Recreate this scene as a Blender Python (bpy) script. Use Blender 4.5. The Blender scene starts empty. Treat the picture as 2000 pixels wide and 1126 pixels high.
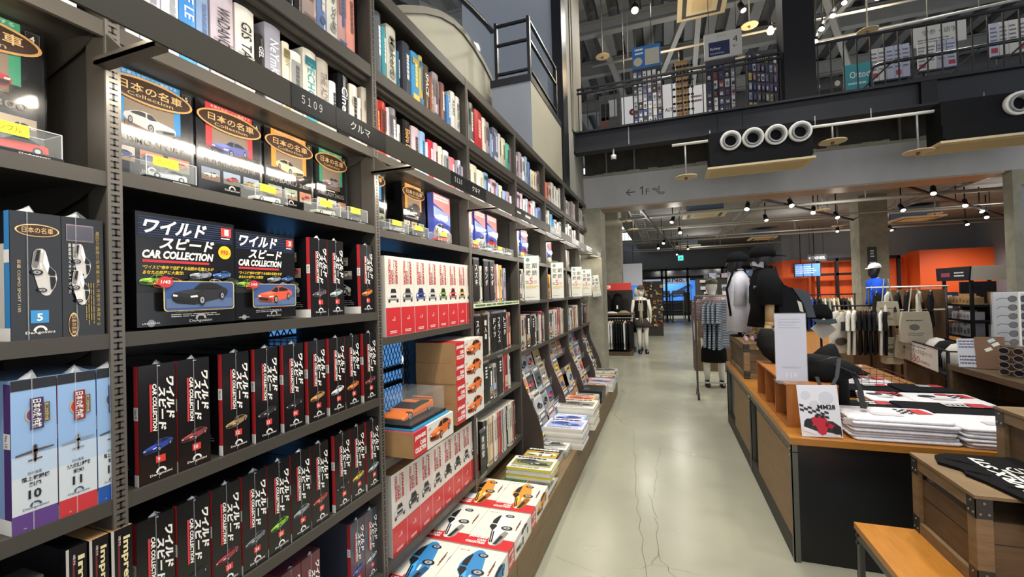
import bpy, math, random
from mathutils import Vector, Matrix
random.seed(7)
SC = bpy.context.scene
COL = SC.collection

# ------------------------------------------------------------------ camera
FPX, YAW, PITCH, ROLL, EYE = 845.46, 0.340333, 0.011140, 0.0282355, 1.62
cam_d = bpy.data.cameras.new('camera'); cam = bpy.data.objects.new('camera', cam_d); COL.objects.link(cam)
cam_d.sensor_width = 36.0; cam_d.lens = FPX / 2000 * 36.0; cam_d.clip_start = 0.05; cam_d.clip_end = 200
f0 = Vector((-math.sin(YAW), math.cos(YAW), 0)); r0 = Vector((math.cos(YAW), math.sin(YAW), 0)); u0 = Vector((0, 0, 1))
f1 = f0 * math.cos(PITCH) + u0 * math.sin(PITCH); u1 = u0 * math.cos(PITCH) - f0 * math.sin(PITCH)
r2 = r0 * math.cos(ROLL) - u1 * math.sin(ROLL); u2 = u1 * math.cos(ROLL) + r0 * math.sin(ROLL)
mw = Matrix((r2, u2, -f1)).transposed().to_4x4(); mw.translation = Vector((0, 0, EYE))
cam.matrix_world = mw
SC.camera = cam

# ------------------------------------------------------------------ world, exposure
wd = bpy.data.worlds.new('world'); SC.world = wd; wd.use_nodes = True
bg = wd.node_tree.nodes['Background']; bg.inputs[0].default_value = (0.93, 0.95, 1.0, 1); bg.inputs[1].default_value = 1.15
SC.view_settings.view_transform = 'Standard'; SC.view_settings.look = 'None'
SC.view_settings.exposure = 0.35; SC.view_settings.gamma = 1.0; SC.view_settings.use_curve_mapping = False

# ------------------------------------------------------------------ shop lamps and added fill lights (light only; many have no fittings)
def lamp(kind, loc, power, col=(1, .965, .88), size=.12, aim=None, angle=100, blend=.6):
    l = bpy.data.lights.new('lamp_or_fill', kind); l.energy = power; l.color = col
    if kind == 'AREA': l.size = size
    else: l.shadow_soft_size = size
    if kind == 'SPOT': l.spot_size = math.radians(angle); l.spot_blend = blend
    o = bpy.data.objects.new('lamp_or_fill', l); COL.objects.link(o); o.location = loc
    if aim is not None: o.rotation_euler = (Vector(aim) - Vector(loc)).to_track_quat('-Z', 'Y').to_euler()
    return o
# unseen high lamps over the aisle and tables, added without fittings
for (x, y, z, ax, ay, az, p) in [(.6, .6, 5.6, -1.3, 1.0, 1.3, 175), (.6, 2.4, 5.6, -1.3, 2.6, 1.3, 170), (.6, 4.4, 5.6, -1.3, 4.8, 1.3, 165),
                                 (-.2, 3.0, 6.2, -.1, 3.2, 0, 170), (-.2, 5.6, 6.2, 0, 5.6, 0, 190), (2.2, 2.4, 5.8, 1.6, 3.6, .7, 150), (2.4, 4.6, 5.8, 1.4, 4.8, .7, 170),
                                 (-.3, .2, 5.8, -.3, 1.2, 0, 110), (1.6, 1.0, 5.6, 1.4, 2.4, .6, 70)]:
    lamp('SPOT', (x, y, z), p, aim=(ax, ay, az), size=.15, angle=95)
# ------------------------------------------------------------------ materials
MATS = {}
def lin(h):
    c = [int(h[i:i + 2], 16) / 255 for i in (0, 2, 4)]
    return tuple(x / 12.92 if x <= .04045 else ((x + .055) / 1.055) ** 2.4 for x in c) + (1,)
def mat(name, col, rough=.5, metal=0, emit=0, alpha=1, spec=.5, noise=0, nscale=8, stretch=None, bump=0, wood=0, coat=0, trans=0):
    if name in MATS: return MATS[name]
    m = bpy.data.materials.new(name); m.use_nodes = True; nt = m.node_tree; b = nt.nodes['Principled BSDF']; L = nt.links.new
    c = lin(col) if isinstance(col, str) else tuple(col) + (1,)
    b.inputs['Base Color'].default_value = c; b.inputs['Roughness'].default_value = rough; b.inputs['Metallic'].default_value = metal
    b.inputs['Specular IOR Level'].default_value = spec
    if emit: b.inputs['Emission Color'].default_value = c; b.inputs['Emission Strength'].default_value = emit
    if coat: b.inputs['Coat Weight'].default_value = coat; b.inputs['Coat Roughness'].default_value = .08
    if trans: b.inputs['Transmission Weight'].default_value = trans; b.inputs['IOR'].default_value = 1.2
    if alpha < 1: b.inputs['Alpha'].default_value = alpha
    if noise or bump or wood:
        tc = nt.nodes.new('ShaderNodeTexCoord'); mp = nt.nodes.new('ShaderNodeMapping'); L(tc.outputs['Object'], mp.inputs[0])
        mp.inputs['Scale'].default_value = stretch or (1, 1, 1)
        nz = nt.nodes.new('ShaderNodeTexNoise'); nz.inputs['Scale'].default_value = nscale; nz.inputs['Detail'].default_value = 6; nz.inputs['Roughness'].default_value = .6
        L(mp.outputs[0], nz.inputs['Vector'])
        if noise or wood:
            mx = nt.nodes.new('ShaderNodeMix'); mx.data_type = 'RGBA'; a = noise or wood
            mx.inputs[6].default_value = tuple(max(0, v * (1 - a)) for v in c[:3]) + (1,); mx.inputs[7].default_value = tuple(min(1, v * (1 + a)) for v in c[:3]) + (1,)
            rp = nt.nodes.new('ShaderNodeMapRange'); rp.inputs[1].default_value = .3; rp.inputs[2].default_value = .7
            L(nz.outputs[0], rp.inputs[0]); L(rp.outputs[0], mx.inputs[0]); L(mx.outputs[2], b.inputs['Base Color'])
        if bump:
            bp = nt.nodes.new('ShaderNodeBump'); bp.inputs['Strength'].default_value = bump; bp.inputs['Distance'].default_value = .01
            L(nz.outputs[0], bp.inputs['Height']); L(bp.outputs[0], b.inputs['Normal'])
    MATS[name] = m
    return m
def ink(h): return mat('ink_' + h, h, .45)
def gloss(h): return mat('gloss_' + h, h, .2)
def cloth(h): return mat('cloth_' + h, h, .95, spec=.15, noise=.12, nscale=60, bump=.25)
def paint(h, r=.4): return mat('paint_%s_%d' % (h, r * 100), h, r)
def wood(name, h, stretch, r=.45, a=.28): return mat(name, h, r, wood=a, nscale=5, stretch=stretch, bump=.06)

# ------------------------------------------------------------------ lettering: glyph outlines as flat faces
GLY = {}
def glyphs(s, shear=0, fat=0):
    k = (s, shear, fat)
    if k not in GLY:
        c = bpy.data.curves.new('t', 'FONT'); c.body = s; c.shear = shear; c.offset = fat; c.resolution_u = 2
        o = bpy.data.objects.new('t', c); m = o.to_mesh()
        v = [(q.co.x, q.co.y) for q in m.vertices]; f = [tuple(p.vertices) for p in m.polygons]
        o.to_mesh_clear(); bpy.data.objects.remove(o); bpy.data.curves.remove(c)
        if v:
            x0 = min(a for a, b in v); x1 = max(a for a, b in v); y0 = min(b for a, b in v); y1 = max(b for a, b in v)
            v = [((a - x0) / max(x1 - x0, 1e-6), (b - y0) / max(y1 - y0, 1e-6)) for a, b in v]; asp = (x1 - x0) / max(y1 - y0, 1e-6)
        else: asp = 1
        GLY[k] = (v, f, asp)
    return GLY[k]

# ------------------------------------------------------------------ drawing frame on a flat face
class F:
    def __init__(s, O, u, v, step=.0004): s.O = Vector(O); s.u = Vector(u).normalized(); s.v = Vector(v).normalized(); s.n = s.u.cross(s.v); s.step = step
    def p(s, a, b, l=1): return s.O + s.u * a + s.v * b + s.n * (l * s.step)
    def sub(s, a, b, ang=0):
        c, t = math.cos(ang), math.sin(ang)
        return F(s.O + s.u * a + s.v * b, s.u * c + s.v * t, s.v * c - s.u * t, s.step)
    def cw(s, a, b): return F(s.O + s.u * a + s.v * b, -s.v, s.u, s.step)      # lettering that runs downwards
XP = lambda x, y, z: F((x, y, z), (0, 1, 0), (0, 0, 1))       # face looking +X
YM = lambda x, y, z: F((x, y, z), (1, 0, 0), (0, 0, 1))       # face looking -Y
XM = lambda x, y, z: F((x, y, z), (0, -1, 0), (0, 0, 1))      # face looking -X
ZP = lambda x, y, z: F((x, y, z), (1, 0, 0), (0, 1, 0))       # face looking up

# ------------------------------------------------------------------ mesh builder
class MB:
    def __init__(s): s.v = []; s.f = []; s.m = []; s.sm = []; s.mats = []
    def mi(s, m):
        if m not in s.mats: s.mats.append(m)
        return s.mats.index(m)
    def face(s, pts, m, smooth=False):
        n = len(s.v); s.v += [tuple(p) for p in pts]; s.f.append(tuple(range(n, n + len(pts)))); s.m.append(s.mi(m)); s.sm.append(smooth)
    def box(s, x0, x1, y0, y1, z0, z1, m, faces=None):
        x0, x1 = min(x0, x1), max(x0, x1); y0, y1 = min(y0, y1), max(y0, y1); z0, z1 = min(z0, z1), max(z0, z1)
        n = len(s.v); s.v += [(x, y, z) for x in (x0, x1) for y in (y0, y1) for z in (z0, z1)]
        for k, q in dict(xm=(0, 1, 3, 2), xp=(4, 6, 7, 5), ym=(0, 4, 5, 1), yp=(2, 3, 7, 6), zm=(0, 2, 6, 4), zp=(1, 5, 7, 3)).items():
            s.f.append(tuple(n + i for i in q)); s.m.append(s.mi((faces or {}).get(k, m))); s.sm.append(False)
    def obox(s, c, ax, ay, az, m):                              # box from centre and three half-axes
        c, ax, ay, az = map(Vector, (c, ax, ay, az)); n = len(s.v)
        s.v += [tuple(c + ax * i + ay * j + az * k) for i in (-1, 1) for j in (-1, 1) for k in (-1, 1)]
        for q in ((0, 1, 3, 2), (4, 6, 7, 5), (0, 4, 5, 1), (2, 3, 7, 6), (0, 2, 6, 4), (1, 5, 7, 3)):
            s.f.append(tuple(n + i for i in q)); s.m.append(s.mi(m)); s.sm.append(False)
    def bar(s, a, b, w, h, m, up=(0, 0, 1)):
        a, b = Vector(a), Vector(b); d = b - a; L = d.length; d.normalize(); up = Vector(up)
        if abs(d.dot(up)) > .98: up = Vector((1, 0, 0))
        sd = d.cross(up).normalized(); uu = sd.cross(d)
        s.obox((a + b) / 2, d * L / 2, sd * w / 2, uu * h / 2, m)
    def rings(s, rs, m, cap=True, smooth=True, closed=False):
        n0 = len(s.v); k = len(rs[0]); i = s.mi(m)
        for r in rs: s.v += [tuple(p) for p in r]
        R = len(rs)
        for a in range(R if closed else R - 1):
            b = (a + 1) % R
            for j in range(k):
                s.f.append((n0 + a * k + j, n0 + a * k + (j + 1) % k, n0 + b * k + (j + 1) % k, n0 + b * k + j)); s.m.append(i); s.sm.append(smooth)
        if cap and not closed:
            s.f.append(tuple(n0 + j for j in reversed(range(k)))); s.m.append(i); s.sm.append(False)
            s.f.append(tuple(n0 + (R - 1) * k + j for j in range(k))); s.m.append(i); s.sm.append(False)
    def tube(s, pts, r, m, n=8, cap=True):
        P = [Vector(p) for p in pts]; rs = []; prev = None
        for i, p in enumerate(P):
            d = ((P[i + 1] - p) if i == 0 else (p - P[i - 1]) if i == len(P) - 1 else (P[i + 1] - P[i - 1])).normalized()
            if prev is None: a = d.orthogonal().normalized()
            else:
                a = prev - d * prev.dot(d); a = a.normalized() if a.length > 1e-6 else d.orthogonal().normalized()
            prev = a; b = d.cross(a); rr = r[i] if isinstance(r, (list, tuple)) else r
            rs.append([p + (a * math.cos(t) + b * math.sin(t)) * rr for t in [2 * math.pi * j / n for j in range(n)]])
        s.rings(rs, m, cap)
    def cyl(s, a, b, r, m, n=12): s.tube([a, b], r, m, n)
    def ell(s, rows, m, n=16, cap=True):                       # rows of (cx, cy, z, rx, ry): a body of elliptical sections
        s.rings([[(cx + rx * math.cos(t), cy + ry * math.sin(t), z) for t in [2 * math.pi * j / n for j in range(n)]] for cx, cy, z, rx, ry in rows], m, cap)
    def sphere(s, c, r, m, n=12, k=7, sz=1):
        s.ell([(c[0], c[1], c[2] - r * sz * math.cos(math.pi * i / k), max(r * math.sin(math.pi * i / k), r * .02), max(r * math.sin(math.pi * i / k), r * .02)) for i in range(k + 1)], m, n)
    def prism(s, pts, d, m, side=None):
        n = len(pts); a = [Vector(p) for p in pts]; b = [p + Vector(d) for p in a]
        s.face(list(reversed(a)), m); s.face(b, m)
        for i in range(n): s.face([a[i], a[(i + 1) % n], b[(i + 1) % n], b[i]], side or m)
    # flat print on a frame
    def poly(s, fr, pts, m, l=1): s.face([fr.p(a, b, l) for a, b in pts], m)
    def rect(s, fr, a0, a1, b0, b1, m, l=1): s.poly(fr, [(a0, b0), (a1, b0), (a1, b1), (a0, b1)], m, l)
    def oval(s, fr, a, b, ra, rb, m, l=1, n=20): s.poly(fr, [(a + ra * math.cos(2 * math.pi * i / n), b + rb * math.sin(2 * math.pi * i / n)) for i in range(n)], m, l)
    def arc(s, fr, a, b, r0, r1, t0, t1, m, l=1, n=14, ey=1):
        for i in range(n):
            q = [t0 + (t1 - t0) * (i + d) / n for d in (0, 1)]
            s.poly(fr, [(a + r * math.cos(t), b + r * ey * math.sin(t)) for r, t in ((r0, q[0]), (r1, q[0]), (r1, q[1]), (r0, q[1]))], m, l)
    def text(s, fr, t, a, b, w, h, m, l=1, shear=0, fat=0, fit=True):
        v, f, asp = glyphs(t, shear, fat)
        if not v: return
        if not fit and w > h * asp: w = h * asp
        n = len(s.v); i = s.mi(m); s.v += [tuple(fr.p(a + x * w, b + y * h, l)) for x, y in v]
        for q in f: s.f.append(tuple(n + k for k in q)); s.m.append(i); s.sm.append(False)
    def lines(s, fr, a0, a1, b0, b1, k, m, l=1, fill=.45, rag=.3):  # small print as short rules
        rr = random.Random(int(abs(a0 * 7919 + b0 * 104729 + k) * 1000))
        for i in range(k):
            y = b1 - (b1 - b0) * (i + .75) / k; t = (b1 - b0) / k * fill; x = a0; e = a1 - (a1 - a0) * rag * rr.random()
            while x < e:
                w = min((a1 - a0) * rr.uniform(.06, .2), e - x); s.rect(fr, x, x + w, y, y + t, m, l); x += w + (a1 - a0) * .02
    def build(s, name, parent=None, org=None):
        if org is None: org = world_loc(parent) if parent else Vector((0, 0, 0))
        me = bpy.data.meshes.new(name); me.from_pydata([(x - org[0], y - org[1], z - org[2]) for x, y, z in s.v], [], s.f)
        for m in s.mats: me.materials.append(m)
        me.polygons.foreach_set('material_index', s.m); me.polygons.foreach_set('use_smooth', s.sm); me.update()
        o = bpy.data.objects.new(name, me); COL.objects.link(o)
        if parent: o.parent = parent
        else: o.location = org
        return o
LOC = {}
def world_loc(o):
    r = Vector((0, 0, 0))
    while o is not None: r = r + o.location; o = o.parent
    return r
def tag(o, label, cat, group=None):
    o['label'] = label; o['category'] = cat
    if group: o['group'] = group
    return o
def thing(name, label, cat, loc=(0, 0, 0), group=None, rot=0):
    o = bpy.data.objects.new(name, None); COL.objects.link(o); o.location = loc; o.rotation_euler = (0, 0, rot); o.empty_display_size = .05
    return tag(o, label, cat, group)
def struct(mb, name):
    o = mb.build(name); o['kind'] = 'structure'; return o
def copy_tree(o, parent=None):
    c = o.copy(); COL.objects.link(c)
    if parent: c.parent = parent
    for ch in list(o.children): copy_tree(ch, c)
    return c
ORD = ['first', 'second', 'third', 'fourth', 'fifth', 'sixth', 'seventh', 'eighth', 'ninth', 'tenth', 'eleventh', 'twelfth', 'thirteenth', 'fourteenth', 'fifteenth', 'sixteenth', 'seventeenth', 'eighteenth', 'nineteenth', 'twentieth']
ORD += ['twenty-' + q for q in ORD[:9]] + ['thirtieth'] + ['thirty-' + q for q in ORD[:9]]
def hsh(a): return random.Random(a)

# ------------------------------------------------------------------ printed pictures used on covers
K = '0c0c0e'; W = 'e8e6e0'; RED = 'c23034'
def shade(h, k):
    return '%02x%02x%02x' % tuple(max(0, min(255, int(int(h[i:i + 2], 16) * k))) for i in (0, 2, 4))
def car34(mb, fr, a, b, w, col, l=2, flip=False):               # three-quarter view, nose to the left
    X = (lambda x: a + (1 - x) * w) if flip else (lambda x: a + x * w)
    def P(pts, m, k=0):
        q = [(X(x), b + y * w) for x, y in pts]
        mb.poly(fr, q[::-1] if flip else q, m, l + k)
    def E(x, y, rx, ry, m, k): mb.oval(fr, X(x), b + y * w, rx * w, ry * w, m, l + k, 14)
    c, d, hl, g = ink(col), ink(shade(col, .6)), ink(shade(col, 1.35)), ink('16181c')
    P([(0, .19), (.015, .1), (.08, .055), (.38, .02), (.55, .06), (.8, .115), (.95, .17), (.99, .24), (.97, .3), (.9, .335), (.78, .395), (.62, .42), (.48, .4), (.36, .3), (.16, .265), (.04, .235)], c)
    P([(.03, .17), (.02, .1), (.08, .06), (.38, .025), (.42, .1), (.3, .14)], d, 1)
    P([(.04, .232), (.16, .262), (.355, .297), (.52, .272), (.3, .2)], hl, 1)
    P([(.37, .295), (.485, .392), (.565, .388), (.565, .305), (.52, .272)], g, 2)
    P([(.59, .3), (.595, .388), (.69, .398), (.8, .37), (.87, .33), (.84, .315)], g, 2)
    P([(.04, .155), (.04, .11), (.26, .07), (.28, .125)], g, 2)
    P([(.02, .205), (.09, .195), (.09, .165), (.02, .172)], ink('e6e4da'), 2); P([(.3, .175), (.42, .19), (.43, .155), (.31, .145)], ink('e6e4da'), 2)
    for x, y, rx, ry in ((.5, .1, .06, .095), (.87, .175, .045, .08)): E(x, y, rx, ry, g, 3); E(x, y, rx * .62, ry * .62, ink('9a9da2'), 4); E(x, y, rx * .2, ry * .2, g, 5)
def carfront(mb, fr, a, b, w, col, l=2):
    c, g = ink(col), ink('17181b'); P = lambda pts, m, k=0: mb.poly(fr, [(a + x * w, b + y * w) for x, y in pts], m, l + k)
    P([(.06, 0), (.22, 0), (.22, .14), (.06, .14)], g); P([(.78, 0), (.94, 0), (.94, .14), (.78, .14)], g)
    P([(.02, .12), (.98, .12), (1, .3), (.96, .42), (.8, .48), (.2, .48), (.04, .42), (0, .3)], c)
    P([(.2, .47), (.8, .47), (.7, .74), (.3, .74)], c, 1); P([(.25, .49), (.75, .49), (.67, .7), (.33, .7)], g, 2)
    P([(.26, .24), (.74, .24), (.74, .36), (.26, .36)], g, 2); P([(.05, .13), (.95, .13), (.95, .19), (.05, .19)], ink('777a7e'), 2)
    for x in (.14, .86): mb.oval(fr, a + x * w, b + .33 * w, .08 * w, .07 * w, ink('e8e4d8'), l + 3, 12)
def photo(mb, fr, a0, a1, b0, b1, seed, l=2, car=True):         # a small printed photograph of a car
    r = hsh(seed); sky = r.choice(['9fb2c8', 'b9aa92', 'a7b09a', 'c9c2b4', '8f98a8', 'c0876a']); gr = r.choice(['a08a70', '6d6a62', '8a6a4c', '77806a', 'b6aa94'])
    mb.rect(fr, a0, a1, b0, b1, ink(sky), l); mb.rect(fr, a0, a1, b0, b0 + (b1 - b0) * .42, ink(gr), l + 1)
    w = a1 - a0
    if car: car34(mb, fr, a0 + w * .1, b0 + (b1 - b0) * .2, w * .8, r.choice(['d8d4c8', 'b8343a', 'd2a23a', '3a50a0', 'c86a3a', 'e4e0d8', '4a6a50', '2c2e34']), l + 2, r.random() < .5)
def maker_mark(mb, fr, a, b, w, m, l=2):                          # arch over the maker's name
    mb.arc(fr, a, b + w * .16, w * .15, w * .24, 0, math.pi, m, l, 12); mb.text(fr, 'DeAgostini', a - w / 2, b, w, w * .15, m, l, fat=.01)
# ================================================================== THE SETTING
METAL = mat('shelf_metal', '413d37', .38, spec=.5, noise=.06, nscale=3)
METAL_IN = mat('shelf_metal_inner', '2f2c28', .45)
UPM = mat('upright_metal', '66615a', .32, .3, noise=.06, nscale=3)
BLACKM = mat('black_metal', '121216', .5, spec=.3)
BEAM = mat('beam_paint', '25262a', .5, noise=.15, nscale=2, spec=.3)
CONC = mat('concrete', '8b8878', .85, noise=.22, nscale=5, bump=.35)
CONC_D = mat('concrete_rough', '4a463f', .9, noise=.35, nscale=4, bump=.6)
WALLG = mat('wall_grey', '8f8e84', .7, noise=.06, nscale=2, bump=.05)
BLUEG = mat('wall_blue_grey', '858b95', .7, noise=.05, nscale=2)
BEIGE = mat('wall_beige', '97927f', .6, noise=.04, nscale=2)
GALV = mat('galvanised', '9a9c9a', .45, .3, noise=.1, nscale=12)
PIPE = mat('pipe_grey', 'a2a29a', .5)
DECK = mat('roof_deck', '6a6d6f', .6, noise=.1, nscale=3)
CREAM = mat('cream_plastic', 'c4b48c', .5)
WHITEP = mat('white_plastic', 'e2e0d8', .4)
LAMPW = mat('lamp_lens', 'fff2dc', .3, emit=9)
BULB = mat('bulb_glow', 'ffc873', .3, emit=16)
GLASS = mat('clear_glass', 'dfe6e6', .03, alpha=.05, spec=.6)
ACRYL = mat('acrylic', 'e8eeee', .06, alpha=.1, spec=.5)
def film_material(name, fac, rough):
    m = bpy.data.materials.new(name); m.use_nodes = True; nt = m.node_tree; nt.nodes.clear(); o = nt.nodes.new('ShaderNodeOutputMaterial'); mx = nt.nodes.new('ShaderNodeMixShader'); t = nt.nodes.new('ShaderNodeBsdfTransparent'); g = nt.nodes.new('ShaderNodeBsdfGlossy'); g.inputs['Roughness'].default_value = rough
    fr = nt.nodes.new('ShaderNodeFresnel'); fr.inputs[0].default_value = fac; nt.links.new(fr.outputs[0], mx.inputs[0]); nt.links.new(t.outputs[0], mx.inputs[1]); nt.links.new(g.outputs[0], mx.inputs[2]); nt.links.new(mx.outputs[0], o.inputs[0]); return m
WRAP = film_material('clear_wrap', 1.5, .07)
ORANGE = mat('orange_wall', 'd2541f', .55, noise=.05, nscale=1)

def floor_material():
    m = bpy.data.materials.new('polished_concrete'); m.use_nodes = True; nt = m.node_tree; b = nt.nodes['Principled BSDF']; L = nt.links.new
    tc = nt.nodes.new('ShaderNodeTexCoord')
    n1 = nt.nodes.new('ShaderNodeTexNoise'); n1.inputs['Scale'].default_value = .9; n1.inputs['Detail'].default_value = 8; L(tc.outputs['Object'], n1.inputs['Vector'])
    r1 = nt.nodes.new('ShaderNodeValToRGB'); r1.color_ramp.elements[0].position = .3; r1.color_ramp.elements[0].color = lin('919080'); r1.color_ramp.elements[1].position = .72; r1.color_ramp.elements[1].color = lin('a7a693'); L(n1.outputs[0], r1.inputs[0])
    n2 = nt.nodes.new('ShaderNodeTexNoise'); n2.inputs['Scale'].default_value = 3; n2.inputs['Detail'].default_value = 5; L(tc.outputs['Object'], n2.inputs['Vector'])
    mxv = nt.nodes.new('ShaderNodeMix'); mxv.data_type = 'RGBA'; mxv.inputs[0].default_value = .16; L(tc.outputs['Object'], mxv.inputs[6]); L(n2.outputs['Color'], mxv.inputs[7])
    vo = nt.nodes.new('ShaderNodeTexVoronoi'); vo.feature = 'DISTANCE_TO_EDGE'; vo.inputs['Scale'].default_value = .75; L(mxv.outputs[2], vo.inputs['Vector'])
    lt = nt.nodes.new('ShaderNodeMath'); lt.operation = 'LESS_THAN'; lt.inputs[1].default_value = .0035; L(vo.outputs['Distance'], lt.inputs[0])
    n3 = nt.nodes.new('ShaderNodeTexNoise'); n3.inputs['Scale'].default_value = 1.7; L(tc.outputs['Object'], n3.inputs['Vector'])
    gt = nt.nodes.new('ShaderNodeMapRange'); gt.inputs[1].default_value = .45; gt.inputs[2].default_value = .6; gt.inputs[4].default_value = .35; L(n3.outputs[0], gt.inputs[0])
    mu = nt.nodes.new('ShaderNodeMath'); mu.operation = 'MULTIPLY'; L(lt.outputs[0], mu.inputs[0]); L(gt.outputs[0], mu.inputs[1])
    mx = nt.nodes.new('ShaderNodeMix'); mx.data_type = 'RGBA'; mx.inputs[7].default_value = lin('5a5644'); L(mu.outputs[0], mx.inputs[0]); L(r1.outputs[0], mx.inputs[6]); L(mx.outputs[2], b.inputs['Base Color'])
    rr = nt.nodes.new('ShaderNodeMapRange'); rr.inputs[1].default_value = .3; rr.inputs[2].default_value = .7; rr.inputs[3].default_value = .22; rr.inputs[4].default_value = .28; L(n2.outputs[0], rr.inputs[0]); L(rr.outputs[0], b.inputs['Roughness'])
    return m
FLOORM = floor_material()
mb = MB(); mb.box(-6, 14, -4, 23.2, -.1, 0, FLOORM); CRK = mat('floor_crack', '5f5b49', .7)
for pts in (((-.4, 5.2), (-.32, 4.25), (-.27, 3.6), (-.21, 3.07), (-.15, 2.56), (-.09, 2.0)), ((-.17, 3.6), (-.11, 3.24), (-.09, 2.78), (.0, 2.6)), ((-.7, 2.6), (-.35, 2.48), (-.1, 2.5), (.2, 2.36))):
    for (a, b), (c, d) in zip(pts, pts[1:]):
        for i in range(4):
            p = [(a + (c - a) * q / 4 + .012 * math.sin(q * 9 + a * 50 + b * 7), b + (d - b) * q / 4) for q in (i, i + 1)]; mb.face([(p[0][0] - .0016, p[0][1], .0006), (p[0][0] + .0016, p[0][1], .0006), (p[1][0] + .0016, p[1][1], .0006), (p[1][0] - .0016, p[1][1], .0006)], CRK)
struct(mb, 'floor')
mb = MB(); mb.box(-8, 14, 23.2, 36, -.1, 0, mat('pale_tile', 'b5b29c', .3)); struct(mb, 'floor_outside')
WOODF = wood('wood_floor', 'a8743a', (8, 1.2, 1), .35, .3)
mb = MB(); mb.box(2.3, 9.5, 5.95, 17.9, 0, .004, WOODF); struct(mb, 'floor_wood')

# wall behind the bookshelves, with the window that shows blue daylight through the mesh backs
DARKW = mat('dark_wall', '2b2c2c', .5)
mb = MB(); X0, X1 = -1.74, -1.66
for y0, y1, z0, z1 in ((-3, 1.45, 0, 3.0), (2.6, 7.6, 0, 3.0), (1.45, 2.6, 0, .4), (1.45, 2.6, 1.88, 3.0)): mb.box(X0, X1, y0, y1, z0, z1, DARKW)
struct(mb, 'wall_left')
mb = MB(); mb.box(-1.80, -1.79, 1.4, 2.65, .35, 1.92, mat('blue_daylight', '5e9ee2', .4, emit=.6)); struct(mb, 'window_1')
mb = MB()
for z in (.7, 1.02, 1.12, 1.42, 1.5): mb.box(-1.785, -1.75, 1.45, 2.6, z, z + .028, BLACKM)
for y in (1.75, 2.1): mb.box(-1.785, -1.75, y, y + .03, .4, 1.88, BLACKM)
struct(mb, 'window_1_frame')

# stair enclosure above the shelves
mb = MB(); mb.box(-1.62, -1.2, 4.12, 5.46, 3.0, 3.73, BEIGE, {'ym': BLUEG}); struct(mb, 'wall_stair_landing')
mb = MB(); mb.box(-1.63, -1.195, 4.11, 5.46, 3.73, 3.80, mat('landing_edge', '1b1b22', .4)); struct(mb, 'trim_1')
curve = [(1.5, 3.02), (2.0, 3.24), (2.4, 3.48), (2.66, 3.66), (2.95, 3.83), (3.2, 3.95), (3.45, 4.03), (3.65, 4.055), (3.9, 4.04), (4.12, 4.0), (4.33, 3.93), (4.5, 3.8)]
mb = MB(); mb.prism([(-1.78, 1.5, 2.9)] + [(-1.78, y, z) for y, z in curve] + [(-1.78, 4.5, 2.9)], (.07, 0, 0), BEIGE); struct(mb, 'wall_stair_curve')
mb = MB()
for (a, b), (c, d) in zip(curve, curve[1:]): mb.bar((-1.745, a, b + .015), (-1.745, c, d + .015), .1, .05, mat('curve_edge', '6a6658', .5))
struct(mb, 'trim_2')
mb = MB(); mb.box(-2.6, -1.22, 5.55, 5.62, 3.0, 7.2, mat('wall_pale_blue_grey', '9aa1ab', .6)); struct(mb, 'wall_stair_back')
mb = MB(); mb.box(-1.3, -1.17, 5.5, 5.78, 2.95, 7.2, mat('mullion', '17181e', .35)); struct(mb, 'trim_3')
mb = MB(); mb.box(-1.6, -1.2, 5.78, 7.05, 3.0, 7.2, WALLG); struct(mb, 'wall_upper_left')
mb = MB(); mb.box(-1.21, -1.185, 6.15, 6.24, 3.95, 7.2, mat('edge_brown', '6c6250', .6)); mb.box(-1.22, -1.17, 6.24, 6.3, 3.95, 7.2, WALLG); struct(mb, 'trim_4')
mb = MB(); mb.box(-7, -6.9, -4, 14, 0, 7.2, mat('far_dark', '3d434a', .7)); struct(mb, 'wall_far_left')
mb = MB(); mb.box(-6.88, -6.86, 4.4, 9.4, 5.2, 7.1, mat('blue_glazing', '1f3f78', .3, emit=.35)); struct(mb, 'window_2')

# concrete end column and door header
mb = MB(); mb.box(-1.62, -.945, 7.0, 7.55, 0, 2.95, CONC); struct(mb, 'column_concrete')
HEADER = mat('header_concrete', 'a8a8a6', .75, noise=.1, nscale=2.5, bump=.1, stretch=(1, 1, .35))
mb = MB(); mb.box(-1.2, 9, 7.0, 7.4, 2.95, 3.45, HEADER); struct(mb, 'beam_header')
mb = MB(); mb.box(-.95, 3.95, 7.0, 7.42, 2.925, 2.95, mat('soffit_trim', '8d7f6e', .4, .2)); struct(mb, 'trim_5')
mb = MB(); rr = hsh(3)
mb.box(-1.2, 9, 7.2, 7.42, 3.45, 3.98, CONC_D)
x = -1.2
while x < 9:
    w = rr.uniform(.05, .16); mb.box(x, x + w, 6.985 + rr.uniform(-.012, .012), 7.2, 3.44, 3.47 + rr.uniform(0, .025), CONC); x += w
for x in (-.86, -.42, .9, 2.3, 3.0): mb.box(x, x + .025, 7.17, 7.2, 3.45, 3.98, CONC)
struct(mb, 'beam_rough_concrete')
mb = MB(); mb.text(YM(-.56, 7.0, 3.06), '←', .02, .03, .14, .11, ink('26262a'), 3); mb.poly(YM(-.56, 7.0, 3.06), [(.262, .03), (.28, .03), (.28, .16), (.266, .16), (.232, .132), (.24, .12), (.262, .136)], ink('26262a'), 3); mb.text(YM(-.56, 7.0, 3.06), 'F', .32, .03, .05, .085, ink('26262a'), 3)
fr = YM(-.13, 7.0, 3.07); e = ink('26262a')
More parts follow.
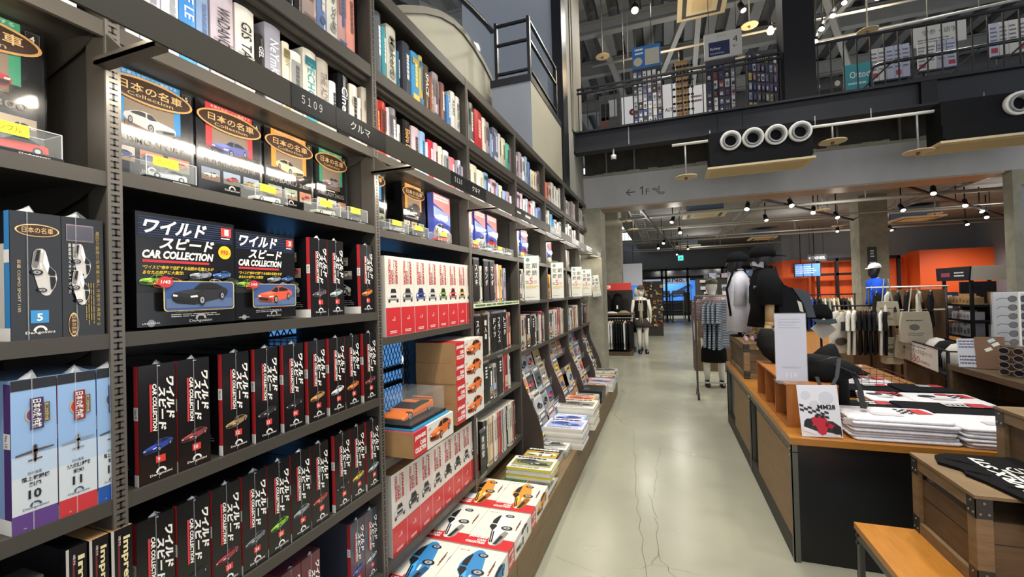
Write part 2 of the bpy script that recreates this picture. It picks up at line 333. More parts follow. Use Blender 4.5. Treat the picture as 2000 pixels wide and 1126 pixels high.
for a, b in (((0, .1), (.035, .1)), ((.035, .1), (.1, .03)), ((.1, .03), (.16, .03)), ((.0, .1), (-.005, .075)), ((-.005, .075), (.03, .075)), ((.03, .075), (.09, .005)), ((.09, .005), (.15, .005)), ((.15, .005), (.16, .03)), ((.07, .08), (.085, .115)), ((.075, .085), (.1, .075))):
    d = Vector((b[0] - a[0], b[1] - a[1])); q = Vector((-d.y, d.x)).normalized() * .005
    mb.poly(fr, [(a[0] + q.x, a[1] + q.y), (a[0] - q.x, a[1] - q.y), (b[0] - q.x, b[1] - q.y), (b[0] + q.x, b[1] + q.y)], e, 3)
mb.oval(fr, .09, .118, .009, .009, e, 3, 10)
o = mb.build('direction_sign', org=(-.3, 6.99, 3.05)); tag(o, 'painted arrow 1F escalator direction sign on the grey beam over the passage', 'sign')
mb = MB(); mb.box(4.02, 4.1, 7.0, 7.16, 0, 2.95, CONC); mb.box(4.1, 9, 7.0, 7.16, 2.76, 2.95, CONC); struct(mb, 'column_right')
mb = MB(); mb.box(4.1, 9, 7.05, 7.15, 0, 2.76, BLUEG); struct(mb, 'wall_right')

# upper floor slab, steel edge beam, black column
mb = MB(); mb.box(-1.2, 12, 7.42, 23.2, 3.62, 3.95, mat('slab_underside', '75787a', .8, noise=.1, nscale=2)); mb.box(-1.2, 9, 6.4, 7.42, 3.9, 3.95, CONC_D); struct(mb, 'ceiling_hall')
mb = MB(); mb.box(-1.2, 9, 6.33, 6.37, 3.66, 3.94, BEAM); mb.box(-1.2, 9, 6.27, 6.45, 3.925, 3.95, BEAM); mb.box(-1.2, 9, 6.27, 6.45, 3.64, 3.665, BEAM)
mb.box(-1.2, -1.18, 6.27, 6.37, 3.64, 3.95, BEAM)
for x in (-.43, .72, 1.02): mb.box(x, x + .012, 6.32, 6.335, 3.67, 3.925, GALV if x < 0 else BEAM)
mb.box(2.85, 3.0, 6.28, 6.33, 3.665, 3.925, BLACKM)
struct(mb, 'beam_steel')
mb = MB(); mb.box(1.5, 1.84, 6.3, 6.62, 3.95, 7.2, mat('column_black', '19191c', .6, spec=.2)); struct(mb, 'column_black')
# roof deck with trapezoid ribs, cross beams and braces
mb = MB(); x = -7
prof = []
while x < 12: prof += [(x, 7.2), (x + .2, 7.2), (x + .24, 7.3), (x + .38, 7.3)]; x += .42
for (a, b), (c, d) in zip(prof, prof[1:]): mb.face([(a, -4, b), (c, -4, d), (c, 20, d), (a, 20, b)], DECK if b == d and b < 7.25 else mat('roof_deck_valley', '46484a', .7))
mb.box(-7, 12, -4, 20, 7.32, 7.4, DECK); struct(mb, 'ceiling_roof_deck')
mb = MB(); BG = mat('roof_steel', '6f7273', .5, noise=.08, nscale=4)
for y, z, h in ((8.9, 6.85, .22), (10.6, 6.85, .3), (12.8, 6.85, .3), (7.6, 6.95, .16)):
    mb.box(-7, 12, y - .08, y + .08, z + h, z + h + .03, BG); mb.box(-7, 12, y - .02, y + .02, z, z + h, BG); mb.box(-7, 12, y - .08, y + .08, z - .02, z, BG)
for a, b in (((-1.1, 8.9, 6.8), (-.6, 12.8, 6.2)), ((.5, 8.9, 6.8), (-.8, 12.8, 5.7)), ((.75, 8.9, 6.8), (.75, 12.0, 6.0)), ((2.3, 8.0, 6.9), (3.8, 11, 6.2)), ((3.6, 8.2, 6.9), (2.6, 11, 6.3)), ((-4.5, 6, 6.9), (-2.6, 9, 6.7)), ((-4.6, 8.6, 6.7), (-2.9, 8.0, 6.9))):
    mb.bar(a, b, .1, .1, BG)
struct(mb, 'beam_roof_steelwork')
# upper back wall
mb = MB(); mb.box(-1.2, 12, 13.9, 14, 3.95, 7.2, mat('upper_wall', '4f5052', .7)); struct(mb, 'wall_upper_back')
# back of the hall
GREYB = mat('back_grey', '6c727a', .7)
mb = MB(); mb.box(-4, 4.06, 23.0, 23.2, 2.62, 3.62, GREYB); mb.box(4.06, 12, 18, 18.2, 2.52, 3.62, GREYB); mb.box(4.0, 4.06, 18, 23.2, 2.52, 3.62, GREYB); struct(mb, 'wall_back')
mb = MB(); mb.box(4.06, 12, 18, 18.2, 0, 2.52, ORANGE); mb.box(4.0, 4.06, 18, 23.2, 0, 2.52, ORANGE)
mb.box(7.6, 12, 17.2, 18, 0, 2.62, ORANGE); struct(mb, 'wall_back_orange')
mb = MB(); mb.box(-2.0, -1.95, 7.6, 23, 0, 3.62, GREYB); struct(mb, 'wall_hall_left')
mb = MB(); mb.box(9.4, 9.5, 7.5, 18.2, 0, 3.62, GREYB); struct(mb, 'wall_hall_right')
mb = MB()
for x in (-1.9, -.15, .05, 1.05, 2.6, 4.0): mb.box(x - .05, x + .05, 22.9, 23.0, 0, 2.62, BLACKM)
mb.box(-1.95, 4.0, 22.9, 23.0, 2.12, 2.24, BLACKM); mb.box(-1.95, 4.0, 22.9, 23.0, 2.52, 2.62, BLACKM); struct(mb, 'door_1')
mb = MB(); mb.box(-1.9, 4.0, 22.96, 22.97, 2.24, 2.52, mat('dark_glass', '2a2e33', .1)); struct(mb, 'window_3')
mb = MB(); mb.box(-8, 14, 34.9, 35, 0, 4.2, mat('outside_wall', '3c4a63', .7)); mb.box(-8, 14, 23.2, 35, 4.1, 4.2, mat('outside_ceiling', '5a6068', .8)); struct(mb, 'wall_outside')
mb = MB(); mb.box(-1.6, -1.06, 11.62, 12.1, 0, 3.62, CONC); struct(mb, 'column_hall_left')
mb = MB(); mb.box(4.22, 4.76, 12.0, 12.5, 0, 3.62, CONC); struct(mb, 'column_hall_middle')
mb = MB(); mb.box(-1.95, -.9, 9.3, 9.6, 3.1, 3.62, CONC); mb.box(-1.5, -.98, 7.4, 11.4, 3.25, 3.62, CONC); struct(mb, 'beam_hall_left')
# ================================================================== THE BOOKSHELVES ALONG THE LEFT WALL
XF = -1.16                                                        # front plane of the uprights
UP = [-.325, .62, 1.565, 2.51, 3.455, 4.40, 5.345, 6.29, 6.97]
BAYS = ['nearest bay', 'second bay', 'third bay', 'fourth bay', 'fifth bay', 'sixth bay', 'seventh bay', 'last bay']
LEV = {'top': 3.0, 'one': 2.615, 'A': 2.252, 'B': 1.915}
LOWER = [[1.555, 1.19, .827, .45], [1.555, 1.19, .827, .45], [1.44, .905, .455], [1.56, 1.19, .88, .44], [1.55, 1.12], [1.55, 1.12], [1.55, 1.12], [1.55, 1.12]]
LED = mat('led_strip', 'fff4e2', .3, emit=48)
SIGNBL = mat('sign_black', '19191b', .3); SIGNW = mat('sign_white_print', 'f0efe8', .5)

def upright(y, parent):
    mb = MB(); mb.box(XF - .006, XF, y - .014, y + .014, .268, 3.0, UPM); mb.box(XF - .07, XF - .0062, y - .0138, y - .008, .27, 2.998, METAL); mb.box(XF - .07, XF - .0062, y + .008, y + .0138, .27, 2.998, METAL)
    mb.box(-1.62, XF - .0702, y - .006, y + .006, .268, 3.0, METAL_IN)
    fr = XP(XF, y, 0); d = ink('0a0a0a'); z = .3
    while z < 2.97:
        if not 2.14 < z < 2.2:
            mb.rect(fr, -.008, .008, z, z + .0035, d); mb.rect(fr, -.008, .008, z + .0135, z + .017, d); mb.rect(fr, -.0022, .0022, z, z + .017, d)
        z += .0254
    return mb.build('upright', parent)
def shelf(y0, y1, z, parent, th=.03, under=0):
    mb = MB(); mb.box(-1.60, XF - .004, y0 + .016, y1 - .016, z - .016, z, METAL); mb.box(XF - .012, XF - .002, y0 + .014, y1 - .014, z - th, z + .001, METAL)
    if under: mb.box(XF - .035, XF - .02, y0 + .016, y1 - .016, z - th - .018, z - .016, METAL); mb.box(XF - .06, XF - .05, y0 + .016, y1 - .016, z - th - .03, z - .016, METAL)
    s = mb.build('shelf', parent)
    for y in (y0 + .015, y1 - .019):
        b = MB(); b.prism([(XF - .02, y, z - .016), (-1.58, y, z - .016), (-1.58, y, z - .12), (-1.5, y, z - .12), (XF - .09, y, z - .05)], (0, .004, 0), METAL_IN); b.build('shelf_bracket', s)
    return s
def mesh_back(y0, y1, parent, z0=.35, z1=2.22):
    mb = MB(); m = mat('mesh_steel', '4a4c4e', .45, .2); p, q = .034, .072; x = -1.615
    ny = int((y1 - y0) / p); nz = int((z1 - z0) / q)
    for i in range(ny):
        for j in range(nz):
            y, z = y0 + i * p, z0 + j * q
            for a, b in (((0, .5), (.5, 1)), ((.5, 1), (1, .5)), ((0, .5), (.5, 0)), ((.5, 0), (1, .5))):
                A = (x, y + a[0] * p, z + a[1] * q); B = (x, y + b[0] * p, z + b[1] * q); t = .004
                mb.face([(x, A[1] - t, A[2]), (x, A[1] + t, A[2]), (x + .003, B[1] + t, B[2]), (x + .003, B[1] - t, B[2])], m)
    return mb.build('back_mesh', parent)
BOOKCASE = []
for k in range(8):
    y0, y1 = UP[k], UP[k + 1]
    bl = ['dark metal shelving bay nearest the viewer with plane and car collection boxes', 'dark metal shelving bay holding rows of black boxed car collections', 'dark metal shelving bay holding white and red boxes and the orange car', 'dark metal shelving bay with black dividers, beside the white and red boxes', 'dark metal shelving bay behind the largest white hanging notice', 'dark metal shelving bay behind the second white hanging notice', 'dark metal shelving bay with silver covers under its rail, near the end', 'narrow last shelving bay beside the concrete column'][k]
    t = thing('shelving_bay', bl, 'shelving', (-1.38, (y0 + y1) / 2, .268), 'shelving bays along the left wall')
    BOOKCASE.append(t)
    if k == 0: upright(y0, t)
    if k < 7: upright(y1, t)
    shelf(y0, y1, 3.0, t, .055); shelf(y0, y1, 2.615, t, .05, 1); shelf(y0, y1, 2.252, t, .034); shelf(y0, y1, LEV['B'] + (.008 if k == 1 else 0), t, .032)
    for z in LOWER[k]: shelf(y0, y1, z, t, .032)
    if k > 1: mesh_back(y0 + .02, y1 - .02, t)
    else:
        mb = MB(); mb.box(-1.62, -1.61, y0, y1 - (.2 if k == 1 else 0), .3, 2.2, mat('back_panel', '20211f', .35)); mb.build('back_panel', t)
        if k == 1: mesh_back(y1 - .2, y1 - .02, t, 1.2)
    # lit sign rail in front of the books
    rl = MB(); rl.box(-.962, -.955, y0, y1, 2.15, 2.22, mat('rail_face', '3b372d', .45)); rail = rl.build('sign_rail', t)
    ls = MB(); ls.box(-.992, -.964, y0 + .03, y1 - .02, 2.168, 2.186, LED, {'zp': WHITEP, 'xp': WHITEP}); ls.build('light_strip', rail)
    br = MB(); y = y1 - .012
    br.prism([(XF, y, 2.225), (XF, y, 2.15), (-.99, y, 2.15), (-.99, y, 2.16), (-1.1, y, 2.175)], (0, .006, 0), METAL); br.box(XF, -.965, y - .024, y + .006, 2.145, 2.152, METAL); br.box(XF, -.965, y - .024, y - .02, 2.145, 2.16, METAL)
    br.build('rail_bracket', rail)
    if k >= 1:
        o = y0 + .3; sp = MB(); fr = XP(-.955, o, 2.148)
        sp.box(-.9549, -.9535, o, o + .17, 2.153, 2.217, SIGNBL); fp = XP(-.9535, o, 2.155); sp.text(fp, {1: '５１０９', 2: '５１１０'}[k], .035, .02, .078, .024, SIGNW, 2) if k < 3 else sp.lines(fp, .035, .12, .018, .045, 1, SIGNW, 2); sp.build('number_plate', rail)
        o += .172; sp = MB(); sp.box(-.9549, -.9535, o, o + .255, 2.153, 2.217, SIGNBL); fp = XP(-.9535, o, 2.155); sp.text(fp, 'クルマ', .065, .017, .1, .028, SIGNW, 2, fat=.006) if k < 3 else sp.lines(fp, .05, .18, .015, .045, 1, SIGNW, 2, .6, .05); sp.build('name_plate', rail)

# ------------------------------------------------------------------ books
PAGES = mat('page_edges', 'd9d3c2', .8)
CNAME = {}
def colour_name(h):
    r, g, b = [int(h[i:i + 2], 16) for i in (0, 2, 4)]; mx, mn = max(r, g, b), min(r, g, b); v = mx
    if mx - mn < 26: return 'white' if v > 205 else 'pale grey' if v > 165 else 'grey' if v > 105 else 'dark grey' if v > 55 else 'black'
    lt = 'pale ' if mn > 150 else 'dark ' if mx < 100 else ''
    if r == mx: n = ('cream' if lt == 'pale ' and g - b > 8 and r - g < 25 else 'pink' if mn > 120 and b >= g - 8 else 'orange' if g - b > 60 and r - g > 60 else 'tan' if g - b > 20 else 'red' if r > 130 else 'maroon')
    elif g == mx: n = 'green' if g - b > 12 else 'teal'
    else: n = 'blue' if r < g + 8 else 'lilac'
    return n if n in ('cream', 'tan', 'maroon') else lt + n
def book(y, z, w, h, d, col, tcol, title, label, group, X=-1.195, style=0, parts=True, fat=.01, serif=0):
    t = thing('book', label, 'book', (X, y + w / 2, z), group)
    c = gloss(col); tc = ink(tcol); mb = MB(); n = 5; th = .0025
    arc_ = [(X - .004 + .006 * math.sin(math.pi * i / n), y + w * i / n) for i in range(n + 1)]
    outer = arc_ + [(X - d, y + w), (X - d, y + w - th), (X - .012, y + w - th), (X - .012, y + th), (X - d, y + th), (X - d, y)]
    mb.prism([(a, b, z) for a, b in outer], (0, 0, h), c)
    fr = XP(X + .0025, y, z); r = hsh(int(y * 1000 + z * 77))
    if style == 1: mb.rect(fr, .08 * w, .92 * w, .02 * h, .2 * h, tc, 2); mb.rect(fr, .08 * w, .92 * w, .78 * h, .9 * h, ink(shade(tcol, .7)), 2)
    if style == 2: mb.rect(fr, .06 * w, .94 * w, .5 * h, .86 * h, ink(shade(col, .62)), 2); mb.rect(fr, .06 * w, .94 * w, .1 * h, .14 * h, tc, 2)
    if style == 3:
        for i in range(7): mb.rect(fr, .06 * w, .94 * w, h * (.08 + i * .06), h * (.1 + i * .06), ink(shade(col, .72)), 2)
    if style == 4: mb.oval(fr, w / 2, h * .72, w * .34, w * .5, ink(shade(col, .7)), 2); mb.oval(fr, w / 2, h * .22, w * .3, w * .34, ink(shade(col, .7)), 2)
    if title: mb.text(fr.cw(w * .22, h * .82), title, 0, 0, min(h * .62, w * .56 * len(title) * .75), w * .56, tc, 4, fat=fat)
    else: mb.lines(fr.cw(w * .3, h * .8), 0, h * .5, 0, w * .4, 1, tc, 4, .8, .1)
    mb.rect(fr, w * .3, w * .7, h * .035, h * .06, tc, 4)
    cov = mb.build('cover', t)
    pg = MB(); pg.box(X - d + .004, X - .012, y + th, y + w - th, z + .003, z + h - .004, PAGES); pg.build('page_block', t)
    return t
def book_row(k, row, z, items, y, X=-1.195):
    """items: (gap, width, height, depth, colour, lettering colour, title, style)"""
    where = {'one': 'on the topmost shelf', 'A': 'on the shelf behind the sign rail'}[row]
    for i, (g, w, h, d, col, tc, ti, st) in enumerate(items):
        if row == 'A': h = min(h, .272)
        y += g; thick = 'thick' if w > .055 else 'slim' if w < .026 else ''
        pos = 'first from the left' if i == 0 else ORD[i] + ' from left'
        label = ' '.join(('%s %s book, %s %s, %s' % (colour_name(col), thick, pos, {'one': 'on the topmost shelf', 'A': 'behind the sign rail'}[row], BAYS[k])).split())
        book(y, z, w - .001, h, d, col, tc, ti, label, 'books %s of the %s' % (where, BAYS[k]), X, st); y += w
R = random.Random(11)
# second bay, behind the sign rail
book_row(1, 'A', 2.252, [(.012, .03, .25, .2, 'cfd2d8', '7a8296', '', 0), (.002, .046, .262, .2, 'd6d2da', '8f8c98', '', 4), (.002, .042, .27, .21, 'e0e0e4', '9a9aa0', '', 0), (.001, .044, .28, .22, '4e90d4', 'f2f4f8', 'ME LE', 0), (.001, .034, .25, .2, '8fa6c6', '5a6f9a', '', 0),
    (.006, .07, .292, .24, 'c9bcc4', '3a3438', 'WADANO 1978', 3), (.006, .064, .27, .22, 'e8e2d6', '1c1c1c', 'GIS TABLE', 3), (.004, .03, .215, .2, '2a2824', 'e6e2d8', 'GEL', 0), (.004, .062, .285, .23, 'a09fa8', 'eef0f4', 'NeYmKOO', 0), (.006, .03, .245, .2, 'e2d8c0', '9a8a58', 'DAN', 1), (.001, .05, .232, .2, 'e8e6de', '55565a', '', 2),
    (.008, .062, .285, .25, 'e4dcc8', '2f8fa0', 'PECHO', 1), (.004, .058, .27, .22, 'b9b0a4', '7a7066', 'THE ADVENT', 0), (.004, .036, .21, .2, 'e6e4e0', '2a2a2c', '', 0), (.012, .06, .262, .22, '1b1b1e', 'e8eaf0', 'Cine', 0), (.006, .05, .25, .2, 'e4dac8', '1c1c1c', '', 4), (.001, .02, .21, .2, 'ece6da', '7a7468', '', 0), (.006, .062, .27, .24, 'cfc4b0', '8a94a8', '', 4)], .655)
# second bay, topmost shelf
book_row(1, 'one', 2.615, [(.02, .05, .27, .2, 'b8c0b0', '3a3c34', '', 0), (.004, .04, .29, .2, 'c8c4b8', '55524a', '', 0), (.01, .06, .28, .2, '9aa58c', 'e8e8de', '', 2), (.02, .05, .27, .2, 'd2cec4', '4a4844', '', 0), (.06, .06, .26, .22, '8a9a78', 'd8dccc', '', 0), (.004, .036, .28, .22, 'b9c0c8', '2a2c30', '', 0), (.003, .034, .27, .2, '1e1f20', 'f0f0ec', 'Furniture', 0), (.004, .05, .29, .22, '24242a', 'dcdcd8', '', 0), (.003, .03, .27, .2, '2c2a28', 'b8b0a0', '', 0), (.004, .07, .285, .22, 'a8948a', '6a5a58', '', 2), (.002, .048, .27, .22, '6c80a8', 'd8c8b0', '', 4), (.002, .058, .28, .22, 'd9d5c8', '6a6a62', 'The Style', 4), (.002, .046, .285, .22, 'c49a94', '4a5a88', '', 2), (.002, .052, .29, .22, 'e09a88', '7a4a44', '', 0)], .67)
# third bay, topmost shelf
book_row(2, 'one', 2.615, [(.012, .03, .3, .2, '4c3a52', '1c1c1c', '', 0), (.004, .045, .3, .22, '6d7276', 'e6e8e6', '', 0), (.004, .03, .255, .2, '4fa0ac', 'e8eee8', '', 0), (.006, .076, .29, .24, 'd6d0bc', '4a4a40', 'Makers', 4), (.004, .022, .2, .2, '3f7088', 'd0d8d8', '', 0), (.03, .066, .28, .22, '44464e', 'c8c8c8', '', 0), (.012, .07, .272, .22, '4f9ccc', 'f0d060', '', 1), (.002, .04, .285, .22, 'ccb46a', '2f78b4', '', 1), (.006, .058, .262, .22, '5a5144', 'ece4cc', 'SPACE', 0), (.006, .034, .22, .2, '9c5f4e', 'f0d0a8', 'MORTALES', 0), (.002, .066, .265, .22, 'a89a9c', '4a4048', '', 2), (.014, .06, .245, .22, '7a4f46', 'e8d4b8', '', 0), (.02, .05, .205, .2, '4f86bc', 'd8dce0', '', 0), (.004, .06, .25, .22, 'dcd8cc', '34342e', 'ALSO', 0), (.002, .064, .245, .24, 'cfcabc', '2c2c28', 'BEAUTIFUL YOU', 0), (.008, .042, .215, .2, '3c3b38', 'cfc8b8', '', 2), (.003, .03, .19, .2, 'a8a596', '3a3a34', '', 0)], 1.585)
# third bay, behind the sign rail
book_row(2, 'A', 2.252, [(.006, .03, .25, .2, '9fc0d0', 'e8eef0', '', 0), (.003, .02, .255, .2, 'c8483c', 'e8c070', '', 0), (.003, .05, .262, .22, 'c23c30', '1c1410', '', 2), (.004, .024, .25, .2, 'd8d4d6', '8a8890', '', 0), (.002, .05, .262, .22, '8a8488', 'e4e2e0', '', 2), (.004, .03, .2, .2, 'dedad2', '5a5a58', '', 0), (.022, .066, .245, .22, '1f1b18', 'f0b060', 'Elotro Damar', 0), (.012, .075, .24, .22, 'c9b4b8', '3a3a40', '', 0), (.004, .056, .24, .22, '8fb6dc', '2a5a98', '', 0), (.006, .018, .2, .2, 'e4e2de', '8a8a88', '', 0), (.002, .06, .222, .2, 'c03040', 'f0e8e8', '', 0), (.002, .05, .225, .22, 'd4b4bc', '55484c', '', 0), (.003, .05, .222, .2, 'e6dcc0', 'a8946a', '', 0), (.008, .07, .218, .22, 'd8dade', '3a4452', '', 2), (.008, .068, .2, .22, 'd8747c', 'f0d8d4', '', 0), (.012, .03, .195, .2, '8c8890', '3a3840', '', 0), (.002, .04, .21, .2, 'd2d0dc', '4a5070', '', 2), (.002, .036, .18, .2, 'b8a4b4', '50485a', '', 0)], 1.585)
# bays further along
PAL = ['d8d2c6', 'b4424a', 'c9ccd6', 'e4ddc8', '9fb4cc', '8f8aa4', 'd6d0d4', 'c8b4ba', 'e8e4da', '7f94b4', '4fae9c', 'd08a7c', 'a9a49a', '5f6f94']
book_row(3, 'one', 2.615, [(.01, .075, .3, .22, 'd4d0c4', '8a867a', '', 0), (.003, .07, .29, .22, '6f706a', 'd0cec4', '', 2), (.02, .13, .28, .24, 'b8383c', 'e0a090', '', 0), (.003, .07, .27, .22, 'dcd4c4', '8a8272', '', 0), (.003, .06, .265, .22, '9c8a90', '4a4048', '', 2), (.003, .06, .2, .2, '7f98bc', 'd8dce4', '', 0), (.004, .11, .27, .22, '6a6c80', 'b0b4c4', '', 1), (.004, .06, .26, .2, 'c9c4b8', '6a665c', '', 0), (.01, .09, .252, .22, 'd8d0b4', '6a6448', '', 3), (.006, .1, .24, .22, '62b29c', '2a5048', '', 3), (.006, .05, .23, .2, '8a5a66', 'c8a8ac', '', 0)], 2.53)
book_row(3, 'A', 2.252, [(.004, .04, .25, .2, 'dcd8cc', '55524a', '', 0), (.002, .045, .24, .2, 'a8a698', '4a483e', '', 3), (.004, .1, .24, .22, 'd6cfba', '8a8268', '', 3), (.006, .11, .23, .22, 'e4dcc4', 'a89c7a', '', 0), (.004, .08, .24, .22, '7f9cb8', '3a5474', '', 1), (.003, .05, .18, .2, 'c8ccd4', '5a6478', '', 4), (.004, .1, .225, .22, 'c8aab4', '7a5a68', '', 1), (.003, .05, .22, .2, '8f9cbc', '4a5478', '', 0), (.004, .08, .215, .22, 'e0d8b8', '5a5644', '', 0), (.004, .08, .19, .2, '98a8c8', '566890', '', 0), (.003, .08, .2, .22, 'a08ca0', '5a4a5c', '', 0), (.003, .05, .18, .2, 'd8d0d4', '8a8288', '', 0)], 2.53)
for k, y0, one, A in ((4, 3.475, ['e0dac6', 'b8a4ac', 'a8969e', 'dcd8d4', '9db4cc', '6c80b0', 'd9d2bc', 'ddd0a0', 'c0b0a8', '7a6a60'], ['a8d0e4', 'c0a8c4', 'd8b4bc', 'e6dfcc', 'bcc4dc', 'd0606c', 'e4d0c8', 'dcd8e0', '8fa4d0', '7f90c4']),
                      (5, 4.42, ['cc5a44', 'd86a50', 'b8a8a0', 'c6c0b4', 'd2ccc0', 'dcd6c8', 'c4c4bc'], ['a8bcb4', 'e0dccc', 'd8d4c4', '5fa4d4', '4f98cc', 'e2d8cc', 'd8c8c0', 'c8c0b8']),
                      (6, 5.365, ['b4aea4', '8c8880', 'ccc6bc', '9a948a', '7c6e6c', 'a89494', 'c4b8b4'], ['e2e0d4', 'b0c4c4', 'dcdcd4', 'd4c0b4', 'e4c8b8', 'd8d2c8']),
                      (7, 6.31, ['b8a8a8', 'd4c8c4', 'a8a09c', 'c8c4bc', 'b4b0a8'], ['e4e4dc', 'd4d8d0', 'c4ccc8', 'dcdcd4', 'c8c8c0'])):
    for row, cols, z in (('one', one, 2.615), ('A', A, 2.252)):
        span = UP[k + 1] - UP[k] - .06; n = len(cols); ws = [R.uniform(.7, 1.35) for _ in cols]; f = span * .88 / sum(ws)
        book_row(k, row, z, [(span * .1 / n, w * f, R.uniform(.2, .28), .22, c, shade(c, .5), '', R.choice([0, 0, 1, 2, 3])) for c, w in zip(cols, ws)], y0)
# nearest bay: the white book seen above its sign rail level
book_row(0, 'A', 2.252, [(0, .05, .26, .2, 'd8d2c4', '6a6458', '', 0), (.004, .06, .25, .2, 'e8e4d8', '55524c', '', 0), (.003, .09, .24, .24, 'e6dfcf', 'b8b0a0', '', 0)], .37)
# ================================================================== BOXED COLLECTIONS
BLK = mat('carton_black', '121316', .22, coat=.3); FILM = mat('shrink_film', 'd8dcdf', .12, alpha=.32, spec=.8); CARDB = mat('cardboard', 'a07c50', .75, noise=.08, nscale=10)
CW = mat('carton_white', 'd9d4c8', .35, coat=.15); CR = mat('carton_red', 'bf2a30', .35, coat=.15); WT = ink('ebe8e0'); BADGE = ink('d43a34')
def tuft(mb, x, y, z, s=.02, seed=0):
    r = hsh(seed)
    for i in range(5):
        a = r.uniform(0, 6.28); p = Vector((x + math.cos(a) * s * .3 - .006, y + math.sin(a) * s, z + .001)); q = Vector((x - .006, y, z + s * r.uniform(.4, .8)))
        mb.face([(x - .006 - math.sin(a) * s * .4, y + math.cos(a) * s * .4, z + .0005), p, q], FILM)
def wild_logo(mb, fr, a0, b1, L, wd, m=None, l=3):               # downward lettering block, L long, wd wide
    m = m or WT
    mb.text(fr.cw(a0 + wd * .66, b1), 'ワイルド', 0, 0, L * .82, wd * .34, m, l, .25, .05)
    mb.text(fr.cw(a0 + wd * .34, b1 - L * .16), 'スピード', 0, 0, L * .84, wd * .31, m, l, .25, .05)
    mb.text(fr.cw(a0 + wd * .11, b1 - L * .1), 'CAR COLLECTION', 0, 0, L * .88, wd * .17, m, l, .2, .045)
    mb.rect(fr, a0, a0 + wd * .09, b1 - L * .97, b1 - L * .1, ink('c8343a'), l)
def car_box(y, z, no, col, cname, X=-1.172, w=.082, side=False, label=None, scene=None):
    h, d = .282, .235
    t = thing('car_collection_box', label or 'black car collection box numbered %s with a %s car on its spine' % (no, cname), 'box', (X - d / 2, y + w / 2, z), 'black boxed car collections on the second bay')
    base = BLK if not scene else mat('carton_' + scene, scene, .25, coat=.3)
    mb = MB(); mb.box(X - d, X, y, y + w, z, z + h, base); fr = XP(X, y, z)
    wild_logo(mb, fr, w * .28, h * .88, h * .46, w * .68)
    mb.lines(YM(X - d, y, z), d * .1, d * .85, h * .1, h * .2, 4, ink('8a8a88'), 1)
    if side:
        s = YM(X - d, y, z)
        for i, (a, b) in enumerate(((.1, .62), (.42, .7), (.5, .5), (.12, .44), (.46, .26))): photo(mb, s, d * a, d * (a + .32), h * b, h * (b + .12), no + i * 7, 1)
        car34(mb, s, d * .1, h * .2, d * .7, 'd8d8d4', 2)
    mb.build('carton', t)
    cp = MB(); car34(cp, fr.sub(w * .1, h * .235, .12), 0, 0, w * .84, col, 2); cp.build('car_picture', t)
    nb = MB(); nb.rect(fr, w * .42, w * .68, h * .155, h * .215, BADGE, 2); nb.text(fr, str(no), w * .46, h * .168, w * .18, h * .034, WT, 3, fat=.02, fit=False); nb.build('number_badge', t)
    mk = MB(); maker_mark(mk, fr, w * .56, h * .045, w * .6, WT); mk.build('maker_mark', t)
    st = MB(); s = YM(X - d, y, z); st.rect(s, d - .015, d, h * .1, h, ink('b52a2e'), 2); st.rect(s, d - .0155, d, h * .55, h * .66, WT, 3); st.rect(s, d * .02 if side else d - .016, d, 0, h * .1, WT, 3)
    st.text(s.cw(d - .012, h * .64), 'No.%s' % no, 0, 0, h * .07, .008, ink(K), 4)
    if side:
        for i in range(16): st.rect(s, d * .12 + i * .0052, d * .12 + i * .0052 + .0028, h * .02, h * .085, ink(K), 4)
    st.build('spine_strip', t)
    fm = MB(); fm.rect(fr, w * .48, w * .5, h * .02, h, FILM, 5); tuft(fm, X, y + w / 2, z + h, .015, no); tuft(fm, X + .004, y + w / 2 + .004, z + h - .006, .01, no + 50); fm.build('shrink_film_seam', t)
    return t
